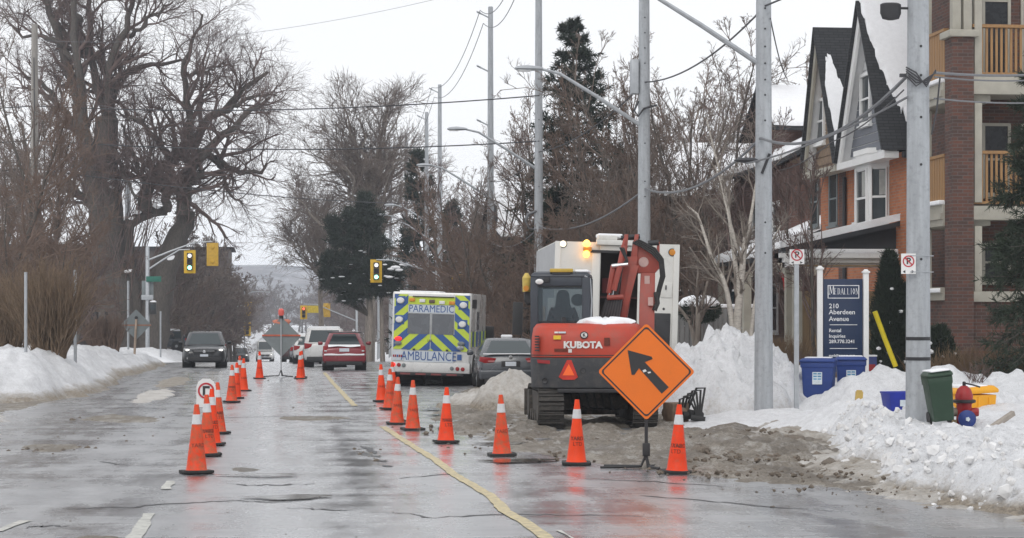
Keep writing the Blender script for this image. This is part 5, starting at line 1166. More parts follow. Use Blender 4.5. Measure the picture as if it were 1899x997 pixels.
    for k in range(4): MB().bx(xs_ - .006, xs_ + .012, .2 + .32 * k, .42 + .32 * k, H - .42, H - .16).build('vent', MAT['black'], t)
    MB().bx(-1.0, .2, .2, 1.6, H + .01, H + .06).build('roof_snow', MAT['cap'], t, bevel=.02)
    return t
ambulance()
# snow-topped dark bushes of mirror/cab right of ambulance are in the planting part

# ------------------------------------------------------------------ white box truck
def truck():
    s = 45.0 / FPX; zc = lambda py: CAM_H - (py - HYP) * s
    x, y = at(670, 45.0); t = thing('box_truck', 'white utility box truck with an open dark doorway behind the excavator', 'truck', (x, y, .03), -YAW - .045); t.rotation_euler = (0, R(1.6), -YAW + .055)
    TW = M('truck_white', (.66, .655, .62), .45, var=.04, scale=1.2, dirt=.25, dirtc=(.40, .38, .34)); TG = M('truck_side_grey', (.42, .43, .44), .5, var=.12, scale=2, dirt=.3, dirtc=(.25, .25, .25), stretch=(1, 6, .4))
    X = lambda px: (px - 670) * s
    H = zc(282.5) - .03; W0, W1 = X(601), X(741); L_ = 6.2; zb = .75
    d0, d1, dz0, dz1 = X(652), X(697), zc(402), zc(293)      # doorway
    # body shell: rear wall in pieces round the doorway, walls, roof, floor
    b = MB(); b.bx(W0, d0, 0, .06, zb, H); b.bx(d1, W1, 0, .06, zb, H); b.bx(d0, d1, 0, .06, dz1, H); b.bx(d0, d1, 0, .06, zb, dz0)
    b.bx(W0, W0 + .05, .06, L_, zb, H); b.bx(W1 - .05, W1, .06, L_, zb, H); b.bx(W0 + .05, W1 - .05, .06, L_, H - .05, H); b.bx(W0 + .05, W1 - .05, .06, L_, zb, zb + .06); b.bx(W0 + .05, W1 - .05, L_ - .06, L_, zb + .06, H - .05); b.build('body', TW, t)
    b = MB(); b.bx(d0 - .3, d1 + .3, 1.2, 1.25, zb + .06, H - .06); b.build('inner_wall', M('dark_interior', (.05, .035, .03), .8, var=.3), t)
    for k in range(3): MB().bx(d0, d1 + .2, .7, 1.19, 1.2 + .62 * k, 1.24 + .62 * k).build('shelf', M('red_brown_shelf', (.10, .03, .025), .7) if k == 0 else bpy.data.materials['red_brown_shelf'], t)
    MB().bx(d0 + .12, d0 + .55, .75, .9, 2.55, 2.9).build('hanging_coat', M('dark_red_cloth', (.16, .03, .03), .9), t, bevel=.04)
    # corrugated grey side
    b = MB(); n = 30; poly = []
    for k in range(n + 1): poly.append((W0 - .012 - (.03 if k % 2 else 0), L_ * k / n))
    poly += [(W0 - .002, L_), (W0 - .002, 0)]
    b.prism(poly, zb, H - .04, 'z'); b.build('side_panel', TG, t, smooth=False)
    MB().bx(W0 - .03, W0 + .10, -.03, .03, zb, H).build('corner_post', TW, t, bevel=.012); MB().bx(W1 - .10, W1 + .03, -.03, .03, zb, H).build('corner_post', TW, t, bevel=.012)
    MB().bx(d0 - .20, d0 - .02, -.035, -.002, dz0, H - .25).build('door_jamb', TW, t, bevel=.01); MB().bx(d0 - .02, d1, -.05, -.01, dz1, dz1 + .10).build('door_header', TW, t, bevel=.01)
    MB().bx(d1 - .035, d1 + .02, -.03, -.0, dz0, dz1).build('door_edge', TW, t, bevel=.01)
    b = MB(); b.bx(X(646), X(692), -.16, -.0, zc(287), zc(281)); b.bx(X(648), X(670), -.12, .3, zc(281), zc(276)); b.build('roof_vent', TW, t, bevel=.02); MB().bx(X(648), X(676), -.1, .5, zc(277) - .02, zc(274)).build('roof_snow', MAT['cap'], t, bevel=.03, seg=3)
    b = MB(); b.bx(X(640), X(672), -.05, -.02, zc(296), zc(293)); b.build('door_track', MAT['black'], t)
    for px, py, m in ((608.5, 287, emit('lit_marker', (1, .9, .7), 1.1, (.7, .6, .4))), (734, 293, AMB)):
        o = MB().lathe([(.075, 0), (.07, .03), (.03, .04)], 16, (X(px), -.0, zc(py)), rotm(pi / 2, 0, 0)).build('marker_lamp', m, t); MB().lathe([(.09, 0), (.085, .02)], 16, (X(px), 0, zc(py)), rotm(pi / 2, 0, 0)).build('bezel', MAT['black'], o)
    bc = emit('amber_beacon', (1.0, .48, .06), 5.0)
    b = MB(); b.ball((X(635), -.12, zc(286)), .075, 12, 8, sc=(1, 1, 1.1)); b.ball((X(635), -.12, zc(298)), .07, 12, 8, sc=(1, 1, 1.2)); bb = b.build('beacon', bc, t); MB().bx(X(631.5), X(641), -.14, -.02, zc(294.5), zc(290)).build('beacon_bracket', AMB, bb, bevel=.01)
    # right panel: hatch, rectangle opening
    MB().bx(X(722), X(735), -.02, .0, zc(345), zc(328)).build('hatch', TW, t, bevel=.008); MB().bx(X(727), X(728.5), -.04, -.02, zc(336), zc(331)).build('hatch_handle', MAT['black'], t); MB().lathe([(.03, 0), (.02, .02)], 10, (X(726), 0, zc(358)), rotm(pi / 2, 0, 0)).build('lock', MAT['black'], t)
    MB().bx(X(713), X(734), -.03, .012, zc(410), zc(363)).build('tool_recess', MAT['black'], t, bevel=.02); MB().bx(X(717), X(733), -.05, -.02, zc(410), zc(371)).build('recess_panel', MAT['darkmetal'], t, bevel=.01)
    MB().bx(X(642), X(646), -.03, -.0, zc(314), zc(306)).build('latch', MAT['darkmetal'], t, bevel=.006)
    # left ladder rail, chassis, wheels, cab
    b = MB(); b.tube([(W0 - .34, -.05, .55), (W0 - .36, -.05, 2.2)], .035, 8); b.tube([(W0 - .22, -.05, .55), (W0 - .24, -.05, 2.2)], .03, 8); b.build('grab_rail', M('worn_rail', (.42, .33, .25), .5, var=.3, scale=8), t)
    MB().bx(W0 - .16, W0 - .02, -.04, .2, .5, 2.4).build('side_post', TW, t, bevel=.02)
    for k in range(5): MB().bx(W0 - .36, W0 - .2, -.07, -.03, .7 + .3 * k, .73 + .3 * k).build('rung', MAT['galv'], t)
    MB().bx(-.5, .5, .2, L_ + 1.5, .45, .76).build('chassis', MAT['rubber'], t)
    for yy in (1.4, L_ + 1.1):
        for sx, xx in ((-1, W0 + .25), (1, W1 - .25)): wheel(t, xx, yy, .45, .34, sx)
    b = MB(); b.loft([[(a, y_, z) for a, z in ((W0 + .1, .7), (W1 - .1, .7), (W1 - .1, 1.7), (W1 - .25, zt), (W0 + .25, zt), (W0 + .1, 1.7))] for y_, zt in ((L_ + .1, 2.7), (L_ + 1.2, 2.65), (L_ + 1.7, 1.9), (L_ + 2.2, 1.6))]); b.build('cab', TW, t, bevel=.05)
    MB().bx(W0 + .02, W1 - .02, -.25, .0, .55, .75).build('bumper', MAT['darkmetal'], t, bevel=.02)
    b = MB(); b.tube([(W0 - .12, L_ + 1.3, 2.2), (W0 - .30, L_ + 1.3, 2.2)], .02); b.bx(W0 - .52, W0 - .26, L_ + 1.25, L_ + 1.33, 1.5, 2.35); b.build('mirror', MAT['black'], t, bevel=.02)
    return t
truck()
# ------------------------------------------------------------------ excavator
def excavator():
    OR = M('digger_orange_red', (.46, .048, .022), .5, var=.12, scale=2, dirt=.4, dirtc=(.24, .085, .06)); ORB = M('boom_orange_red', (.34, .065, .045), .5, var=.14, scale=3, dirt=.45, dirtc=(.22, .09, .07))
    DG = M('counterweight_grey', (.032, .034, .039), .6, var=.2, scale=3, dirt=.5, dirtc=(.10, .09, .08)); CAB = M('cab_frame', (.035, .042, .055), .4, var=.12); MUD = M('muddy_steel', (.05, .045, .04), .75, var=.4, scale=6, dirt=.5, dirtc=(.15, .125, .10)); SHOE = M('track_shoe', (.04, .037, .034), .8, var=.35, scale=8, dirt=.4, dirtc=(.13, .11, .09), bump=.4, bscale=40)
    px0 = 645; d0 = 38.0
    x, y = at(px0, d0); LOOK = -YAW - (px0 - CXP) / FPX
    t = thing('excavator', 'orange red crawler excavator seen from behind, its folded arm raised', 'excavator', (x, y, .04), LOOK - R(2.0))
    und = R(8.0)
    Um = Matrix.Rotation(und, 3, 'Z')
    # --- tracks (turned a little under the house)
    for side in (-1, 1):
        cx = side * .86; L_, r, w = 1.12, .34, .46
        tr = MB()
        tr.loft([[(Um @ Vector((cx + xx, yy, z))) for yy, z in ([(L_ + (r - .07) * cos(a), r + (r - .07) * sin(a)) for a in np.linspace(-pi / 2, pi / 2, 9)] + [(-L_ + (r - .07) * cos(a), r + (r - .07) * sin(a)) for a in np.linspace(pi / 2, 3 * pi / 2, 9)])] for xx in (-w / 2 + .06, w / 2 - .06)])
        track = tr.build('track', MUD, t)
        # shoes round the loop
        per = 4 * L_ + 2 * pi * r; n = 40
        me = MB().box((0, 0, 0), (w, per / n * .86, .035)).box((0, -.03, -.03), (w * .98, .025, .03)).mesh('track_shoe', SHOE, bevel=.006, seg=1)
        for k in range(n):
            q = per * k / n
            if q < 2 * L_: yy, z, a = -L_ + q, 2 * r, pi
            elif q < 2 * L_ + pi * r: th = (q - 2 * L_) / r; yy, z, a = L_ + r * sin(th), r + r * cos(th), pi - th
            elif q < 4 * L_ + pi * r: yy, z, a = L_ - (q - 2 * L_ - pi * r), 0, 0
            else: th = (q - 4 * L_ - pi * r) / r; yy, z, a = -L_ - r * sin(th), r - r * cos(th), -th
            p_ = Um @ Vector((cx, yy, z)); o = link('track_shoe', me, track, p_); o.rotation_euler = (Matrix.Rotation(und, 3, 'Z') @ Matrix.Rotation(a, 3, 'X')).to_euler()
        for yy, rr in ((L_, .27), (-L_, .27), (-.55, .12), (0, .12), (.55, .12)):
            MB().cyl(Um @ Vector((cx + side * .12, yy, r if rr > .2 else .14)), Um @ Vector((cx + side * .235, yy, r if rr > .2 else .14)), rr, n=18).build('roller', MUD, track)
        b = MB(); b.box(Um @ Vector((cx, 0, r)), (.3, 1.7, .24), Um); b.build('track_frame', MUD, t, bevel=.02)
    b = MB(); b.box((0, 0, .42), (1.3, 1.0, .28), Um); b.lathe([(.52, .5), (.52, .68)], 24); b.build('undercarriage', MUD, t, bevel=.02)
    b = MB()
    for k in range(6): b.tube([(-.35 + .14 * k, -.55, .62), (-.3 + .15 * k, -.72, .38 - .02 * k), (-.2 + .15 * k, -.5, .30)], .022, 6)
    b.build('hose', MAT['rubber'], t)
    b = MB(); b.box(Um @ Vector((0, 1.75, .34)), (2.25, .07, .52), Um); 
    for s in (-1, 1): b.box(Um @ Vector((s * .45, 1.35, .34)), (.10, .8, .14), Um)
    b.build('dozer_blade', MUD, t, bevel=.015)
    # --- house: lower grey counterweight and red engine cover
    W = 2.02; xl, xr = -1.06, .98
    def rr_ring(z, k, yb, yf=1.05, r=.38):
        pts = []
        for cx, cy, a0 in ((xr * k - r, yb + r, -pi / 2), (xr * k - .1, yf - .1, 0), (xl * k + .1, yf - .1, pi / 2), (xl * k + r, yb + r, pi)):
            q = r if cy < 0 else .1
            pts += [(cx + q * cos(a0 + a), cy + q * sin(a0 + a), z) for a in np.linspace(0, pi / 2, 6)]
        return pts
    b = MB(); b.loft([rr_ring(.66, .90, -1.32), rr_ring(.72, .99, -1.42), rr_ring(1.22, 1.0, -1.44), rr_ring(1.26, .99, -1.43)]); b.build('counterweight', DG, t, angle=30)
    b = MB(); b.loft([rr_ring(1.27, .985, -1.41), rr_ring(1.30, .99, -1.415), rr_ring(1.62, .985, -1.39), rr_ring(1.80, .96, -1.33), rr_ring(1.875, .91, -1.22), rr_ring(1.89, .82, -1.05)]); b.build('engine_cover', OR, t, angle=50)
    yb = -1.43
    b = MB(); b.bx(-.55, .95, yb - .03, yb + .06, .63, .70); b.build('skid_bar', MAT['darkmetal'], t, bevel=.01)
    # rear face details: measured from the photograph at about 62.8 px per metre
    s = 36.6 / FPX; X = lambda px: (px - 645) * s; Z = lambda py: CAM_H - (py - HYP) * s - .04
    b = MB(); b.prism([(X(617), Z(439)), (X(630), Z(439)), (X(634), Z(436)), (X(626.5), Z(416.5)), (X(621.5), Z(416.5)), (X(612), Z(436))], yb - .015, yb + .01, 'y'); tri = b.build('slow_triangle', M('triangle_red', (.55, .03, .015), .45), t)
    b = MB(); b.prism([(X(616.5), Z(434)), (X(630), Z(434)), (X(623.5), Z(421))], yb - .022, yb - .012, 'y'); b.build('centre', emit('fluorescent_orange', (1, .16, .03), .12, (.85, .13, .02)), tri)
    for pts in (((587, 416), (602, 417), (602, 421), (588, 420)),): MB().prism([(X(a), Z(c)) for a, c in pts], yb - .01, yb + .06, 'y').build('rear_lamp', TAIL, t)
    for px, py in ((640, 420), (640, 429), (596, 440)): MB().lathe([(.055, 0), (.05, .012), (.035, .004)], 14, (X(px), yb + .004, Z(py)), rotm(pi / 2, 0, 0)).build('bolt_recess', MAT['black'], t)
    ry = -1.425; wm = M('decal_white', (.72, .70, .68), .5)
    words('KUBOTA', .165, wm, t, (X(639.5), ry + .004, Z(399.5)), bold=.008, extrude=.006, wide=1.06)
    o = MB().loft([[(X(641) + r * .075 * cos(a), ry + .025 - d, Z(388) + r * .068 * sin(a)) for a in np.arange(18) * pi / 9] for r, d in ((1, 0), (1, .012))]).build('emblem', MAT['black'], t)
    MB().loft([[(X(641) + r * .055 * cos(a), ry + .016 - d, Z(388) + r * .048 * sin(a)) for a in np.arange(18) * pi / 9] for r, d in ((1, 0), (1, .006))]).build('ring', wm, o)
    words('K', .075, MAT['black'], o, (X(641), ry + .005, Z(388)), extrude=.003, bold=.003)
    for k in range(6): MB().bx(X(584.5), X(589.5), ry - .0, ry + .10, Z(405.5 - 3.2 * k) - .012, Z(405.5 - 3.2 * k) + .012).build('vent_slot', MAT['black'], t)
    MB().bx(X(606), X(614.5), ry - .004, ry + .02, Z(393), Z(388.5)).build('warning_label', M('label_yellow', (.75, .5, .03), .5), t); MB().bx(X(607), X(611), ry + .03, ry + .06, Z(386), Z(384)).build('decal', wm, t); MB().bx(X(611.5), X(620), ry + .03, ry + .06, Z(386), Z(384)).build('decal', STICK, t)
    MB().bx(X(664), X(670.5), ry - .003, ry + .02, Z(400), Z(391)).build('grille_label', MAT['stencil'], t); MB().bx(X(623), X(627), ry - .004, ry + .02, Z(408), Z(404)).build('decal', wm, t)
    MB().bx(X(607), X(622), ry + .0, ry + .03, Z(407), Z(403.5)).build('dark_decal', MAT['stencil'], t)
    b = MB(); b.loft([rr_ring(1.30, .993, -1.42), rr_ring(1.315, .993, -1.42)]); b.build('cover_seam', MAT['black'], t)
    # snow on the cover
    b = MB(); rs = random.Random(3); rings = []
    for k in range(5):
        z = 1.865 + (0, .05, .09, .11, .12)[k]; w = (1, .98, .85, .6, .3)[k]
        rings.append([(.30 + .52 * w * cos(a) * (1 + .15 * sin(3 * a + k)), -.85 + .34 * w * sin(a) * (1 + .15 * cos(4 * a)), z + .03 * sin(5 * a) * (k > 0)) for a in np.arange(20) * pi / 10])
    b.loft(rings); b.build('snow', MAT['cap'], t)
    # --- cab (left of the house)
    c0, c1, cz0, cz1, cy0, cy1 = X(577.5) - .02, X(646), 1.1, Z(319.5), -.62, .95
    th = .10
    f = MB()
    for xx0, xx1 in ((c0, c0 + .14), (c1 - .15, c1)): 
        for y0_, y1_ in ((cy0, cy0 + .12), (cy1 - .1, cy1)): f.bx(xx0, xx1, y0_, y1_, cz0, cz1 - .02)
    f.bx(c0 + .14, c1 - .15, cy0, cy0 + .1, cz0, Z(374)); f.bx(c0 + .14, c1 - .15, cy0, cy0 + .1, Z(331), cz1 - .02); f.bx(c0 + .14, c1 - .15, cy1 - .08, cy1, cz1 - .22, cz1 - .02); f.bx(c0, c0 + .08, cy0 + .12, cy1 - .1, cz0, 1.55); f.bx(c1 - .08, c1, cy0 + .12, cy1 - .1, cz0, 1.65)
    f.bx(c0 + .08, c1 - .08, cy0 + .1, cy1, cz0, cz0 + .05)
    cab = f.build('cab', CAB, t, bevel=.018)
    b = MB(); b.loft([[(xx, yy, z) for xx, yy in ((c0 + k, cy0 + k), (c1 - k, cy0 + k), (c1 - k, cy1 - k), (c0 + k, cy1 - k))] for z, k in ((cz1 - .02, .0), (cz1 + .05, .02), (cz1 + .09, .12))]); b.build('cab_roof', CAB, t, bevel=.03, seg=3)
    MB().bx(c0 + .14, c1 - .15, cy0 + .02, cy0 + .03, Z(374), Z(331)).build('rear_window', MAT['clear'], cab); MB().bx(c0 + .14, c1 - .15, cy1 - .04, cy1 - .03, 1.3, cz1 - .22).build('front_window', MAT['clear'], cab)
    for xx in (c0 + .03, c1 - .03): MB().bx(xx - .005, xx + .005, cy0 + .12, cy1 - .1, 1.66, cz1 - .06).build('side_window', MAT['clear'], cab)
    b = MB(); b.tube([(c0 + .13, cy0 + .02, Z(373)), (c0 + .13, cy0 + .02, Z(332)), (c1 - .14, cy0 + .02, Z(332)), (c1 - .14, cy0 + .02, Z(373)), (c0 + .13, cy0 + .02, Z(373))], .014, 5); b.build('window_seal', MAT['rubber'], cab)
    MB().bx(X(599), X(626), cy0 - .02, cy0 + .12, cz1 + .07, cz1 + .14).build('amber_bar', M('ochre_bar', (.50, .34, .05), .5, var=.15), t, bevel=.02); MB().bx(X(602), X(623), cy0 + .0, cy0 + .1, cz1 + .03, cz1 + .07).build('bar_mount', MAT['black'], t)
    MB().bx(X(628), X(644), cy0 + .05, cy1 - .2, cz1 + .07, cz1 + .12).build('roof_snow', MAT['cap'], t, bevel=.025, seg=3)
    MB().loft([[(X(587) + .075 * r * cos(a), cy0 - .02 - d, Z(326) + .05 * r * sin(a)) for a in np.arange(12) * pi / 6] for r, d in ((1, 0), (1, .04), (.5, .06))]).build('work_light', MAT['signwhite'], t); MB().bx(X(592), X(599), cy0 - .06, cy0 + .01, Z(327), Z(321)).build('lamp_bracket', MAT['darkmetal'], t, bevel=.01)
    b = MB(); b.tube([(c1 + .0, cy0 + .05, 1.7), (c1 + .03, cy0 + .03, 2.3), (c1 - .0, cy0 + .05, cz1 - .05), (c1 - .1, cy0, cz1 + .0)], .018, 6); b.build('hose', MAT['galv'], t)
    MB().cyl((X(616.5), -1.0, 1.87), (X(616.5), -1.0, 2.0), .045, n=10).build('exhaust', MAT['black'], t)
    # mirror and yellow beacon on the left
    b = MB(); b.tube([(c0 + .02, .6, 2.45), (X(571), .55, 2.5)], .018, 6); b.loft([[(X(569.5) + .095 * w * cos(a), .5 + d, Z(343) + .17 * w * sin(a)) for a in np.arange(12) * pi / 6] for d, w in ((0, .8), (.03, 1), (.10, .8))]); b.build('mirror', MAT['black'], t)
    b = MB(); b.cyl((X(567), .52, Z(337)), (X(567), .52, Z(320)), .075, .085, 12); b.lathe([(.085, 0), (.03, .09)], 12, (X(567), .52, Z(320))); ybn = b.build('beacon', M('beacon_yellow', (.60, .44, .10), .45, var=.2), t); MB().cyl((X(567), .43, Z(333)), (X(567), .40, Z(333)), .055, n=12).build('lens', AMB, ybn)
    # --- boom on the right: foot, lower boom, knee, arm folded down, bucket
    bs = 40.0 / FPX; BX = lambda px: (px - 645) * bs * 1.0; BZ = lambda py: CAM_H - (py - HYP) * bs - .04
    y0 = .95
    def boxbeam(name, secs, mat, parent=t, bevel=.015):
        """secs: list of (x0,x1,y0,y1,z)"""
        return MB().loft([[(a, c, z), (b_, c, z), (b_, d, z), (a, d, z)] for a, b_, c, d, z in secs]).build(name, mat, parent, bevel=bevel)
    MB().lathe([(.20, .7), (.22, 1.0), (.20, 1.5)], 16, (BX(708), y0 + .1, 0)).build('swing_post', MUD, t)
    boxbeam('boom', [(BX(697), BX(713), y0 - .10, y0 + .35, 1.30), (BX(697), BX(714), y0 - .12, y0 + .40, BZ(385)), (BX(697.5), BX(714.5), y0 + .05, y0 + .60, BZ(350)), (BX(699), BX(715), y0 + .35, y0 + .95, BZ(313))], ORB)
    # knee: big pressed plate head
    k_ = MB(); k_.loft([[(BX(a), yy, BZ(c)) for a, c in ((686, 313), (690, 282), (697, 282), (709, 294), (716.5, 295), (717, 284), (720, 283), (720, 312), (714.5, 318), (696, 318))] for yy in (y0 + .30, y0 + .98)]); k_.build('boom_head', ORB, t, bevel=.015)
    for px in (681, 692.5): 
        b = MB(); b.prism([(BX(px - 3.2 + 3), BZ(275)), (BX(px + 1.2 + 3), BZ(275)), (BX(px + 1.2), BZ(312)), (BX(px - 6.5), BZ(312))], y0 + .22, y0 + .28, 'y'); b.build('link_plate', ORB, t, bevel=.008)
    b = MB(); b.cyl((BX(677), y0 + .3, BZ(279)), (BX(698), y0 + .3, BZ(277)), .05, n=10); b.cyl((BX(707), y0 + .3, BZ(285)), (BX(719), y0 + .3, BZ(284)), .055, n=10); b.build('pivot_pin', MAT['darkmetal'], t)
    # arm: two side beams and cylinders sloping down left
    def beam(name, p0, p1, w0, w1, mat, yy0, yy1, dep=.16, parent=t):
        (a0, c0_), (a1, c1_) = p0, p1; A0 = Vector((BX(a0), yy0, BZ(c0_))); A1 = Vector((BX(a1), yy1, BZ(c1_)))
        return MB().loft([[(q.x + sx * w / 2, q.y + sy * dep / 2, q.z) for sx, sy in ((-1, -1), (1, -1), (1, 1), (-1, 1))] for q, w in ((A0, w0), (A1, w1))]).build(name, mat, parent, bevel=.012)
    beam('dipper_arm', (688, 300), (678, 372), .27, .18, ORB, y0 + .35, y0 + .35, .3)
    beam('dipper_plate', (692, 310), (677, 376), .17, .10, ORB, y0 + .16, y0 + .2, .06)
    beam('dipper_plate', (681, 280), (672, 318), .05, .05, ORB, y0 + .12, y0 + .12, .05)
    def ram(a, c, dy, r=.045, ch=.45):
        P0 = Vector((BX(a[0]), y0 + dy, BZ(a[1]))); P1 = Vector((BX(c[0]), y0 + dy, BZ(c[1]))); Pm = P0.lerp(P1, ch)
        rm = MB().cyl(P0, Pm, r, n=12).build('hydraulic_ram', ORB, t); MB().cyl(Pm, P1, r * .5, n=10).build('rod', CHROME, rm)
    ram((681, 288), (670, 342), .05, .065, .62); ram((669, 310), (663, 346), -.0, .055, .85); ram((676, 311), (667, 347), -.04, .06, .75)
    b = MB(); b.tube([(BX(668), y0, BZ(312)), (BX(662.5), y0, BZ(348))], .03, 6); b.build('link_rod', ORB, t); MB().cyl((BX(667), y0 - .05, BZ(311)), (BX(685), y0 - .05, BZ(309)), .045, n=10).build('pivot_pin', CHROME, t)
    # bucket
    bk = MB(); bk.loft([[(BX(a), yy, BZ(c)) for a, c in ((661, 346), (679, 348), (674, 378), (652, 372))] for yy in (y0 - .02, y0 + .5)]); bu = bk.build('bucket', M('worn_bucket_steel', (.10, .10, .105), .55, .3, var=.3, scale=5, dirt=.4, dirtc=(.16, .12, .10)), t, bevel=.01)
    for k in range(7):
        a0 = 661 + 2.7 * k; a1 = 653 + 3.4 * k; MB().loft([[(BX(a0) + sx * .012, y0 + sy, BZ(347)), ] + [(BX(a0) - sx * .012, y0 + sy, BZ(347))] + [(BX(a1) - sx * .012, y0 + sy, BZ(372)), (BX(a1) + sx * .012, y0 + sy, BZ(372))] for sx, sy in ((1, -.05), (1, -.015))]).build('bucket_rib', MAT['darkmetal'] if k % 2 else MAT['black'], bu)
    MB().cyl((BX(662), y0 - .06, BZ(346)), (BX(680), y0 - .06, BZ(345)), .05, n=10).build('bucket_pin', ORB, bu)
    # hoses over the knee
    for k in range(4):
        b = MB(); b.tube([(BX(690 + 2 * k), y0 + .2, BZ(284 - k)), (BX(700 + k), y0 + .2, BZ(289 - k * 1.5)), (BX(712 + k), y0 + .15, BZ(297 - 2 * k)), (BX(720 + 1.2 * k), y0 + .1, BZ(306 - k)), (BX(721.5 + 1.3 * k), y0 + .1, BZ(322)), (BX(718 + k * .8), y0 + .1, BZ(336 + k)), (BX(716 + .4 * k), y0 + .1, BZ(348 + 2 * k))], .022, 6); b.build('hose', MAT['rubber'], t)
    for k in range(3): b = MB(); b.tube([(BX(676 + 2 * k), y0 + .0, BZ(290)), (BX(683 + k), y0 - .05, BZ(304 + k)), (BX(677 + k), y0 - .03, BZ(312)), (BX(672 + 2 * k), y0 - .06, BZ(330)), (BX(668 + 2 * k), y0 - .05, BZ(346))], .016, 6); b.build('hose', MAT['rubber'], t)
    b = MB(); b.tube([(BX(716), y0 + .05, BZ(340)), (BX(717.5), y0, BZ(352)), (BX(714), y0, BZ(360))], .05, 8); b.build('hose_sleeve', MAT['rubber'], t)
    for a, c in ((699, 326), (703, 350)): MB().box((BX(a + 7), y0 - .02 + (350 - c) * .01, BZ(c)), (.10, .02, .16)).build('decal', M('pale_decal', (.5, .35, .32), .6) if 'pale_decal' not in bpy.data.materials else bpy.data.materials['pale_decal'], t)
    MB().lathe([(.10, 0), (.09, .01)], 16, (BX(702), y0 + .30, BZ(306)), rotm(pi / 2, 0, 0)).build('decal', bpy.data.materials['pale_decal'], t)
    # seat
    b = MB(); sxm = X(612); b.bx(sxm - .24, sxm + .24, -.10, .40, 1.45, 1.57); b.bx(sxm - .22, sxm + .22, -.22, -.10, 1.50, 1.98); b.build('seat', MAT['rubber'], t, bevel=.03)
    MB().loft([[(X(629) + .13 * r * cos(a), .45, 2.33 + .12 * r * sin(a)) for a in np.arange(12) * pi / 6] + [] for r in (1, .9)]).build('visor', MAT['black'], t)
    return t, sxm, (x, y, LOOK - R(2.0))
digger, seat_x, dig_pose = excavator()

# the operator, seated with the back to the lens
def operator():
    ca, sa = cos(dig_pose[2]), sin(dig_pose[2])
    def Wp(v): return Vector((dig_pose[0] + v[0] * ca - v[1] * sa, dig_pose[1] + v[0] * sa + v[1] * ca, v[2] + .04))
    t = thing('person', 'person in a dark hooded jacket seated inside the excavator cab, seen from behind', 'person', Wp((seat_x, .12, 1.57)), dig_pose[2])
    J = {'pelvis': ((0, 0, .10), .15), 'spine': ((0, -.03, .30), .14), 'chest': ((0, -.02, .50), .165), 'neck': ((0, .0, .64), .07), 'head': ((0, .03, .74), .095), 'crown': ((0, .03, .86), .075),
         'shl': ((-.19, -.0, .56), .085), 'ell': ((-.27, .08, .32), .058), 'wrl': ((-.24, .32, .28), .04), 'shr': ((.19, 0, .56), .085), 'elr': ((.27, .08, .32), .058), 'wrr': ((.24, .32, .28), .04),
         'hil': ((-.10, .10, .08), .11), 'knl': ((-.14, .48, .10), .075), 'anl': ((-.14, .56, -.30), .05), 'tol': ((-.14, .72, -.36), .04), 'hir': ((.10, .10, .08), .11), 'knr': ((.14, .48, .10), .075), 'anr': ((.14, .56, -.30), .05), 'tor': ((.14, .72, -.36), .04)}
    E_ = [('pelvis', 'spine'), ('spine', 'chest'), ('chest', 'neck'), ('neck', 'head'), ('head', 'crown'), ('chest', 'shl'), ('shl', 'ell'), ('ell', 'wrl'), ('chest', 'shr'), ('shr', 'elr'), ('elr', 'wrr'), ('pelvis', 'hil'), ('hil', 'knl'), ('knl', 'anl'), ('anl', 'tol'), ('pelvis', 'hir'), ('hir', 'knr'), ('knr', 'anr'), ('anr', 'tor')]
    names = list(J); vs = [J[n][0] for n in names]; rs = [J[n][1] for n in names]; es = [(names.index(a), names.index(b)) for a, b in E_]
    for s, wr in ((-1, 'wrl'), (1, 'wrr')):      # hands: palm, four bent fingers and a thumb round the lever
        pi_ = names.index(wr); P0 = Vector(J[wr][0]); vs.append(P0 + Vector((-s * .01, .07, .0))); rs.append(.03); es.append((pi_, len(vs) - 1)); palm = len(vs) - 1
        for k in range(4):
            b0 = Vector(vs[palm]) + Vector((-s * (.025 - .018 * k), .02, 0)); l = (.045, .05, .046, .036)[k]
            for q in ((0, l, -.005), (0, l * 1.2, -.035), (0, l * .6, -.055)): vs.append(b0 + Vector(q)); rs.append(.0095); es.append((palm if q[1] == l and q[2] == -.005 else len(vs) - 2, len(vs) - 1))
        for q in ((-s * .04, -.02, -.01), (-s * .05, .02, -.03)): vs.append(Vector(vs[palm]) + Vector(q)); rs.append(.011); es.append((palm if q[1] < 0 else len(vs) - 2, len(vs) - 1))
    me = bpy.data.meshes.new('body'); me.from_pydata([tuple(v) for v in vs], es, []); o = bpy.data.objects.new('body', me); C.objects.link(o); o.parent = t
    me.materials.append(M('dark_jacket', (.028, .032, .038), .85, var=.25, scale=8))
    sk = o.modifiers.new('skin', 'SKIN'); sk.use_smooth_shade = True
    for k, v in enumerate(me.skin_vertices[0].data): v.radius = (rs[k], rs[k])
    me.skin_vertices[0].data[0].use_root = True
    o.modifiers.new('subd', 'SUBSURF').levels = 1; o.modifiers['subd'].render_levels = 2
    face = MB(); face.ball((0, .075, .79), .075, 12, 8, sc=(.95, .75, 1.25)); face.ball((0, .15, .78), .016, 6, 4, sc=(.8, 1, 1.4)); face.build('face', M('skin', (.45, .27, .2), .6), t)
    hood = MB(); hood.loft([[(.125 * w * cos(a), .0 + d + .105 * w * sin(a), z) for a in np.arange(16) * pi / 8] for z, w, d in ((.60, 1.35, -.02), (.68, 1.1, -.01), (.78, 1.05, .0), (.87, .95, .01), (.93, .65, .02), (.95, .2, .02))]); hood.build('hood', bpy.data.materials['dark_jacket'], t)
operator()
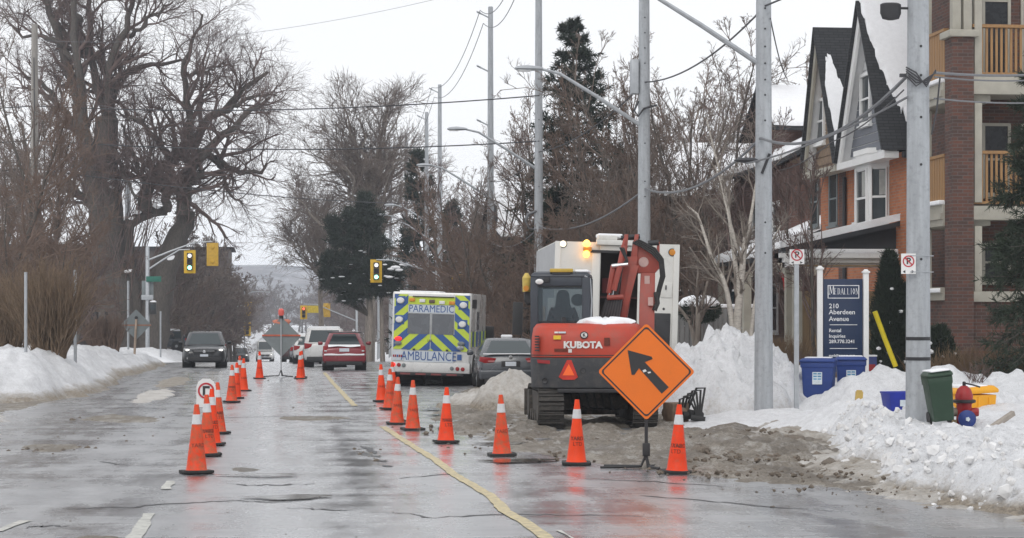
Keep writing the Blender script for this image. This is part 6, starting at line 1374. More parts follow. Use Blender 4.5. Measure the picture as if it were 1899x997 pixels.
# ------------------------------------------------------------------ houses
def wall_uv(o):
    me = o.data; uv = me.uv_layers.new(name='wall')
    for p in me.polygons:
        n = p.normal; ax = 0 if abs(n.x) > abs(n.y) and abs(n.x) > .5 else (1 if abs(n.y) > .5 else 2)
        for li in p.loop_indices:
            v = me.vertices[me.loops[li].vertex_index].co
            uv.data[li].uv = ((v.y, v.z), (v.x, v.z), (v.x, v.y))[ax]
    return o
def slope_uv(o, ax):
    """u along the ridge axis, v up the slope"""
    me = o.data; uv = me.uv_layers.new(name='wall')
    for l in me.loops:
        v = me.vertices[l.vertex_index].co; uv.data[l.index].uv = ((v.x, v.z * 1.12) if ax == 'x' else (v.y, v.z * 1.12))
    return o
BR_O = brickmat('orange_brick', (.50, .175, .068), (.38, .12, .05), (.30, .22, .17)); BR_R = brickmat('mottled_brick', (.135, .056, .038), (.060, .038, .033), (.12, .10, .09)); BR_D = brickmat('dark_brick', (.13, .060, .045), (.09, .045, .036), (.11, .09, .08))
SHI = brickmat('shingles', (.042, .045, .050), (.026, .028, .032), (.012, .012, .013), .85, .2); SID_G = M('grey_siding', (.15, .16, .185), .6, var=.08); SID_L = M('pale_siding', (.66, .665, .67), .6, var=.05); SHK = M('brown_shakes', (.22, .155, .105), .85, var=.3, scale=7)
DKTRIM = M('dark_trim', (.035, .037, .042), .6); WOOD = M('stained_wood', (.30, .165, .065), .6, var=.18, scale=3, stretch=(4, 4, .5)); TAN = M('tan_boards', (.26, .18, .10), .7, var=.2, scale=2, stretch=(4, 4, .5)); DARKROOM = M('dark_opening', (.02, .019, .02), .8)
CURT = M('curtain', (.38, .38, .36), .8, var=.15)
def fy(px, L):
    x, y, d = pole_xy(px, L); return y, d
def zpx(py, d): return CAM_H - (py - HYP) * d / FPX
def sash(parent, face, a0, a1, z0, z1, at_, fr=.07, proud=.05, mat='white', pane='glass', mull=1, name='window', sgn=-1):
    """window on a wall facing -X ('x', along Y) or -Y ('y', along X)"""
    def bxx(m, u0, u1, w0, w1, p0, p1):
        lo, hi = at_ + sgn * p1, at_ + sgn * p0
        if lo > hi: lo, hi = hi, lo
        (m.bx(lo, hi, u0, u1, w0, w1) if face == 'x' else m.bx(u0, u1, lo, hi, w0, w1))
    f = MB(); bxx(f, a0, a0 + fr, z0, z1, -.02, proud); bxx(f, a1 - fr, a1, z0, z1, -.02, proud); bxx(f, a0 + fr, a1 - fr, z0, z0 + fr, -.02, proud); bxx(f, a0 + fr, a1 - fr, z1 - fr, z1, -.02, proud)
    if mull: bxx(f, a0 + fr, a1 - fr, (z0 + z1) / 2 - .025, (z0 + z1) / 2 + .025, -.01, proud * .8)
    w = f.build(name, MAT[mat], parent)
    p = MB(); bxx(p, a0 + fr, a1 - fr, z0 + fr, z1 - fr, -.02, .006); p.build('pane', MAT[pane], w)
    s_ = MB(); bxx(s_, a0 - .06, a1 + .06, z0 - .07, z0 - .002, -.02, proud + .06); s_.build('sill', MAT[mat], w)
    return w
def ragged(poly, n=7, amp=.12, seed=0):
    r = random.Random(seed); out = []
    for a, c in zip(poly, poly[1:] + poly[:1]):
        for k in range(n): out.append((a[0] + (c[0] - a[0]) * k / n + (r.uniform(-amp, amp) if k else 0), a[1] + (c[1] - a[1]) * k / n + (r.uniform(-amp, amp) if k else 0)))
    return out
def snow_on(parent, poly, fn, th, seed=0, amp=.12, name='snow'):
    """ragged slab of snow lying on a slope; fn maps plan (a,b) to a 3-D point"""
    P = ragged(poly, 7, amp, seed); cx = sum(p[0] for p in P) / len(P); cy = sum(p[1] for p in P) / len(P)
    up = Vector((0, 0, th)); r0 = [Vector(fn(*p)) + Vector((0, 0, .012)) for p in P]; r1 = [Vector(fn(*p)) + up * .8 for p in P]
    r2 = [Vector(fn(cx + (p[0] - cx) * .96, cy + (p[1] - cy) * .94)) + up for p in P]
    return MB().loft([r0, r1, r2]).build(name, MAT['cap'], parent, angle=60)

# --- semi-detached brick house with two steep street gables
XF = 15.9
def gabled_house():
    (y2n, d2n), (y2a, d2a), (y2f, d2f) = fy(977, XF - .73), fy(948, XF - .73), fy(923, XF - .73)
    (y1a, d1a), (y1f, d1f) = fy(899, XF - .73), fy(884, XF - .73); y1n = y2f + .15
    zE = zpx(172, d2n); zA = zpx(10, d2a); zA1 = zpx(40, d1a)
    t = thing('brick_house', 'orange brick house with two steep gables, white bay window and snowy porch', 'house', (XF, y2n, 0))
    O = lambda x, y, z: (x - XF, y - y2n, z)
    def P(m): 
        m.V = [(v[0] - XF, v[1] - y2n, v[2]) for v in m.V]; return m
    b = MB(); b.bx(XF, 27, y2n + .15, y1f + .3, .1, zE - .1); w = P(b).build('wall', BR_O, t); wall_uv(w)
    # recess shadow between the houses put in by colour: rainwater pipe, darker brick pier
    yp, _ = fy(938, XF); b = MB(); b.cyl((XF - .07, yp, .5), (XF - .07, yp, zE - .4), .06, n=8); P(b).build('downpipe', DKTRIM, t)
    yq, _ = fy(889, XF); b = MB(); b.bx(XF - .02, XF + .2, yp + .1, yp + .8, .1, zE - .2); q = P(b).build('recess_shade', BR_R, t); wall_uv(q)
    def gable(yn, ya, yf, za, cladding, lower, seed):
        xg = XF - .28
        b = MB(); b.prism([(yn + .12, zE - .05), (ya, za - .30), (yf - .12, zE - .05)], xg, xg + .15, 'x'); g = P(b).build('gable', cladding, t)
        # overlapping boards of the gable
        nb = 12
        for k in range(nb):
            z0 = zE + .05 + (za - zE - 1.0) * k / nb; f = (z0 - zE) / (za - zE); hn, hf = yn + .12 + (ya - yn - .1) * f + .05, yf - .12 - (yf - ya - .1) * f - .05
            if hf - hn > .3:
                m = MB(); m.prism([(hn, z0), (hf, z0), (hf - .02, z0 + (za - zE - 1) / nb - .03), (hn + .02, z0 + (za - zE - 1) / nb - .03)], xg - .03, xg - .004, 'x'); P(m).build('siding_board', lower if k < nb * .55 else cladding, g)
        # bargeboards
        for s, y_ in ((-1, yn), (1, yf)):
            dy = ya - y_; m = MB(); m.prism([(y_ - s * -.0, zE - .12), (ya, za - .02), (ya, za - .55), (y_ + dy * .10, zE - .12)], xg - .35, xg - .27, 'x'); P(m).build('bargeboard', MAT['white'] if seed == 2 else MAT['cream'], t)
            m = MB(); m.prism([(y_ + s * .10, zE - .10), (ya, za + .10), (ya, za - .0), (y_, zE - .10)], xg - .45, XF + 8.5, 'x'); r_ = P(m).build('roof', SHI, t); slope_uv(r_, 'x')
            # soffit strip
            m = MB(); m.prism([(y_ + dy * .02, zE - .14), (ya, za - .18), (ya, za - .24), (y_ + dy * .05, zE - .14)], xg - .27, xg, 'x'); P(m).build('soffit', SID_L, t)
        m = MB(); m.bx(xg - .36, xg + .02, yn - .02, yf + .02, zE - .30, zE - .12); P(m).build('trim_board', MAT['white'] if seed == 2 else MAT['cream'], t)
        return xg
    xg = gable(y2n, y2a, y2f, zA, SID_L, SID_G, 2)
    gable(y1n, y1a, y1f, zA1, SHK, SHK, 1)
    # gable windows
    ya_, dd = fy(967, XF - .3); yb_, dd2 = fy(955.5, XF - .3); sash(t, 'x', ya_ - y2n, yb_ - y2n, zpx(146, dd), zpx(86, dd), xg - .03 - XF, .09, .07)
    ya_, dd = fy(914, XF - .3); yb_, dd2 = fy(903, XF - .3); sash(t, 'x', ya_ - y2n, yb_ - y2n, zpx(168, dd), zpx(116, dd), xg - .03 - XF, .09, .07)
    # snow on the slopes that face the lens
    def sl2(a, b_): return O(a, y2n - .1 + (y2a - y2n + .1) * b_, zE - .08 + (zA + .1 - zE + .08) * b_ + .02)
    def sl1(a, b_): return O(a, y1n - .1 + (y1a - y1n + .1) * b_, zE - .08 + (zA1 + .1 - zE + .08) * b_ + .02)
    P2 = [(XF - .64, .985), (XF + 8.4, .985), (XF + 8.4, .30), (XF + 2.2, .34), (XF + 1.6, .40), (XF + 1.0, .38), (XF + .5, .28), (XF + .2, .16), (XF + .03, .20), (XF - .22, .36), (XF - .42, .55), (XF - .55, .75)]
    snow_on(t, [(a, c) for a, c in P2], sl2, .16, 5, .03)
    snow_on(t, [(XF + .25, .015), (XF + .28, .10), (XF + .6, .13), (XF + 1.2, .08), (XF + 8, .08), (XF + 8, .015)], sl2, .12, 6, .008)
    snow_on(t, [(XF - .60, .02), (XF - .58, .35), (XF - .62, .52), (XF - .52, .70), (XF - .40, .76), (XF - .28, .66), (XF - .15, .52), (XF + .3, .46), (XF + 1.2, .42), (XF + 1.6, .02)], sl1, .14, 8, .03)
    # bay window
    yb0, dn = fy(987, XF); yb0 += .14; zb, zt = zpx(266, dn), zpx(178, dn)
    xb0 = XF - .45; yb1 = yb0 + 1.75
    b = MB(); b.prism([(XF + .02, yb0 - .12), (xb0, yb0 + .22), (xb0, yb1 - .22), (XF + .02, yb1 + .12)], zb, zt, 'z'); bay = P(b).build('bay', MAT['white'], t)
    for z0_, z1_, e in ((zb - .14, zb - .002, .08), (zt - .02 + .002, zt + .12, .06), (zt - .42, zt - .37, .03)):
        b = MB(); b.prism([(XF + .02, yb0 - .12 - e), (xb0 - e, yb0 + .22 - e * .4), (xb0 - e, yb1 - .22 + e * .4), (XF + .02, yb1 + .12 + e)], z0_, z1_, 'z'); P(b).build('moulding', MAT['white'], bay)
    pn = [(XF, yb0 - .12), (xb0, yb0 + .22), (xb0, yb1 - .22), (XF, yb1 + .12)]
    for k in range(3):
        a = Vector((pn[k][0] - XF, pn[k][1] - y2n, 0)); c = Vector((pn[k + 1][0] - XF, pn[k + 1][1] - y2n, 0)); d = (c - a).normalized(); n = Vector((-abs(d.y), -abs(d.x) if k == 0 else abs(d.x) * (k == 2), 0)).normalized()
        L_ = (c - a).length
        def slab(u0, u1, z0_, z1_, o0, o1):
            q = [a + d * u + n * o for u, o in ((u0, o0), (u1, o0), (u1, o1), (u0, o1))]; m = MB(); m.add([(v.x, v.y, z0_) for v in q] + [(v.x, v.y, z1_) for v in q], [(0, 1, 2, 3), (4, 5, 6, 7), (0, 1, 5, 4), (1, 2, 6, 5), (2, 3, 7, 6), (3, 0, 4, 7)]); return m
        z0_, z1_ = zb + .12, zt - .46
        slab(L_ * .16, L_ * .84, z0_, z1_, 0, .012).build('pane', MAT['glass'], bay)
        slab(L_ * .16, L_ * .84, (z0_ + z1_) / 2 - .03, (z0_ + z1_) / 2 + .03, .01, .04).build('meeting_rail', MAT['white'], bay)
        slab(L_ * .10, L_ * .16, z0_ - .05, z1_ + .05, 0, .05).build('window_frame', MAT['white'], bay); slab(L_ * .84, L_ * .90, z0_ - .05, z1_ + .05, 0, .05).build('window_frame', MAT['white'], bay)
        slab(L_ * .18, L_ * .5, (z0_ + z1_) / 2 + .05, z1_ - .02, .012, .016).build('blind', CURT, bay)
    b = MB(); b.loft([[O(XF + .02, yb0 - .2, zb - .14), O(xb0 - .1, yb0 + .25, zb - .14), O(xb0 - .1, yb1 - .25, zb - .14), O(XF + .02, yb1 + .2, zb - .14)], [O(XF + .02, yb0 + .1, zb - .55), O(XF - .1, yb0 + .4, zb - .55), O(XF - .1, yb1 - .4, zb - .55), O(XF + .02, yb1 - .1, zb - .55)]]); b.build('bracket', DKTRIM, bay)
    # facade windows and the white framed one left of the bay
    y0_, d0_ = fy(958, XF); y1_, d1_ = fy(950.5, XF); sash(t, 'x', y0_ - y2n, y1_ - y2n, zpx(258, d0_), zpx(194, d0_), 0, .10, .10, pane='glass')
    for px0, px1, p0, p1 in ((928, 918, 262, 200), (906, 897, 264, 206)):
        y0_, d0_ = fy(px0, XF); y1_, d1_ = fy(px1, XF); wz0, wz1 = zpx(p0, d0_), zpx(p1, d0_); ww = sash(t, 'x', y0_ - y2n, y1_ - y2n, wz0, wz1, 0, .10, .03, mat='signgrey')
    # gutter and eave trim on the near wall; drip icicles
    xs0 = XF - .6
    b = MB(); b.bx(XF - .2, 26, y2n - .25, y2n - .08, zE - .30, zE - .14); P(b).build('gutter', DKTRIM, t)
    b = MB(); b.bx(XF + .3, 26, y2n - .1, y2n + .15, zE - .36, zE - .30); P(b).build('soffit', SID_L, t)
    for k in range(9):
        b = MB(); b.cyl((XF + .2 + .28 * k, y2n - .2, zE - .30), (XF + .2 + .28 * k, y2n - .2, zE - .5 - .35 * random.random()), .02, .003, 5); P(b).build('icicle', MAT['signwhite'], t)
    b = MB(); b.tube([(XF + 1.2, y2n - .05, zE - .3), (XF + .95, y2n - .06, zE - 1.6)], .03, 6); P(b).build('downpipe', MAT['galv'], t)
    # --- porch: shed roof from the wall down to the street side
    yn_, dp = fy(993, XF); yf_ = fy(875, 13.0)[0]; xo = 12.95
    zt_, zo = zpx(259, dp), zpx(291, dp) + .06
    def pr(a, b_): return O(a, b_, zo + (zt_ - zo) * (a - xo) / (XF - xo))
    b = MB(); b.loft([[(xo - .25, y, zo - .02), (XF, y, zt_), (XF, y, zt_ - .12), (xo - .25, y, zo - .14)] for y in (yn_ - .25, yf_)]); P(b).build('porch_roof', DKTRIM, t)
    b = MB(); b.prism([(xo - .1, zo - .10), (XF, zt_ - .13), (XF, zo - .10)], yn_ - .1, yn_ + .1, 'y'); P(b).build('porch_gable', DKTRIM, t)
    snow_on(t, [(xo - .3, yn_ - .25), (XF, yn_ - .25), (XF, yf_), (xo - .3, yf_)], lambda a, b_: O(a, b_, zo + (zt_ - zo) * (a - xo) / (XF - xo) + .01), .20, 12, .10)
    zf0 = zpx(311, dp)
    for k, (e, za_, zb_) in enumerate(((0, zf0, zo - .40), (.10, zo - .40, zo - .28), (.22, zo - .28, zo - .16))):
        b = MB(); b.bx(xo - .05 - e, XF + .0, yn_ - .12 - e, yn_ + .1, za_ + .002, zb_); P(b).build('cornice', MAT['white'], t)
        b = MB(); b.bx(xo - .05 - e, xo + .15, yn_ + .1, yf_, za_ + .002, zb_); P(b).build('cornice', MAT['white'], t)
    b = MB(); b.bx(xo - .15, XF - .0, yn_ - .33, yn_ - .1, zo - .16, zo - .04); P(b).build('cornice_snow', MAT['cap'], t, bevel=.04, seg=3)
    b = MB(); b.bx(xo + .1, XF, yn_ + .1, yf_, zf0 + .02, zf0 + .06); P(b).build('porch_ceiling', TAN, t)
    for k, (cx_, cy_) in enumerate(((xo + .12, yn_ + .05), (xo + .12, yn_ + 2.6), (xo + .12, yn_ + 5.0), (xo + .12, yf_ - .3), (XF - .2, yn_ + .05))):
        b = MB(); b.bx(cx_ - .11, cx_ + .11, cy_ - .11, cy_ + .11, .4, zf0 - .15); b.bx(cx_ - .15, cx_ + .15, cy_ - .15, cy_ + .15, zf0 - .15, zf0 - .006); P(b).build('porch_post', TAN if k == 4 else MAT['cream'], t)
    # knee wall of boards facing the lens
    nb = 12
    for k in range(nb):
        u0 = xo + .25 + (XF - .3 - xo - .25) * k / nb; b = MB(); b.bx(u0, u0 + (XF - .3 - xo - .25) / nb - .015, yn_ - .02, yn_ + .03, .45, 2.62 + .015 * (k % 3)); P(b).build('board', TAN, t)
    b = MB(); b.bx(xo + .2, XF - .3, yn_ - .05, yn_ + .06, 2.64, 2.72); P(b).build('hand_rail', TAN, t)
    nb = 18
    for k in range(nb):
        u0 = yn_ + .2 + (yf_ - yn_ - .4) * k / nb; b = MB(); b.bx(xo + .08, xo + .13, u0, u0 + (yf_ - yn_ - .4) / nb - .02, .45, 1.35); P(b).build('board', TAN, t)
    b = MB(); b.bx(XF - .04, XF - .01, yn_ + 1.5, yn_ + 2.5, .5, 2.6); P(b).build('door', DKTRIM, t)
    sash(t, 'x', yn_ + 3.2 - y2n, yn_ + 4.6 - y2n, 1.2, 2.8, -.01, .1, .05)
    return t
gabled_house()
# flag on the porch
x, y = at(868, 53.0); t = thing('flag', 'red and white flag hanging limp from a slanted staff on the porch', 'flag', (x, y, 0))
FR = M('flag_red', (.50, .02, .03), .8, var=.15); FW = M('flag_white', (.66, .62, .62), .8, var=.1)
z1 = zpx(311, 53); z0 = zpx(375, 53)
MB().tube([(-.25, 0, z1 + .05), (.55, .2, z0 + .3)], .02, 6).build('staff', MAT['oldpole'], t)
for k, (m, u0, u1) in enumerate(((FR, 0, .3), (FW, .3, .68), (FR, .68, 1.0))):
    b = MB(); n = 6; R_ = []
    for i in range(n + 1):
        v = i / n; R_.append([(-.22 + .55 * u + .18 * v + .05 * sin(8 * u + 3 * v), .04 * sin(9 * u + 2 * v), z1 - .02 - .85 * u * .9 - .55 * v) for u in np.linspace(u0, u1, 5)])
    vs = [q for r_ in R_ for q in r_]; b.add(vs + [(a, c + .012, d) for a, c, d in vs], [(i * 5 + j, i * 5 + j + 1, (i + 1) * 5 + j + 1, (i + 1) * 5 + j) for i in range(n) for j in range(4)] + [(35 + i * 5 + j, 35 + (i + 1) * 5 + j, 35 + (i + 1) * 5 + j + 1, 35 + i * 5 + j + 1) for i in range(n) for j in range(4)]); b.build('cloth', m, t)
b = MB(); b.ball((.13, -.03, z1 - .72), .07, 8, 5, sc=(1.2, .3, 1.2)); b.build('leaf_emblem', FR, t)

# --- apartment block at the right edge
def apartment():
    d = 46.0; x0, y0 = at(1059, d); s = d / FPX
    t = thing('apartment_block', 'brick apartment block with wooden balconies and cream trim at the right edge', 'apartment building', (x0, y0, 0))
    Z = lambda py: zpx(py, d); pw = 25 * s
    def piece(name, m, mat, parent=t, **k): return m.build(name, mat, parent, **k)
    o = piece('pillar', MB().bx(0, pw, 0, .55, .1, Z(47)), BR_R); wall_uv(o)
    piece('pillar_cap', MB().bx(-.10, pw + .10, -.10, .65, Z(47), Z(39)), MAT['cream'], bevel=.02)
    for dx in (.02, pw - .22): piece('column', MB().bx(dx, dx + .20, .06, .28, Z(39), Z(39) + 2.6), MAT['cream'], bevel=.02)
    x1 = pw + 2.4     # right bay runs beyond the frame
    yL = 3.0          # depth of the street-side balcony run
    o = piece('pillar', MB().bx(x1, x1 + pw, 0, .55, .1, Z(47)), BR_R); wall_uv(o)
    body = piece('wall', MB().bx(1.0, 12, 1.6, 4.6, .1, Z(39) + 5.5), BR_R); wall_uv(body)
    base = piece('wall', MB().bx(pw, x1, .12, .40, .1, Z(350)), BR_R); wall_uv(base)
    base2 = piece('wall', MB().bx(.02, .35, .55, yL, .1, Z(346)), BR_R); wall_uv(base2)
    floors = ((37, 95, 120), (182, 236, 262), (None, 338, 348))
    for k, (rt, rb, bb) in enumerate(floors):
        # street side, seen obliquely left of the pillar
        zb1, zb0 = Z(rb), Z(bb)
        piece('beam', MB().bx(-.05, .35, .55, yL, zb0, zb1 - .02), MAT['cream'], bevel=.015); piece('beam', MB().bx(-.10, .02 - .005, .56, yL, zb0 + .16, zb0 + .30), MAT['cream'])
        piece('snow', MB().bx(-.14, .1, .58, yL - .1, zb1 - .02, zb1 + .08), MAT['cap'], bevel=.03, seg=3)
        piece('floor', MB().bx(.35, 1.0, .3, yL, zb0, zb1 - .04), MAT['cream'])
        if rt:
            zt = Z(rt); n = 13
            for j in range(n):
                u = .58 + (yL - .62) * j / n; piece('board', MB().bx(.0, .04, u, u + (yL - .62) / n - .03, zb1 + .05, zt + .008 * (j % 3)), WOOD)
            piece('hand_rail', MB().bx(-.03, .10, .55, yL, zt, zt + .07), WOOD)
        # side facing the lens: pickets
        zq1, zq0 = Z((92, 240, 338)[k]), Z((112, 256, 350)[k])
        piece('beam', MB().bx(pw + .002, x1, .02, .42, zq0, zq1), MAT['cream'], bevel=.015)
        piece('floor', MB().bx(pw, x1, .42, 1.6, zq0 + .05, zq1 - .05), MAT['cream'])
        if rt:
            zt = Z((35, 180)[k]); n = 19
            for j in range(n):
                u = pw + .10 + (x1 - pw - .2) * j / n; piece('picket', MB().bx(u, u + .055, .14, .18, zq1 + .06, zt), WOOD)
            piece('hand_rail', MB().bx(pw, x1, .08, .24, zt, zt + .07), WOOD); piece('bottom_rail', MB().bx(pw, x1, .10, .22, zq1 + .05, zq1 + .11), WOOD)
        # posts
        lo = (Z(95), Z(236), Z(338))[k]; hi = (Z(95) + 4.2, Z(120), Z(262))[k]
        piece('post', MB().bx(pw + .04, pw + .22, .06, .26, lo, hi - .02), MAT['cream'], bevel=.015)
        piece('post', MB().bx(-.02, .2, yL - .9, yL - .7, lo + .03, hi - .02), MAT['cream'], bevel=.015)
        sash(t, 'y', pw + .75, pw + 1.45, lo + .25, hi - .35, 1.6, .07, .05, 'cream', 'shade'); sash(t, 'y', pw + 1.7, pw + 2.4, lo + .25, hi - .35, 1.6, .07, .05, 'cream', 'shade')
        sash(t, 'x', 1.75, 2.6, lo + .2, hi - .4, 1.0, .10, .05, 'cream')
    # bare steel eave and cornice at the far corner, dark jamb
    piece('corner_post', MB().bx(-.05, .25, yL, yL + .22, .1, Z(39) + 2.6), MAT['cream'], bevel=.02)
    piece('roof', MB().bx(-.5, 12.5, -.4, 4.9, Z(39) + 5.5, Z(39) + 5.9), DKTRIM)
    return t
apartment()

# --- other houses
def plain_house(name, label, x0, x1, y0, y1, zb, ze, za, wall, ridge='x', snow=True, wins=(), roofm=None, cat='house'):
    t = thing(name, label, cat, (x0, y0, 0)); W, D = x1 - x0, y1 - y0
    o = MB().bx(0, W, 0, D, zb, ze).build('wall', wall, t); 
    if wall in (BR_O, BR_R, BR_D): wall_uv(o)
    e = .45
    for s in (0, 1):
        if ridge == 'x': q = [[(-e, -e + (D + 2 * e) * s, ze - .12), (W + e, -e + (D + 2 * e) * s, ze - .12), (W + e, D / 2, za), (-e, D / 2, za)]]
        else: q = [[(-e + (W + 2 * e) * s, -e, ze - .12), (-e + (W + 2 * e) * s, D + e, ze - .12), (W / 2, D + e, za), (W / 2, -e, za)]]
        q = q[0]; m = MB(); m.loft([[Vector(v) for v in q], [Vector(v) + Vector((0, 0, .14)) for v in q]]); r_ = m.build('roof', roofm or SHI, t); slope_uv(r_, 'x' if ridge == 'x' else 'y')
        if snow:
            def fn(a, b_, q=q): 
                A, B, Cc, Dd = map(Vector, q); return A.lerp(B, a).lerp(Dd.lerp(Cc, a), b_) + Vector((0, 0, .15))
            snow_on(t, [(0.01, .02), (.99, .02), (.99, .97), (.01, .97)], fn, .18, int(x0 * 7 + s), .02)
    if ridge == 'x': g = [((0, ze), (D, ze), (D / 2, za - .1))]; [MB().prism(list(g[0]), xx, xx + .1, 'x').build('gable', SHK, t) for xx in (.02, W - .12)]
    else: [MB().prism([(0, ze), (W, ze), (W / 2, za - .1)], yy, yy + .1, 'y').build('gable', SHK, t) for yy in (.02, D - .12)]
    for face, a0, a1, z0, z1 in wins: sash(t, face, a0, a1, z0, z1, 0, .09, .05)
    return t
# brown house left of the gabled one
h = plain_house('brown_house', 'brown house with a snowy gable roof behind the snow-standing pole', 16.6, 27, 66, 74, .2, 7.2, 9.9, BR_D, 'y', wins=(('x', 1, 2, 4.3, 6), ('x', 4, 5, 4.3, 6), ('x', 1.2, 2.4, 1.5, 3.2), ('y', 1.5, 2.6, 4.4, 6.2)))
def porch_roof(x0, x1, y0, y1, zo, zt, label):
    t = thing('porch', label, 'porch', (x0, y0, 0)); W, D = x1 - x0, y1 - y0
    m = MB(); m.loft([[(0, y, zo), (W, y, zt), (W, y, zt - .15), (0, y, zo - .15)] for y in (0, D)]); m.build('roof', DKTRIM, t)
    snow_on(t, [(0, 0), (W, 0), (W, D), (0, D)], lambda a, b_: (a, b_, zo + (zt - zo) * a / W + .01), .25, 33, .08)
    MB().bx(.0, W, .02, .15, zo - .55, zo - .15).build('fascia', MAT['cream'], t)
    for yy in (.2, D / 2, D - .2): MB().bx(.1, .32, yy - .1, yy + .1, .3, zo - .16).build('post', MAT['cream'], t)
    MB().bx(.1, .2, .3, D - .3, .3, 1.3).build('railing', TAN, t)
    return t
x, y = at(836, 64); porch_roof(x, x + 3.6, y, y + 6.5, zpx(300, 64), zpx(243, 64), 'deep snowy porch roof just right of the snow-standing pole')
x, y = at(868, 72); plain_house('small_dormer_house', 'small dark gable with snow seen left of the two steep gables', x, x + 4.5, y + .5, y + 5, 3, zpx(150, 72), zpx(100, 72), BR_D, 'x')
# long dark brick building behind the trees
x, y = at(716, 84); bb = plain_house('brick_building', 'long dark red brick building behind the birch and white truck', x, x + 14, y, y + 12, .1, 7.0, 9.6, BR_D, 'x', wins=[('y', .8 + 2.2 * k, 1.9 + 2.2 * k, z, z + 1.6) for k in range(4) for z in (1.6, 4.6)])
x, y = at(600, 92); plain_house('brick_building', 'low brown brick house hidden in bare trees behind the excavator cab', x - 2, x + 8, y, y + 9, .1, 5.6, 8.2, BR_D, 'x', wins=[('y', 1 + 2.3 * k, 2.1 + 2.3 * k, 3.6, 5.0) for k in range(3)])
# left side
x, y = at(76, 146); plain_house('dark_house', 'dark house with a snow-covered roof behind the huge trunk and brown hedge', x - 14, x, y, y + 9, -.6, 7.2, 9.0, M('dark_stucco', (.075, .06, .05), .9, var=.2), 'x', wins=[('y', 9.2, 10.4, 1.6, 3.2), ('y', 6, 7.2, 1.6, 3.2)])
x, y = at(186, 215); t = plain_house('flat_block', 'dark flat-roofed brick block far off behind the leaning trunk', x - 6, x + 4.2, y, y + 14, -3, 9.5, 9.6, M('sooty_brick', (.085, .07, .064), .9, var=.2), 'x', snow=False)
for k in range(2):
    for z in (1, 4, 6.9): sash(t, 'y', 6.4 + 1.8 * k, 7.4 + 1.8 * k, z, z + 1.5, 0, .08, .04, mat='darkmetal')
# board fence and steps railing
x0, y0 = at(742, 62); t = thing('board_fence', 'grey board fence under the snowy shrub right of the white truck', 'fence', (x0, y0, .3)); FB = M('grey_boards', (.20, .20, .195), .85, var=.25, scale=2, stretch=(4, 4, .5)); fm = MB().bx(0, .135, 0, .03, 0, 2.0).mesh('board', FB, bevel=.006, seg=1)
for k in range(18): link('board', fm, t, (.15 * k, random.uniform(-.01, .01), random.uniform(-.03, .03)))
MB().bx(0, 2.7, .03, .08, 1.6, 1.7).build('rail', FB, t); MB().bx(0, 2.7, -.02, .06, 2.03, 2.14).build('snow', MAT['cap'], t, bevel=.03, seg=3)
x0, y0 = at(800, 58); t = thing('stair_railing', 'pale metal stair railing behind the birch trunks', 'railing', (x0, y0, .3))
for k in range(8): MB().tube([(.13 * k, 0, .3 + .09 * k), (.13 * k, 0, 1.1 + .09 * k)], .012, 5).build('baluster', MAT['galv'], t)
MB().tube([(0, 0, 1.1), (.95, 0, 1.75)], .02, 6).build('hand_rail', MAT['galv'], t)
# ------------------------------------------------------------------ trees and shrubs
BARK = M('dark_bark', (.092, .080, .070), .9, var=.35, scale=5, stretch=(3, 3, .6), bump=.6, bscale=18); TWIG = M('twig_bark', (.135, .095, .085), .9, var=.25, scale=1.5); TWIG2 = M('grey_brown_twigs', (.17, .135, .115), .9, var=.25, scale=1.2)
TWIG3 = M('red_brown_twigs', (.165, .115, .09), .9, var=.3, scale=1.2); BIRCH = M('birch_bark', (.52, .48, .43), .8, var=.2, scale=9, dirt=.3, dirtc=(.16, .13, .11), stretch=(1, 1, 3)); BRUSH = M('dry_brush', (.20, .135, .08), .9, var=.3, scale=3); PALEB = M('pale_bark', (.26, .225, .195), .9, var=.3, scale=4, stretch=(3, 3, .6))
NEEDLE = M('dark_needles', (.022, .034, .022), .85, var=.4, scale=2); NEEDLE2 = M('green_needles', (.032, .046, .028), .85, var=.4, scale=3); CEDAR = M('cedar_leaves', (.022, .034, .020), .85, var=.45, scale=4)
def nrm(v): return v / np.maximum(np.linalg.norm(v, axis=-1, keepdims=True), 1e-9)
def spawn(rng, P, Rr, n, t0, t1, length, ang, up, K, wig, rk, rmin=.004, taper=.3, lvar=.35):
    """children growing off a batch of branches P (B,K,3) with radii Rr (B,K)"""
    B, Kp, _ = P.shape; idx = np.repeat(np.arange(B), n); t = rng.uniform(t0, t1, len(idx)); sg = t * (Kp - 1)
    i = np.minimum(sg.astype(int), Kp - 2); f = (sg - i)[:, None]
    pos = P[idx, i] * (1 - f) + P[idx, i + 1] * f; tan = nrm(P[idx, i + 1] - P[idx, i]); rad = Rr[idx, i] * (1 - f[:, 0]) + Rr[idx, i + 1] * f[:, 0]
    rnd = rng.normal(size=tan.shape); perp = nrm(rnd - tan * (rnd * tan).sum(-1, keepdims=True)); a = rng.normal(ang, .16, len(idx))[:, None]
    d = nrm(np.cos(a) * tan + np.sin(a) * perp)
    plen = np.linalg.norm(np.diff(P, axis=1), axis=-1).sum(1)[idx]; Ln = (length * plen if length < 1.01 else length) * (1.05 - .55 * t) * rng.uniform(1 - lvar, 1 + lvar, len(idx))
    Q = np.empty((len(idx), K, 3)); Q[:, 0] = pos; st = (Ln / (K - 1))[:, None]
    for k in range(1, K):
        d = nrm(d + np.array([0, 0, up]) + rng.normal(size=d.shape) * wig); Q[:, k] = Q[:, k - 1] + d * st
    r0 = np.maximum(np.minimum(rad * rk, rad * .95), rmin); rr = r0[:, None] * np.linspace(1, taper, K)[None, :]
    return Q, np.maximum(rr, rmin * .6)
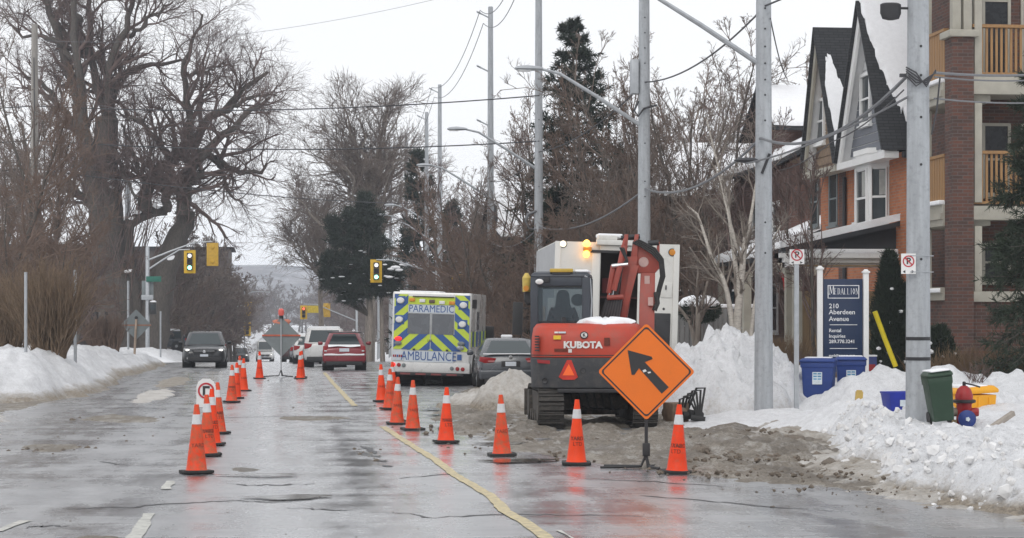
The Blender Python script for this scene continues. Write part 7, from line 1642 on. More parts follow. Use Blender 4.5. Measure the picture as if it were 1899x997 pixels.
def tubes(batches):
    """(P,R,sides) batches to one V,F"""
    Vs, Fs, off = [], [], 0
    for P, Rr, n in batches:
        B, K, _ = P.shape
        T = np.empty_like(P); T[:, 1:-1] = P[:, 2:] - P[:, :-2]; T[:, 0] = P[:, 1] - P[:, 0]; T[:, -1] = P[:, -1] - P[:, -2]; T = nrm(T)
        ref = np.where(np.abs(T[:, :1, 2:]) < .85, np.array([0, 0, 1.0]), np.array([1.0, 0, 0])); U = nrm(np.cross(T, np.broadcast_to(ref, T.shape))); W_ = np.cross(T, U)
        a = np.arange(n) * 2 * np.pi / n
        V = P[:, :, None] + Rr[:, :, None, None] * (U[:, :, None] * np.cos(a)[None, None, :, None] + W_[:, :, None] * np.sin(a)[None, None, :, None])
        base = off + (np.arange(B) * K * n)[:, None, None] + (np.arange(K - 1) * n)[None, :, None]; j = np.arange(n)[None, None, :]; j2 = (j + 1) % n
        F = np.stack([base + j, base + j2, base + n + j2, base + n + j], -1).reshape(-1, 4)
        Vs.append(V.reshape(-1, 3)); Fs.append(F); off += B * K * n
    return np.concatenate(Vs), np.concatenate(Fs)
def tmesh(name, batches, mat): V, F = tubes(batches); return fastmesh(name, V, F, mat)
def resample(pts, K):
    pts = np.array(pts, float); s = np.concatenate([[0], np.cumsum(np.linalg.norm(np.diff(pts, axis=0), axis=1))]); q = np.linspace(0, s[-1], K)
    return np.stack([np.interp(q, s, pts[:, k]) for k in range(3)], -1)
def bare_tree(seed, H, r, nl, spread=.75, twig=(7, 6, 5), lens=(.5, .42, .40, .36), up=.10, t0=.25, stems=1, wig=.12, fine=.0075):
    """meshes of the trunk and of the crown of a leafless tree standing at the origin"""
    rng = np.random.default_rng(seed); Ts = []; Rs = []
    for s in range(stems):
        d = np.array([rng.normal(0, .05 + .16 * (stems > 1)), rng.normal(0, .05 + .16 * (stems > 1)), 1.0]); p = np.array([rng.normal(0, .12 * (stems > 1)), rng.normal(0, .12 * (stems > 1)), -.2]); pts = [p]; h = H * rng.uniform(.75, 1) if stems > 1 else H * .8
        for k in range(9): d = nrm(d + rng.normal(size=3) * np.array([.10, .10, .03]) + np.array([0, 0, .06])); pts.append(pts[-1] + d * h / 9)
        Ts.append(resample(pts, 10)); Rs.append(r * rng.uniform(.7, 1) * np.linspace(1, .22, 10) ** 1.0)
    T = np.array(Ts); TR = np.array(Rs); TR[:, 0] *= 1.25
    l1 = spawn(rng, T, TR, nl, t0, 1.0, lens[0], spread, up, 8, wig, .62, .02, .28)
    l2 = spawn(rng, *l1, twig[0], .15, 1.0, lens[1], .62, up * .7, 6, wig * 1.2, .6, .012)
    l3 = spawn(rng, *l2, twig[1], .15, 1.0, lens[2] * 1.15, .6, up * .5, 4, wig * 1.3, .6, fine * 1.3)
    l4 = spawn(rng, *l3, twig[2], .2, 1.0, lens[3] * 1.3, .6, up * .3, 3, wig * 1.3, .6, fine)
    return tmesh('trunk', [(T, TR, 9)], BARK), (l1, l2, l3, l4)
def crown_mesh(ls, mat): return tmesh('crown', [(ls[0][0], ls[0][1], 6), (ls[1][0], ls[1][1], 4), (ls[2][0], ls[2][1], 3), (ls[3][0], ls[3][1], 3)], mat)
PROTO = []
for k, (H, r, nl, kw, mt) in enumerate([(12, .20, 15, dict(spread=.80, wig=.16), TWIG), (12, .17, 22, dict(spread=.66, up=.10, lens=(.44, .42, .42, .38), wig=.17), TWIG3), (11, .13, 11, dict(spread=.62, up=.10, stems=3, lens=(.40, .42, .42, .4), twig=(6, 5, 5), wig=.17), TWIG2), (13, .24, 14, dict(spread=.9, up=.06), TWIG2), (9, .11, 9, dict(spread=.85, up=.06, stems=4, lens=(.48, .45, .42, .4), t0=.1, wig=.2), TWIG3)]):
    tr, ls = bare_tree(50 + k, H, r, nl, **kw); PROTO.append((tr, crown_mesh(ls, mt), H))
FAR = []
for k, (H, r, nl, kw, mt) in enumerate([(12, .22, 17, dict(spread=.95, up=.05), TWIG), (12, .2, 18, dict(spread=.8, up=.08, wig=.16), TWIG2), (12, .22, 16, dict(spread=1.05, up=.04), TWIG2)]):
    tr, ls = bare_tree(150 + k, H, r, nl, twig=(8, 6, 4), fine=.030, t0=.15, **kw); FAR.append((tr, crown_mesh(ls, mt), H))
def bare(px, d, H, kind, label, group, zb=.2, jit=0, cat='tree', name='bare_tree'):
    x, y = at(px, d); tr, cr, h0 = PROTO[kind]; t = thing(name, label, cat, (x, y, gz(y) + zb), random.uniform(0, 6.28), group); s = H / h0; t.scale = (s * random.uniform(.9, 1.1), s * random.uniform(.9, 1.1), s)
    link('trunk', tr, t); link('crown', cr, t); return t
GR = 'bare trees massed behind the right-hand poles'
LOOKS = ('broad-crowned bare tree', 'narrow reddish bare tree', 'thin several-stemmed tree', 'heavy-limbed bare tree', 'low bushy bare tree')
ZONES = ((505, 'right of the paired poles behind the ambulance'), (531, 'just left of the pole right of the ambulance'), (558, 'just right of the pole next to the ambulance'), (586, 'just left of the pole behind the white truck'), (618, 'under the tall spruce'), (650, 'above the truck beacon'), (680, 'above the left of the truck doorway'), (707, 'just left of the boxed pole behind the excavator arm'), (735, 'just right of the boxed pole behind the excavator arm'), (765, 'left of the birch'), (800, 'above the birch'), (843, 'just left of the snow-standing pole'), (999, 'beside the gabled house'))
def lr_label(px, d, kind):
    z = [n for q, n in ZONES if px < q][0]; return LOOKS[kind] + (' near ' if d < 76 else ' midway ' if d < 88 else ' far off ') + z
for px, d, top, kind in [(745, 74, 45, 1), (776, 78, 60, 2), (716, 72, 60, 2), (690, 80, 70, 1), (800, 70, 78, 0), (826, 82, 58, 1), (760, 92, 40, 0), (862, 96, 88, 3), (880, 90, 60, 0), (668, 76, 110, 4), (646, 84, 125, 1), (622, 74, 150, 2), (604, 86, 120, 0), (585, 95, 120, 1), (566, 84, 150, 3),
                         (548, 98, 140, 1), (520, 92, 165, 2), (505, 108, 150, 0), (488, 112, 165, 1), (540, 76, 220, 4), (560, 72, 240, 4), (590, 70, 230, 4), (612, 68, 250, 4), (640, 66, 225, 4), (672, 66, 215, 4), (700, 66, 200, 4), (728, 66, 190, 4), (760, 66, 230, 4), (510, 84, 250, 4), (520, 120, 170, 3), (630, 100, 90, 1), (705, 96, 55, 1), (730, 100, 62, 3), (790, 100, 70, 1), (845, 74, 130, 2), (578, 110, 130, 0), (655, 70, 170, 2), (770, 70, 120, 2), (812, 92, 90, 2), (498, 96, 215, 4), (530, 100, 200, 2), (600, 78, 190, 4), (684, 90, 100, 0), (740, 84, 100, 3)]:
    z = zpx(top, d); bare(px, d, max(3.0, (z - .3) * 1.02), kind, lr_label(px, d, kind), GR)
GF = 'bare trees lining the far street'
for side, lab in ((1, 'leafless tree in the row lining the far right of the street'), (-1, 'leafless tree in the dense brown row lining the far left of the street')):
    y = 132
    while y < 560:
        for q in range(2 if side > 0 else 3):
            X = side * (11.0 + 4.0 * q + random.uniform(-1.2, 1.2)) + (0 if side > 0 else 2.0); yy = y + random.uniform(-5, 5)
            if not (214 < yy < 236) and not (103 < yy < 121):
                tr, cr, h0 = random.choice(FAR); H = random.uniform(8.5, 12.0) if side > 0 else random.uniform(8.0, 11.5) + (y > 230) * 2.5
                t = thing('bare_tree', (lab if side > 0 else lab.replace('leafless', ('near end leafless' if yy < 215 else 'leafless' if yy < 330 else 'distant hazy leafless'))), 'tree', (X, yy, gz(yy) + .2), random.uniform(0, 6.28), GF); t.scale = (H / h0,) * 3; link('trunk', tr, t); link('crown', cr, t)
        y += (9 if y < 250 else 15) if side < 0 else (13 if y < 250 else 22)
GE = 'bare trees closing the end of the street'
for k in range(95):
    yy = random.uniform(450, 760); X = random.uniform(-75, 45) ; tr, cr, h0 = FAR[k % 3]; H = random.uniform(12, 20)
    if abs(X) < 9 and yy < 620: continue
    t = thing('bare_tree', 'hazy ' + ('broad', 'upright', 'low-crowned')[k % 3] + ' bare tree far off where the street ends' + (' on the left' if X < 0 else ' on the right'), 'tree', (X, yy, gz(yy) + .1), random.uniform(0, 6.28), GE); t.scale = (H / h0 * 1.3, H / h0 * 1.3, H / h0); link('trunk', tr, t); link('crown', cr, t)
for k in range(24):
    d = random.uniform(180, 212); x, y = at(random.uniform(160, 246), d); tr, cr, h0 = FAR[k % 3]; H = random.uniform(10.5, 13.5) - (x > -8) * 3
    t = thing('bare_tree', ('broad' if k % 3 == 0 else 'upright' if k % 3 == 1 else 'low spreading') + ' leafless tree screening the dark flat-roofed block', 'tree', (x, y, gz(y) + .1), random.uniform(0, 6.28), 'bare trees before the flat block'); t.scale = (H / h0,) * 3; link('trunk', tr, t); link('crown', cr, t)
GL2 = 'bare trees behind the left snowbank'
for px, d, top, kind in [(-30, 70, 60, 1), (-5, 78, 30, 2), (22, 84, 90, 1), (28, 96, 120, 2), (34, 72, 230, 4), (-20, 62, 170, 4), (44, 140, 150, 1), (30, 110, 60, 3), (-40, 96, 40, 0), (20, 66, 240, 4), (182, 140, 280, 0), (176, 150, 292, 4)]:
    bare(px, d, max(2.5, zpx(top, d) - .4), kind, LOOKS[kind] + (' left of the leftmost pole' if px < 5 else ' just behind the leftmost pole' if px < 45 else ' beside the huge trunk' if px < 95 else ' behind the leaning trunk') + (', nearer than the signal mast' if d < 80 else ', level with the signal mast' if d < 112 else ', beyond the signal mast'), GL2, .4)
# scrub along the right-hand fences and the far left verge
for px, d, top in [(690, 62, 330), (480, 128, 330), (500, 104, 300), (520, 88, 300), (545, 82, 300), (470, 130, 320), (555, 66, 345)]: bare(px, d, max(1.8, zpx(top, d) - .3), 4, 'leafless shrub at the foot of the stand, ' + {690: 'behind the red arm', 480: 'behind the ambulance roof', 500: 'above the sedan', 520: 'above the sedan on the right', 545: 'left of the excavator mirror', 470: 'behind the paired poles', 555: 'behind the excavator mirror'}[px], 'shrubs under the right-hand trees', .2, cat='shrub', name='bare_shrub')

# the tall pale-brown tree at the street's vanishing point
def single(name, label, px, d, build, zb=.2):
    x, y = at(px, d); t = thing(name, label, 'tree', (x, y, gz(y) + zb)); build(t, d); return t
def spread_tree(t, H, th, RX, r, seed, nl, mat, n=(8, 7, 5), ln=(3.2, 1.9, 1.1), fine=.016):
    """round-crowned tree: arching limbs fan out from the upper trunk to a domed outline"""
    rng = np.random.default_rng(seed); T = resample([(0, 0, -.2), (.15, 0, th * .5), (0, .1, th), (.2, 0, H * .72)], 12)[None]; TR = (r * np.linspace(1.1, .25, 12))[None]
    L_ = []; Rl = []
    for k in range(nl):
        a = 2.4 * k + rng.uniform(-.3, .3); e = rng.uniform(.05, 1.0) ** .8; z0 = th * rng.uniform(.75, 1.15) + e * (H * .72 - th) * .6
        end = np.array([RX * cos(a) * (1 - .75 * e ** 2) * rng.uniform(.8, 1.1), RX * sin(a) * (1 - .75 * e ** 2) * rng.uniform(.8, 1.1), th * .9 + (H - th * .9) * (.25 + .75 * e) * rng.uniform(.85, 1.05)])
        st = np.array([np.interp(z0, T[0][:, 2], T[0][:, 0]), 0, z0]); md = st * .45 + end * .55; md[2] += (-.06 if e < .4 else .05) * H; p = resample([st, st * .75 + end * .25 + np.array([0, 0, .25]), md, end], 10); p[1:] += rng.normal(0, .14, (9, 3)); L_.append(p); Rl.append(np.linspace(r * .42, .03, 10))
    L_ = np.array(L_); Rl = np.array(Rl); l2 = spawn(rng, L_, Rl, n[0], .18, 1, ln[0], .7, .04, 7, .16, .6, .02); l3 = spawn(rng, *l2, n[1], .15, 1, ln[1], .65, .03, 5, .18, .6, fine * 1.2); l4 = spawn(rng, *l3, n[2], .2, 1, ln[2], .6, .02, 3, .18, .6, fine)
    link('trunk', tmesh('trunk', [(T, TR, 9)], PALEB), t); link('limb_crown', tmesh('limbs', [(L_, Rl, 6)], PALEB), t); link('crown', tmesh('crown', [(l2[0], l2[1], 4), (l3[0], l3[1], 3), (l4[0], l4[1], 3)], mat), t)
def mid_tree(t, d): spread_tree(t, 21.0, 8.0, 6.4, .42, 91, 30, TWIG2)
single('bare_tree', 'tall spreading bare tree rising behind the dark pine in mid picture', 392, 152, mid_tree)
def mid_tree2(t, d): spread_tree(t, 14.0, 5.5, 4.6, .26, 97, 18, TWIG2, ln=(2.8, 1.7, 1.0))
single('bare_tree', 'smaller bare tree arching over the street left of the dark pine', 336, 165, mid_tree2)

# the great tree on the left: limbs laid out in space, twigs grown on them
def great_tree():
    d = 132.0; s = d / FPX; bx_, by_ = at(112, d); rng = np.random.default_rng(5)
    t = thing('big_tree', 'huge old bare tree with a thick ivy-clad trunk and snow in its forks, at left', 'tree', (bx_, by_, gz(by_) + .4))
    def limb(pts, r0, r1, depth=0.0, K=14):
        q = [((px - 112) * s, 1.3 * dz + depth * (i / max(1, len(pts) - 1)), CAM_H - (py - HYP) * s - gz(by_) - .4) for i, (px, py, *e) in enumerate(pts) for dz in [e[0] if e else 0]]
        P = resample(q, K); P[1:-1] += rng.normal(0, .09, (K - 2, 3)); return P, 1.45 * np.linspace(r0, r1, K)
    trunks = [limb([(108, 425), (104, 360), (97, 300), (93, 240), (92, 190), (93, 140)], .98, .50), limb([(104, 425), (102, 340), (90, 280), (78, 215), (68, 160), (62, 125)], .72, .28, -1), limb([(140, 425), (146, 370), (155, 325), (168, 285), (182, 245)], .85, .40, 1.0), limb([(122, 420), (122, 360), (115, 290), (112, 262), (128, 252), (160, 245)], .50, .22, .6)]
    limbs = [limb([(62, 125), (50, 90), (42, 60), (28, 20), (15, -30)], .26, .10, 2), limb([(75, 180), (55, 145), (35, 118), (18, 102), (5, 98)], .22, .07, -2), limb([(68, 155), (64, 110), (58, 60), (58, 10), (60, -40)], .24, .08, -2), limb([(93, 140), (98, 100), (82, 70), (60, 58), (40, 40), (30, 10)], .26, .08, 3), limb([(93, 140), (96, 90), (110, 50), (125, 15), (140, -20)], .26, .07, -2), limb([(94, 150), (105, 92), (130, 78), (160, 72), (185, 66)], .22, .05, 2.5), limb([(93, 140), (73, 70), (72, 20), (75, -40)], .22, .07, 1),
             limb([(136, 248), (135, 225), (150, 200), (175, 180), (192, 165), (205, 140), (230, 120), (255, 95), (275, 80)], .34, .08, 2.5), limb([(160, 245), (158, 225), (150, 200)], .22, .18, .5), limb([(178, 250), (178, 215), (190, 195), (215, 170), (235, 155), (255, 130), (278, 118)], .30, .07, -2), limb([(192, 180), (205, 178), (222, 190), (245, 200), (265, 200), (274, 188)], .20, .06, 1.5), limb([(168, 190), (150, 165), (140, 155), (138, 145), (118, 145)], .18, .07, -2),
             limb([(188, 165), (190, 140), (182, 110), (180, 80), (192, 55), (203, 28)], .20, .05, -3), limb([(136, 225), (128, 200), (118, 170), (112, 150)], .14, .05, -2), limb([(205, 140), (225, 130), (245, 118), (262, 108), (285, 108)], .15, .04, 2), limb([(182, 90), (200, 85), (222, 78)], .12, .04, 1), limb([(215, 185), (222, 200), (228, 220), (245, 235)], .12, .04, 3), limb([(93, 160), (108, 190), (118, 215), (130, 235)], .14, .06, -3), limb([(96, 260), (70, 235), (50, 215), (30, 205)], .20, .06, -2), limb([(182, 245), (186, 215), (200, 200)], .22, .16, -1), limb([(60, 75), (42, 55), (20, 45), (0, 45), (-20, 30)], .14, .05, 2), limb([(110, 50), (125, 45), (150, 25), (170, 15)], .12, .04, -3)]
    for P, r in trunks: pass
    TP = np.array([p for p, r in trunks]); TR = np.array([r for p, r in trunks]); LP = np.array([p for p, r in limbs]); LR_ = np.array([r for p, r in limbs])
    TR[:, 0] *= 1.35
    tk = link('trunk', tmesh('trunk', [(TP, TR, 12)], BARK), t)
    l2 = spawn(rng, LP, LR_, 9, .12, 1.0, 4.1, .75, .06, 8, .22, .62, .024, .3); l3 = spawn(rng, *l2, 8, .15, 1.0, 2.5, .65, .03, 5, .22, .6, .010); l4 = spawn(rng, *l3, 5, .2, 1.0, 1.45, .6, .0, 4, .24, .6, .010); l5 = spawn(rng, *l4, 2, .2, 1.0, .85, .6, .0, 3, .2, .6, .009)
    link('limbs', tmesh('limb', [(LP, LR_, 8)], BARK), t).name = 'limb_crown'
    link('crown', tmesh('crown', [(l2[0], l2[1], 5), (l3[0], l3[1], 3), (l4[0], l4[1], 3), (l5[0], l5[1], 3)], TWIG), t)
    # ivy-like shoots hugging the trunk
    sh = spawn(rng, TP[:2], TR[:2], 60, .05, .80, .6, .5, .10, 4, .15, .05, .008); off = rng.normal(size=(len(sh[0]), 1, 3)) * np.array([.4, .5, 0]); link('shoot_cover', tmesh('shoot_cover', [(sh[0] + off, sh[1], 3)], TWIG), t)
    for px, py, w in ((128, 248, .30), (150, 242, .25), (166, 300, .28), (148, 238, .2), (118, 315, .28), (85, 255, .22), (98, 213, .2), (100, 220, .18), (70, 260, .2), (122, 255, .22)):
        b = MB(); w *= 1.4; b.loft([[(w * (.75 * q_ * cos(a) + .10 * sin(3 * a)), w * .5 * q_ * sin(a) - .0, w * (h_ + .08 * cos(2 * a))) for a in np.arange(10) * pi / 5] for q_, h_ in ((.7, -.22), (1, -.05), (.8, .12), (.3, .22))]); b.build('snow_patch', MAT['cap'], t, ((px - 112) * s, -.85, CAM_H - (py - HYP) * s - gz(by_) - .4), (R(20), .6 - random.random(), .3))
    for px, py in ((60, 12),): MB().ball(((px - 112) * s, 0, CAM_H - (py - HYP) * s - .4), .4, 8, 5).build('nest', BARK, t)
great_tree()

# conifers
def leaf_tris(rng, pos, dirs, L, w, jit=.5):
    d = nrm(dirs + rng.normal(size=dirs.shape) * jit); n = nrm(np.cross(d, rng.normal(size=d.shape))); l = L * rng.uniform(.6, 1.2, (len(d), 1)); ww = w * rng.uniform(.7, 1.2, (len(d), 1))
    V = np.stack([pos - n * ww * .5, pos + n * ww * .5, pos + d * l + n * ww * .15, pos + d * l - n * ww * .15], 1).reshape(-1, 3); return V, np.arange(len(V)).reshape(-1, 4)
def conifer(t, H, rb, seed, mat, droop=-.10, nb=110, tuft=30, tl=.30, tw=.05, bare=.12, shape=1.0, trunkr=.16, lay=.0, tufts_out=.15):
    rng = np.random.default_rng(seed); T = resample([(0, 0, -.2), (rng.normal(0, .1), 0, H * .5), (rng.normal(0, .12), 0, H)], 10)[None]; TR = (trunkr * np.linspace(1, .08, 10))[None]
    link('trunk', tmesh('trunk', [(T, TR, 8)], BARK), t)
    h = bare + (1 - bare) * np.sort(rng.uniform(0, 1, nb)) ** .9; h = np.where(rng.uniform(0, 1, nb) < lay, np.round(h * H / .55) * .55 / H, h); h = np.minimum(h, .985); az = rng.uniform(0, 2 * np.pi, nb); prof = np.clip((1.02 - h), .01, 1) ** shape; ln = rb * (prof * rng.uniform(.65, 1.15, nb) + .03); up0 = -.05 + .55 * h ** 2
    K = 6; Q = np.empty((nb, K, 3)); Q[:, 0] = np.stack([np.interp(h * H, T[0][:, 2], T[0][:, 0]), np.zeros(nb), h * H], -1); d = nrm(np.stack([np.cos(az), np.sin(az), up0], -1))
    for k in range(1, K): d = nrm(d + np.array([0, 0, droop if k < 4 else .10]) + rng.normal(size=d.shape) * .07); Q[:, k] = Q[:, k - 1] + d * (ln / (K - 1))[:, None]
    QR = np.linspace(.03, .008, K)[None] * np.ones((nb, 1)); c = link('crown', tmesh('crown', [(Q, QR, 4)], BARK), t); c.name = 'branch_crown'
    s2 = spawn(rng, Q, QR, 9, tufts_out, 1.0, .42, .8, -.04, 3, .1, .6, .006)
    allP = []; allD = []
    for P, n in ((Q, tuft), (s2[0], max(4, tuft // 3))):
        B, Kp, _ = P.shape; idx = np.repeat(np.arange(B), n); sg = rng.uniform(.12, 1, len(idx)) * (Kp - 1); i = np.minimum(sg.astype(int), Kp - 2); f = (sg - i)[:, None]; allP.append(P[idx, i] * (1 - f) + P[idx, i + 1] * f); allD.append(nrm(P[idx, i + 1] - P[idx, i]))
    pos = np.concatenate(allP); dr = np.concatenate(allD)
    V, F = leaf_tris(rng, pos, dr, tl, tw, .75); link('needles', fastmesh('needles', V, F, mat, smooth=False), t).name = 'needle_crown'
    return Q
x, y = at(631, 84); t = thing('spruce_tree', 'tall dark spruce standing above the bare trees left of the red arm', 'tree', (x, y, .2)); conifer(t, zpx(27, 84) - .2, 4.9, 3, NEEDLE, -.05, 170, 48, .24, .045, .15, .92, lay=.85)
def pine():
    d = 136; x, y = at(384, d); z0 = gz(y) + .2; t = thing('pine_tree', 'dark green pine with snowy clumps standing left of the ambulance', 'tree', (x, y, z0)); rng = np.random.default_rng(8); s = d / FPX
    T = np.array([resample([((392 - 384) * s, 0, -.3), ((394 - 384) * s, 0, 3), ((388 - 384) * s, 0, 7), (0, 0, 10.6)], 8), resample([((408 - 384) * s, .3, -.3), ((406 - 384) * s, .2, 4), (1.2, .3, 7)], 8)]); TR = np.array([np.linspace(.26, .10, 8), np.linspace(.18, .06, 8)]); link('trunk', tmesh('trunk', [(T, TR, 8)], PALEB), t)
    blobs = []
    for px, py, rx, rz in ((388, 238, 9, 12), (375, 255, 15, 12), (395, 258, 14, 14), (365, 278, 20, 12), (395, 285, 22, 14), (355, 305, 20, 12), (380, 310, 24, 16), (405, 315, 24, 14), (360, 330, 22, 12), (385, 335, 24, 12), (412, 330, 18, 14), (345, 322, 8, 9), (424, 318, 9, 10), (370, 345, 14, 7), (352, 262, 8, 8)): blobs.append(((px - 384) * s, zpx(py, d) - z0, rx * s, rz * s))
    P = []; D = []; st = []
    for bx_, bz, rx, rz in blobs:
        n = int(50 + 200 * rx * rz * .8); u = rng.normal(size=(n, 3)); u = nrm(u) * rng.uniform(.35, 1.0, (n, 1)) ** .6; c = np.stack([bx_ + u[:, 0] * rx, u[:, 1] * rx, bz + u[:, 2] * rz], -1) + rng.normal(0, .14, (n, 3))
        m = 14; P.append(np.repeat(c, m, 0) + rng.normal(0, .05, (n * m, 3))); D.append(nrm(np.repeat(u, m, 0) * .6 + rng.normal(size=(n * m, 3)) + np.array([0, 0, .45])))
        for q in c[:: max(1, n // 10)]: st.append(np.linspace(T[0][np.argmin(np.abs(T[0][:, 2] - bz + 1.0))], q, 5))
    V, F = leaf_tris(rng, np.concatenate(P), np.concatenate(D), .40, .045, .2); link('needle_crown', fastmesh('needles', V, F, NEEDLE, smooth=False), t)
    st = np.array(st); link('branch_crown', tmesh('branches', [(st, np.linspace(.07, .02, 5)[None] * np.ones((len(st), 1)), 4)], BARK), t)
    for _ in range(26):
        bx_, bz, rx, rz = random.choice(blobs[4:]); a = random.uniform(0, 6.28); q = (bx_ + rx * .85 * cos(a), -rx * random.uniform(.5, 1.0), bz + rz * .7 * sin(a)); MB().ball((0, 0, 0), random.uniform(.04, .10), 7, 4, sc=(1.9, 1, .5)).build('snow_clump', MAT['cap'], t, q)
    for px, py, w in ((421, 311, .26), (416, 313, .2), (425, 314, .22), (414, 322, .2), (410, 321, .12), (398, 326, .16), (394, 325, .1), (432, 308, .2), (428, 308, .14), (409, 308, .12)): MB().ball((0, 0, 0), w, 8, 5, sc=(1.3, .8, .45)).build('snow_clump', MAT['cap'], t, ((px - 384) * s, -1.5, zpx(py, d) - z0))
pine()
x, y = at(453, 142); t = thing('dark_conifer', 'dark blurred conifer behind the paired poles above the ambulance', 'tree', (x, y, gz(y) + .2)); conifer(t, zpx(196, 142) + 2.0, 2.6, 13, NEEDLE, -.1, 90, 30, .45, .10, .08, .7)
x, y = at(488, 136); t = thing('dark_conifer', 'second dark conifer in the trees right of the paired poles', 'tree', (x, y, gz(y) + .2)); conifer(t, 10.5, 2.4, 14, NEEDLE, -.1, 80, 30, .45, .10, .08, .7)
x, y = at(612, 78); t = thing('dark_conifer', 'low dark conifer under the tall spruce behind the white truck', 'tree', (x, y, .2)); conifer(t, 6.6, 2.4, 15, NEEDLE, -.1, 70, 26, .4, .08, .08, .8)
x, y = at(1160, 41); t = thing('spruce_tree', 'green spruce with drooping boughs hanging in at the right edge', 'tree', (x, y, .3)); conifer(t, 7.4, 1.55, 17, NEEDLE2, -.17, 185, 66, .17, .022, .02, .6, .12, lay=.7)

def cedar(name, label, px, d, zb, H, w, seed, n=2600, mat=None, cat='shrub'):
    x, y = at(px, d); rng = np.random.default_rng(seed); t = thing(name, label, cat, (x, y, zb)); T = resample([(0, 0, -.2), (0, 0, H * .9)], 5)[None]; link('trunk', tmesh('trunk', [(T, np.linspace(.06, .015, 5)[None], 6)], BARK), t)
    h = rng.uniform(0, 1, n); a = rng.uniform(0, 6.28, n); rr = w * np.sqrt(rng.uniform(.25, 1, n)) * np.clip(1.15 - h ** 2.2, .05, 1) * (.8 + .4 * fbm(a * 1.3, h * 6, seed)); c = np.stack([rr * np.cos(a), rr * np.sin(a), h * H], -1); m = 7
    P = np.repeat(c, m, 0) + rng.normal(0, .04, (n * m, 3)); D = np.repeat(np.stack([np.cos(a) * .5, np.sin(a) * .5, np.ones(n)], -1), m, 0)
    V, F = leaf_tris(rng, P, D, .14, .03, .5); link('foliage', fastmesh('foliage', V, F, mat or CEDAR, smooth=False), t)
    for _ in range(9): q = random.uniform(0, 6.28); hh = random.uniform(.1, .8); MB().ball((0, 0, 0), random.uniform(.03, .06), 6, 4, sc=(1.2, 1, .8)).build('snow_clump', MAT['cap'], t, (w * .9 * cos(q), -w * .8, hh * H))
    return t
cedar('cedar_shrub', 'dark columnar cedar shrub between the navy sign and the thick pole', 987, 49.5, .5, zpx(296, 49.5) - .5, .42, 23, 3000); cedar('cedar_shrub', 'second dark cedar shrub partly behind the thick pole', 1003, 50.5, .5, 2.3, .45, 29, 2200)
cedar('cedar_shrub', 'dark evergreen bush with snow flecks right of the thick pole at the brick base', 1044, 44.5, .4, 1.35, .40, 31, 1500)
# snowy rounded shrub over the fence, bare young tree, birch
x, y = at(770, 61); rng = np.random.default_rng(33); t = thing('snowy_shrub', 'rounded dark evergreen shrub capped with snow above the grey fence', 'shrub', (x, y, .5)); n = 1500; u = nrm(rng.normal(size=(n, 3))) * rng.uniform(.6, 1, (n, 1)); c = np.stack([u[:, 0] * .62, u[:, 1] * .5, 1.75 + u[:, 2] * .36], -1); V, F = leaf_tris(rng, np.repeat(c, 7, 0), np.repeat(u, 7, 0), .12, .03, .7); link('foliage', fastmesh('foliage', V, F, CEDAR, smooth=False), t)
MB().loft([[(.60 * w * cos(a) * (1 + .1 * sin(3 * a)), .48 * w * sin(a), z) for a in np.arange(16) * pi / 8] for z, w in ((1.86, 1.02), (1.95, 1.05), (2.12, .8), (2.2, .4))]).build('snow', MAT['cap'], t); MB().tube([(0, 0, -.3), (0, 0, 1.6)], .05, 6).build('trunk', BARK, t)
def young(t, d):
    rng = np.random.default_rng(44); s = d / FPX; T = np.array([resample([(0, 0, -.2), (.05, 0, .5), (.12, 0, 1.1), (.25, .1, 1.6), (.38, .1, 2.1)], 8), resample([(0, 0, -.15), (.0, 0, .5), (-.12, 0, 1.0), (-.45, 0, 1.45), (-.7, .1, 1.7)], 8), resample([(.05, 0, .5), (.1, .1, 1.2), (.08, .1, 1.9), (.15, .2, 2.5)], 8)]); TR = np.array([np.linspace(.10, .03, 8), np.linspace(.08, .025, 8), np.linspace(.06, .02, 8)]); link('trunk', tmesh('trunk', [(T, TR, 8)], PALEB), t)
    l1 = spawn(rng, T, TR, 10, .4, 1, .45, .6, .12, 5, .15, .6, .01); l2 = spawn(rng, *l1, 7, .2, 1, .5, .6, .05, 4, .15, .6, .005); l3 = spawn(rng, *l2, 5, .2, 1, .5, .6, 0, 3, .15, .6, .004); link('crown', tmesh('crown', [(l1[0], l1[1], 5), (l2[0], l2[1], 3), (l3[0], l3[1], 3)], TWIG2), t)
single('young_tree', 'small pale-barked bare tree leaning in the snow before the grey fence', 764, 54, young, .9)
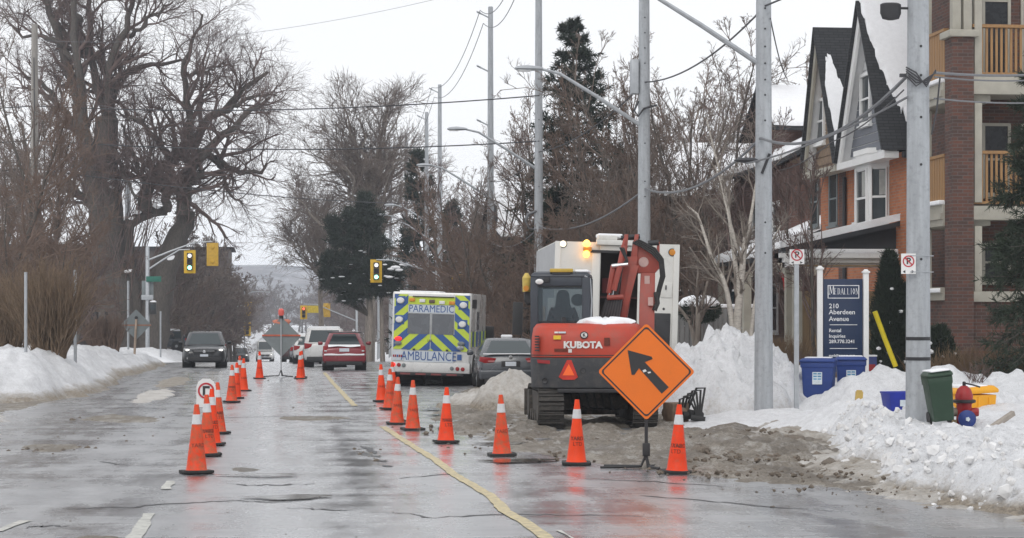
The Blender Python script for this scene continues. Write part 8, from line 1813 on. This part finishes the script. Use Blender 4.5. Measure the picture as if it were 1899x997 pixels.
def birch(t, d):
    rng = np.random.default_rng(46); s = d / FPX; Z0 = t.location.z; q = lambda L_: resample([((px - 812) * s, dy, zpx(py, d) - Z0) for px, py, dy in L_], 12)
    T = np.array([q([(812, 400, 0), (813, 370, 0), (816, 340, 0), (820, 300, 0), (824, 270, .1)]), q([(810, 400, 0), (806, 360, .1), (800, 328, .1), (785, 300, .2), (776, 270, .2), (768, 245, .3), (758, 240, .3)]), q([(815, 345, 0), (811, 300, .1), (806, 255, .2), (800, 215, .3), (790, 180, .3), (780, 140, .3)]), q([(813, 290, 0), (800, 250, -.2), (792, 215, -.2), (785, 195, -.2)]), q([(824, 280, 0), (832, 240, .1), (838, 200, .1), (845, 150, .2)]), q([(828, 400, 0), (832, 360, 0), (840, 320, .1), (850, 290, .2), (866, 262, .2)])])
    TR = np.array([np.linspace(.12, .06, 12), np.linspace(.085, .02, 12), np.linspace(.07, .015, 12), np.linspace(.045, .012, 12), np.linspace(.05, .012, 12), np.linspace(.06, .015, 12)]); link('trunk', tmesh('trunk', [(T, TR, 8)], BIRCH), t)
    l1 = spawn(rng, T, TR, 13, .35, 1, .36, .65, .10, 6, .14, .6, .008); l2 = spawn(rng, *l1, 8, .2, 1, .5, .6, .0, 5, .16, .6, .005); l3 = spawn(rng, *l2, 5, .2, 1, .55, .6, -.08, 4, .14, .6, .004); link('crown', tmesh('crown', [(l1[0], l1[1], 4), (l2[0], l2[1], 3), (l3[0], l3[1], 3)], PALEB), t)
single('birch_tree', 'pale multi-stemmed birch just left of the snow-standing concrete pole', 812, 50, birch, .8)
def young2(t, d):
    tr, ls = bare_tree(61, 5.5, .07, 9, spread=.5, up=.12, stems=2, twig=(7, 6, 5), fine=.004); link('trunk', tr, t); link('crown', crown_mesh(ls, TWIG), t)
single('young_tree', 'slender bare tree with fine twigs in front of the porch fascia', 902, 50, young2, .5); single('young_tree', 'thin bare sapling rising beside the brown porch right of the pole', 874, 54, young2, .5)
# brushy shrubs
def brush(name, label, px, d, zb, H, w, n, seed, mat=BRUSH, lean=.25, r=.006, depth=1.0, twigs=3):
    x, y = at(px, d); rng = np.random.default_rng(seed); t = thing(name, label, 'shrub', (x, y, zb)); B = n; K = 7; Q = np.empty((B, K, 3)); Q[:, 0] = np.stack([rng.uniform(-w * .75, w * .75, B), rng.uniform(-w * depth, w * depth, B) * .75, np.full(B, -.1)], -1); dd = nrm(np.stack([rng.normal(0, lean, B) + Q[:, 0, 0] / w * .18, rng.normal(0, lean, B), np.ones(B)], -1)); ln = H * rng.uniform(.55, 1.05, B)
    for k in range(1, K): dd = nrm(dd + rng.normal(size=dd.shape) * np.array([.10, .10, .03]) + np.array([0, 0, .02])); Q[:, k] = Q[:, k - 1] + dd * (ln / (K - 1))[:, None]
    QR = (r * np.linspace(1.6, .6, K))[None] * np.ones((B, 1)); l2 = spawn(rng, Q, QR, twigs, .25, 1, .35, .45, .12, 3, .12, .7, r * .6)
    stuff(link('stem_clump', tmesh('stems', [(Q, QR, 3)], mat), t)); stuff(link('twig_clump', tmesh('twigs', [(l2[0], l2[1], 3)], mat), t)); return t
brush('brown_hedge', 'tall dense brown hedge of upright stems standing in the left snowbank', 28, 55, 1.0, 2.6, .50, 520, 71, M('hedge_stems', (.19, .135, .09), .9, var=.4, scale=5), .20, .008, 1.2, 5)
brush('brown_hedge', 'brown upright hedge continuing past the left edge of the picture', -26, 57, .9, 2.4, .6, 420, 72, bpy.data.materials['hedge_stems'], .14, .007, 1.2, 4)
brush('brown_hedge', 'reddish brown bare hedge between the big trunk and the left snowbank', 90, 80, .7, 1.5, .7, 380, 73, TWIG3, .14, .011, .8, 4)
brush('dry_shrub', 'dry tan shrub at the brick base right of the thick pole', 1075, 43, .35, 1.15, 1.0, 700, 74, BRUSH, .4, .005, .5, 4); brush('dry_shrub', 'dry tan shrub continuing beyond the right edge by the brick wall', 1125, 42.5, .35, 1.2, .9, 500, 75, BRUSH, .4, .005, .5, 4)
brush('dry_shrub', 'tan twiggy shrub under the porch flag', 868, 50, .6, 1.1, .6, 420, 76, BRUSH, .35, .005, .6, 4); brush('twiggy_shrub', 'snow-dusted twiggy shrub left of the navy sign', 893, 47, .6, .75, .55, 240, 77, TWIG, .5, .005, .6, 3); brush('twiggy_shrub', 'small bare shrub poking from the snow above the yellow box', 1084, 36.5, .95, .5, .22, 30, 78, TWIG, .5, .004, .6, 3)
# ------------------------------------------------------------------ winter haze down the street
hm = bpy.data.materials.new('haze'); hm.use_nodes = True; ht = hm.node_tree; ht.nodes.clear()
ho = ht.nodes.new('ShaderNodeOutputMaterial'); hv = ht.nodes.new('ShaderNodeVolumePrincipled'); ht.links.new(hv.outputs['Volume'], ho.inputs['Volume'])
hv.inputs['Color'].default_value = (.84, .90, .99, 1); hv.inputs['Density'].default_value = 0.00042
hz = MB().bx(-1650, 1650, -80, 2250, -8, 46).build('haze', hm, smooth=False); stuff(hz)
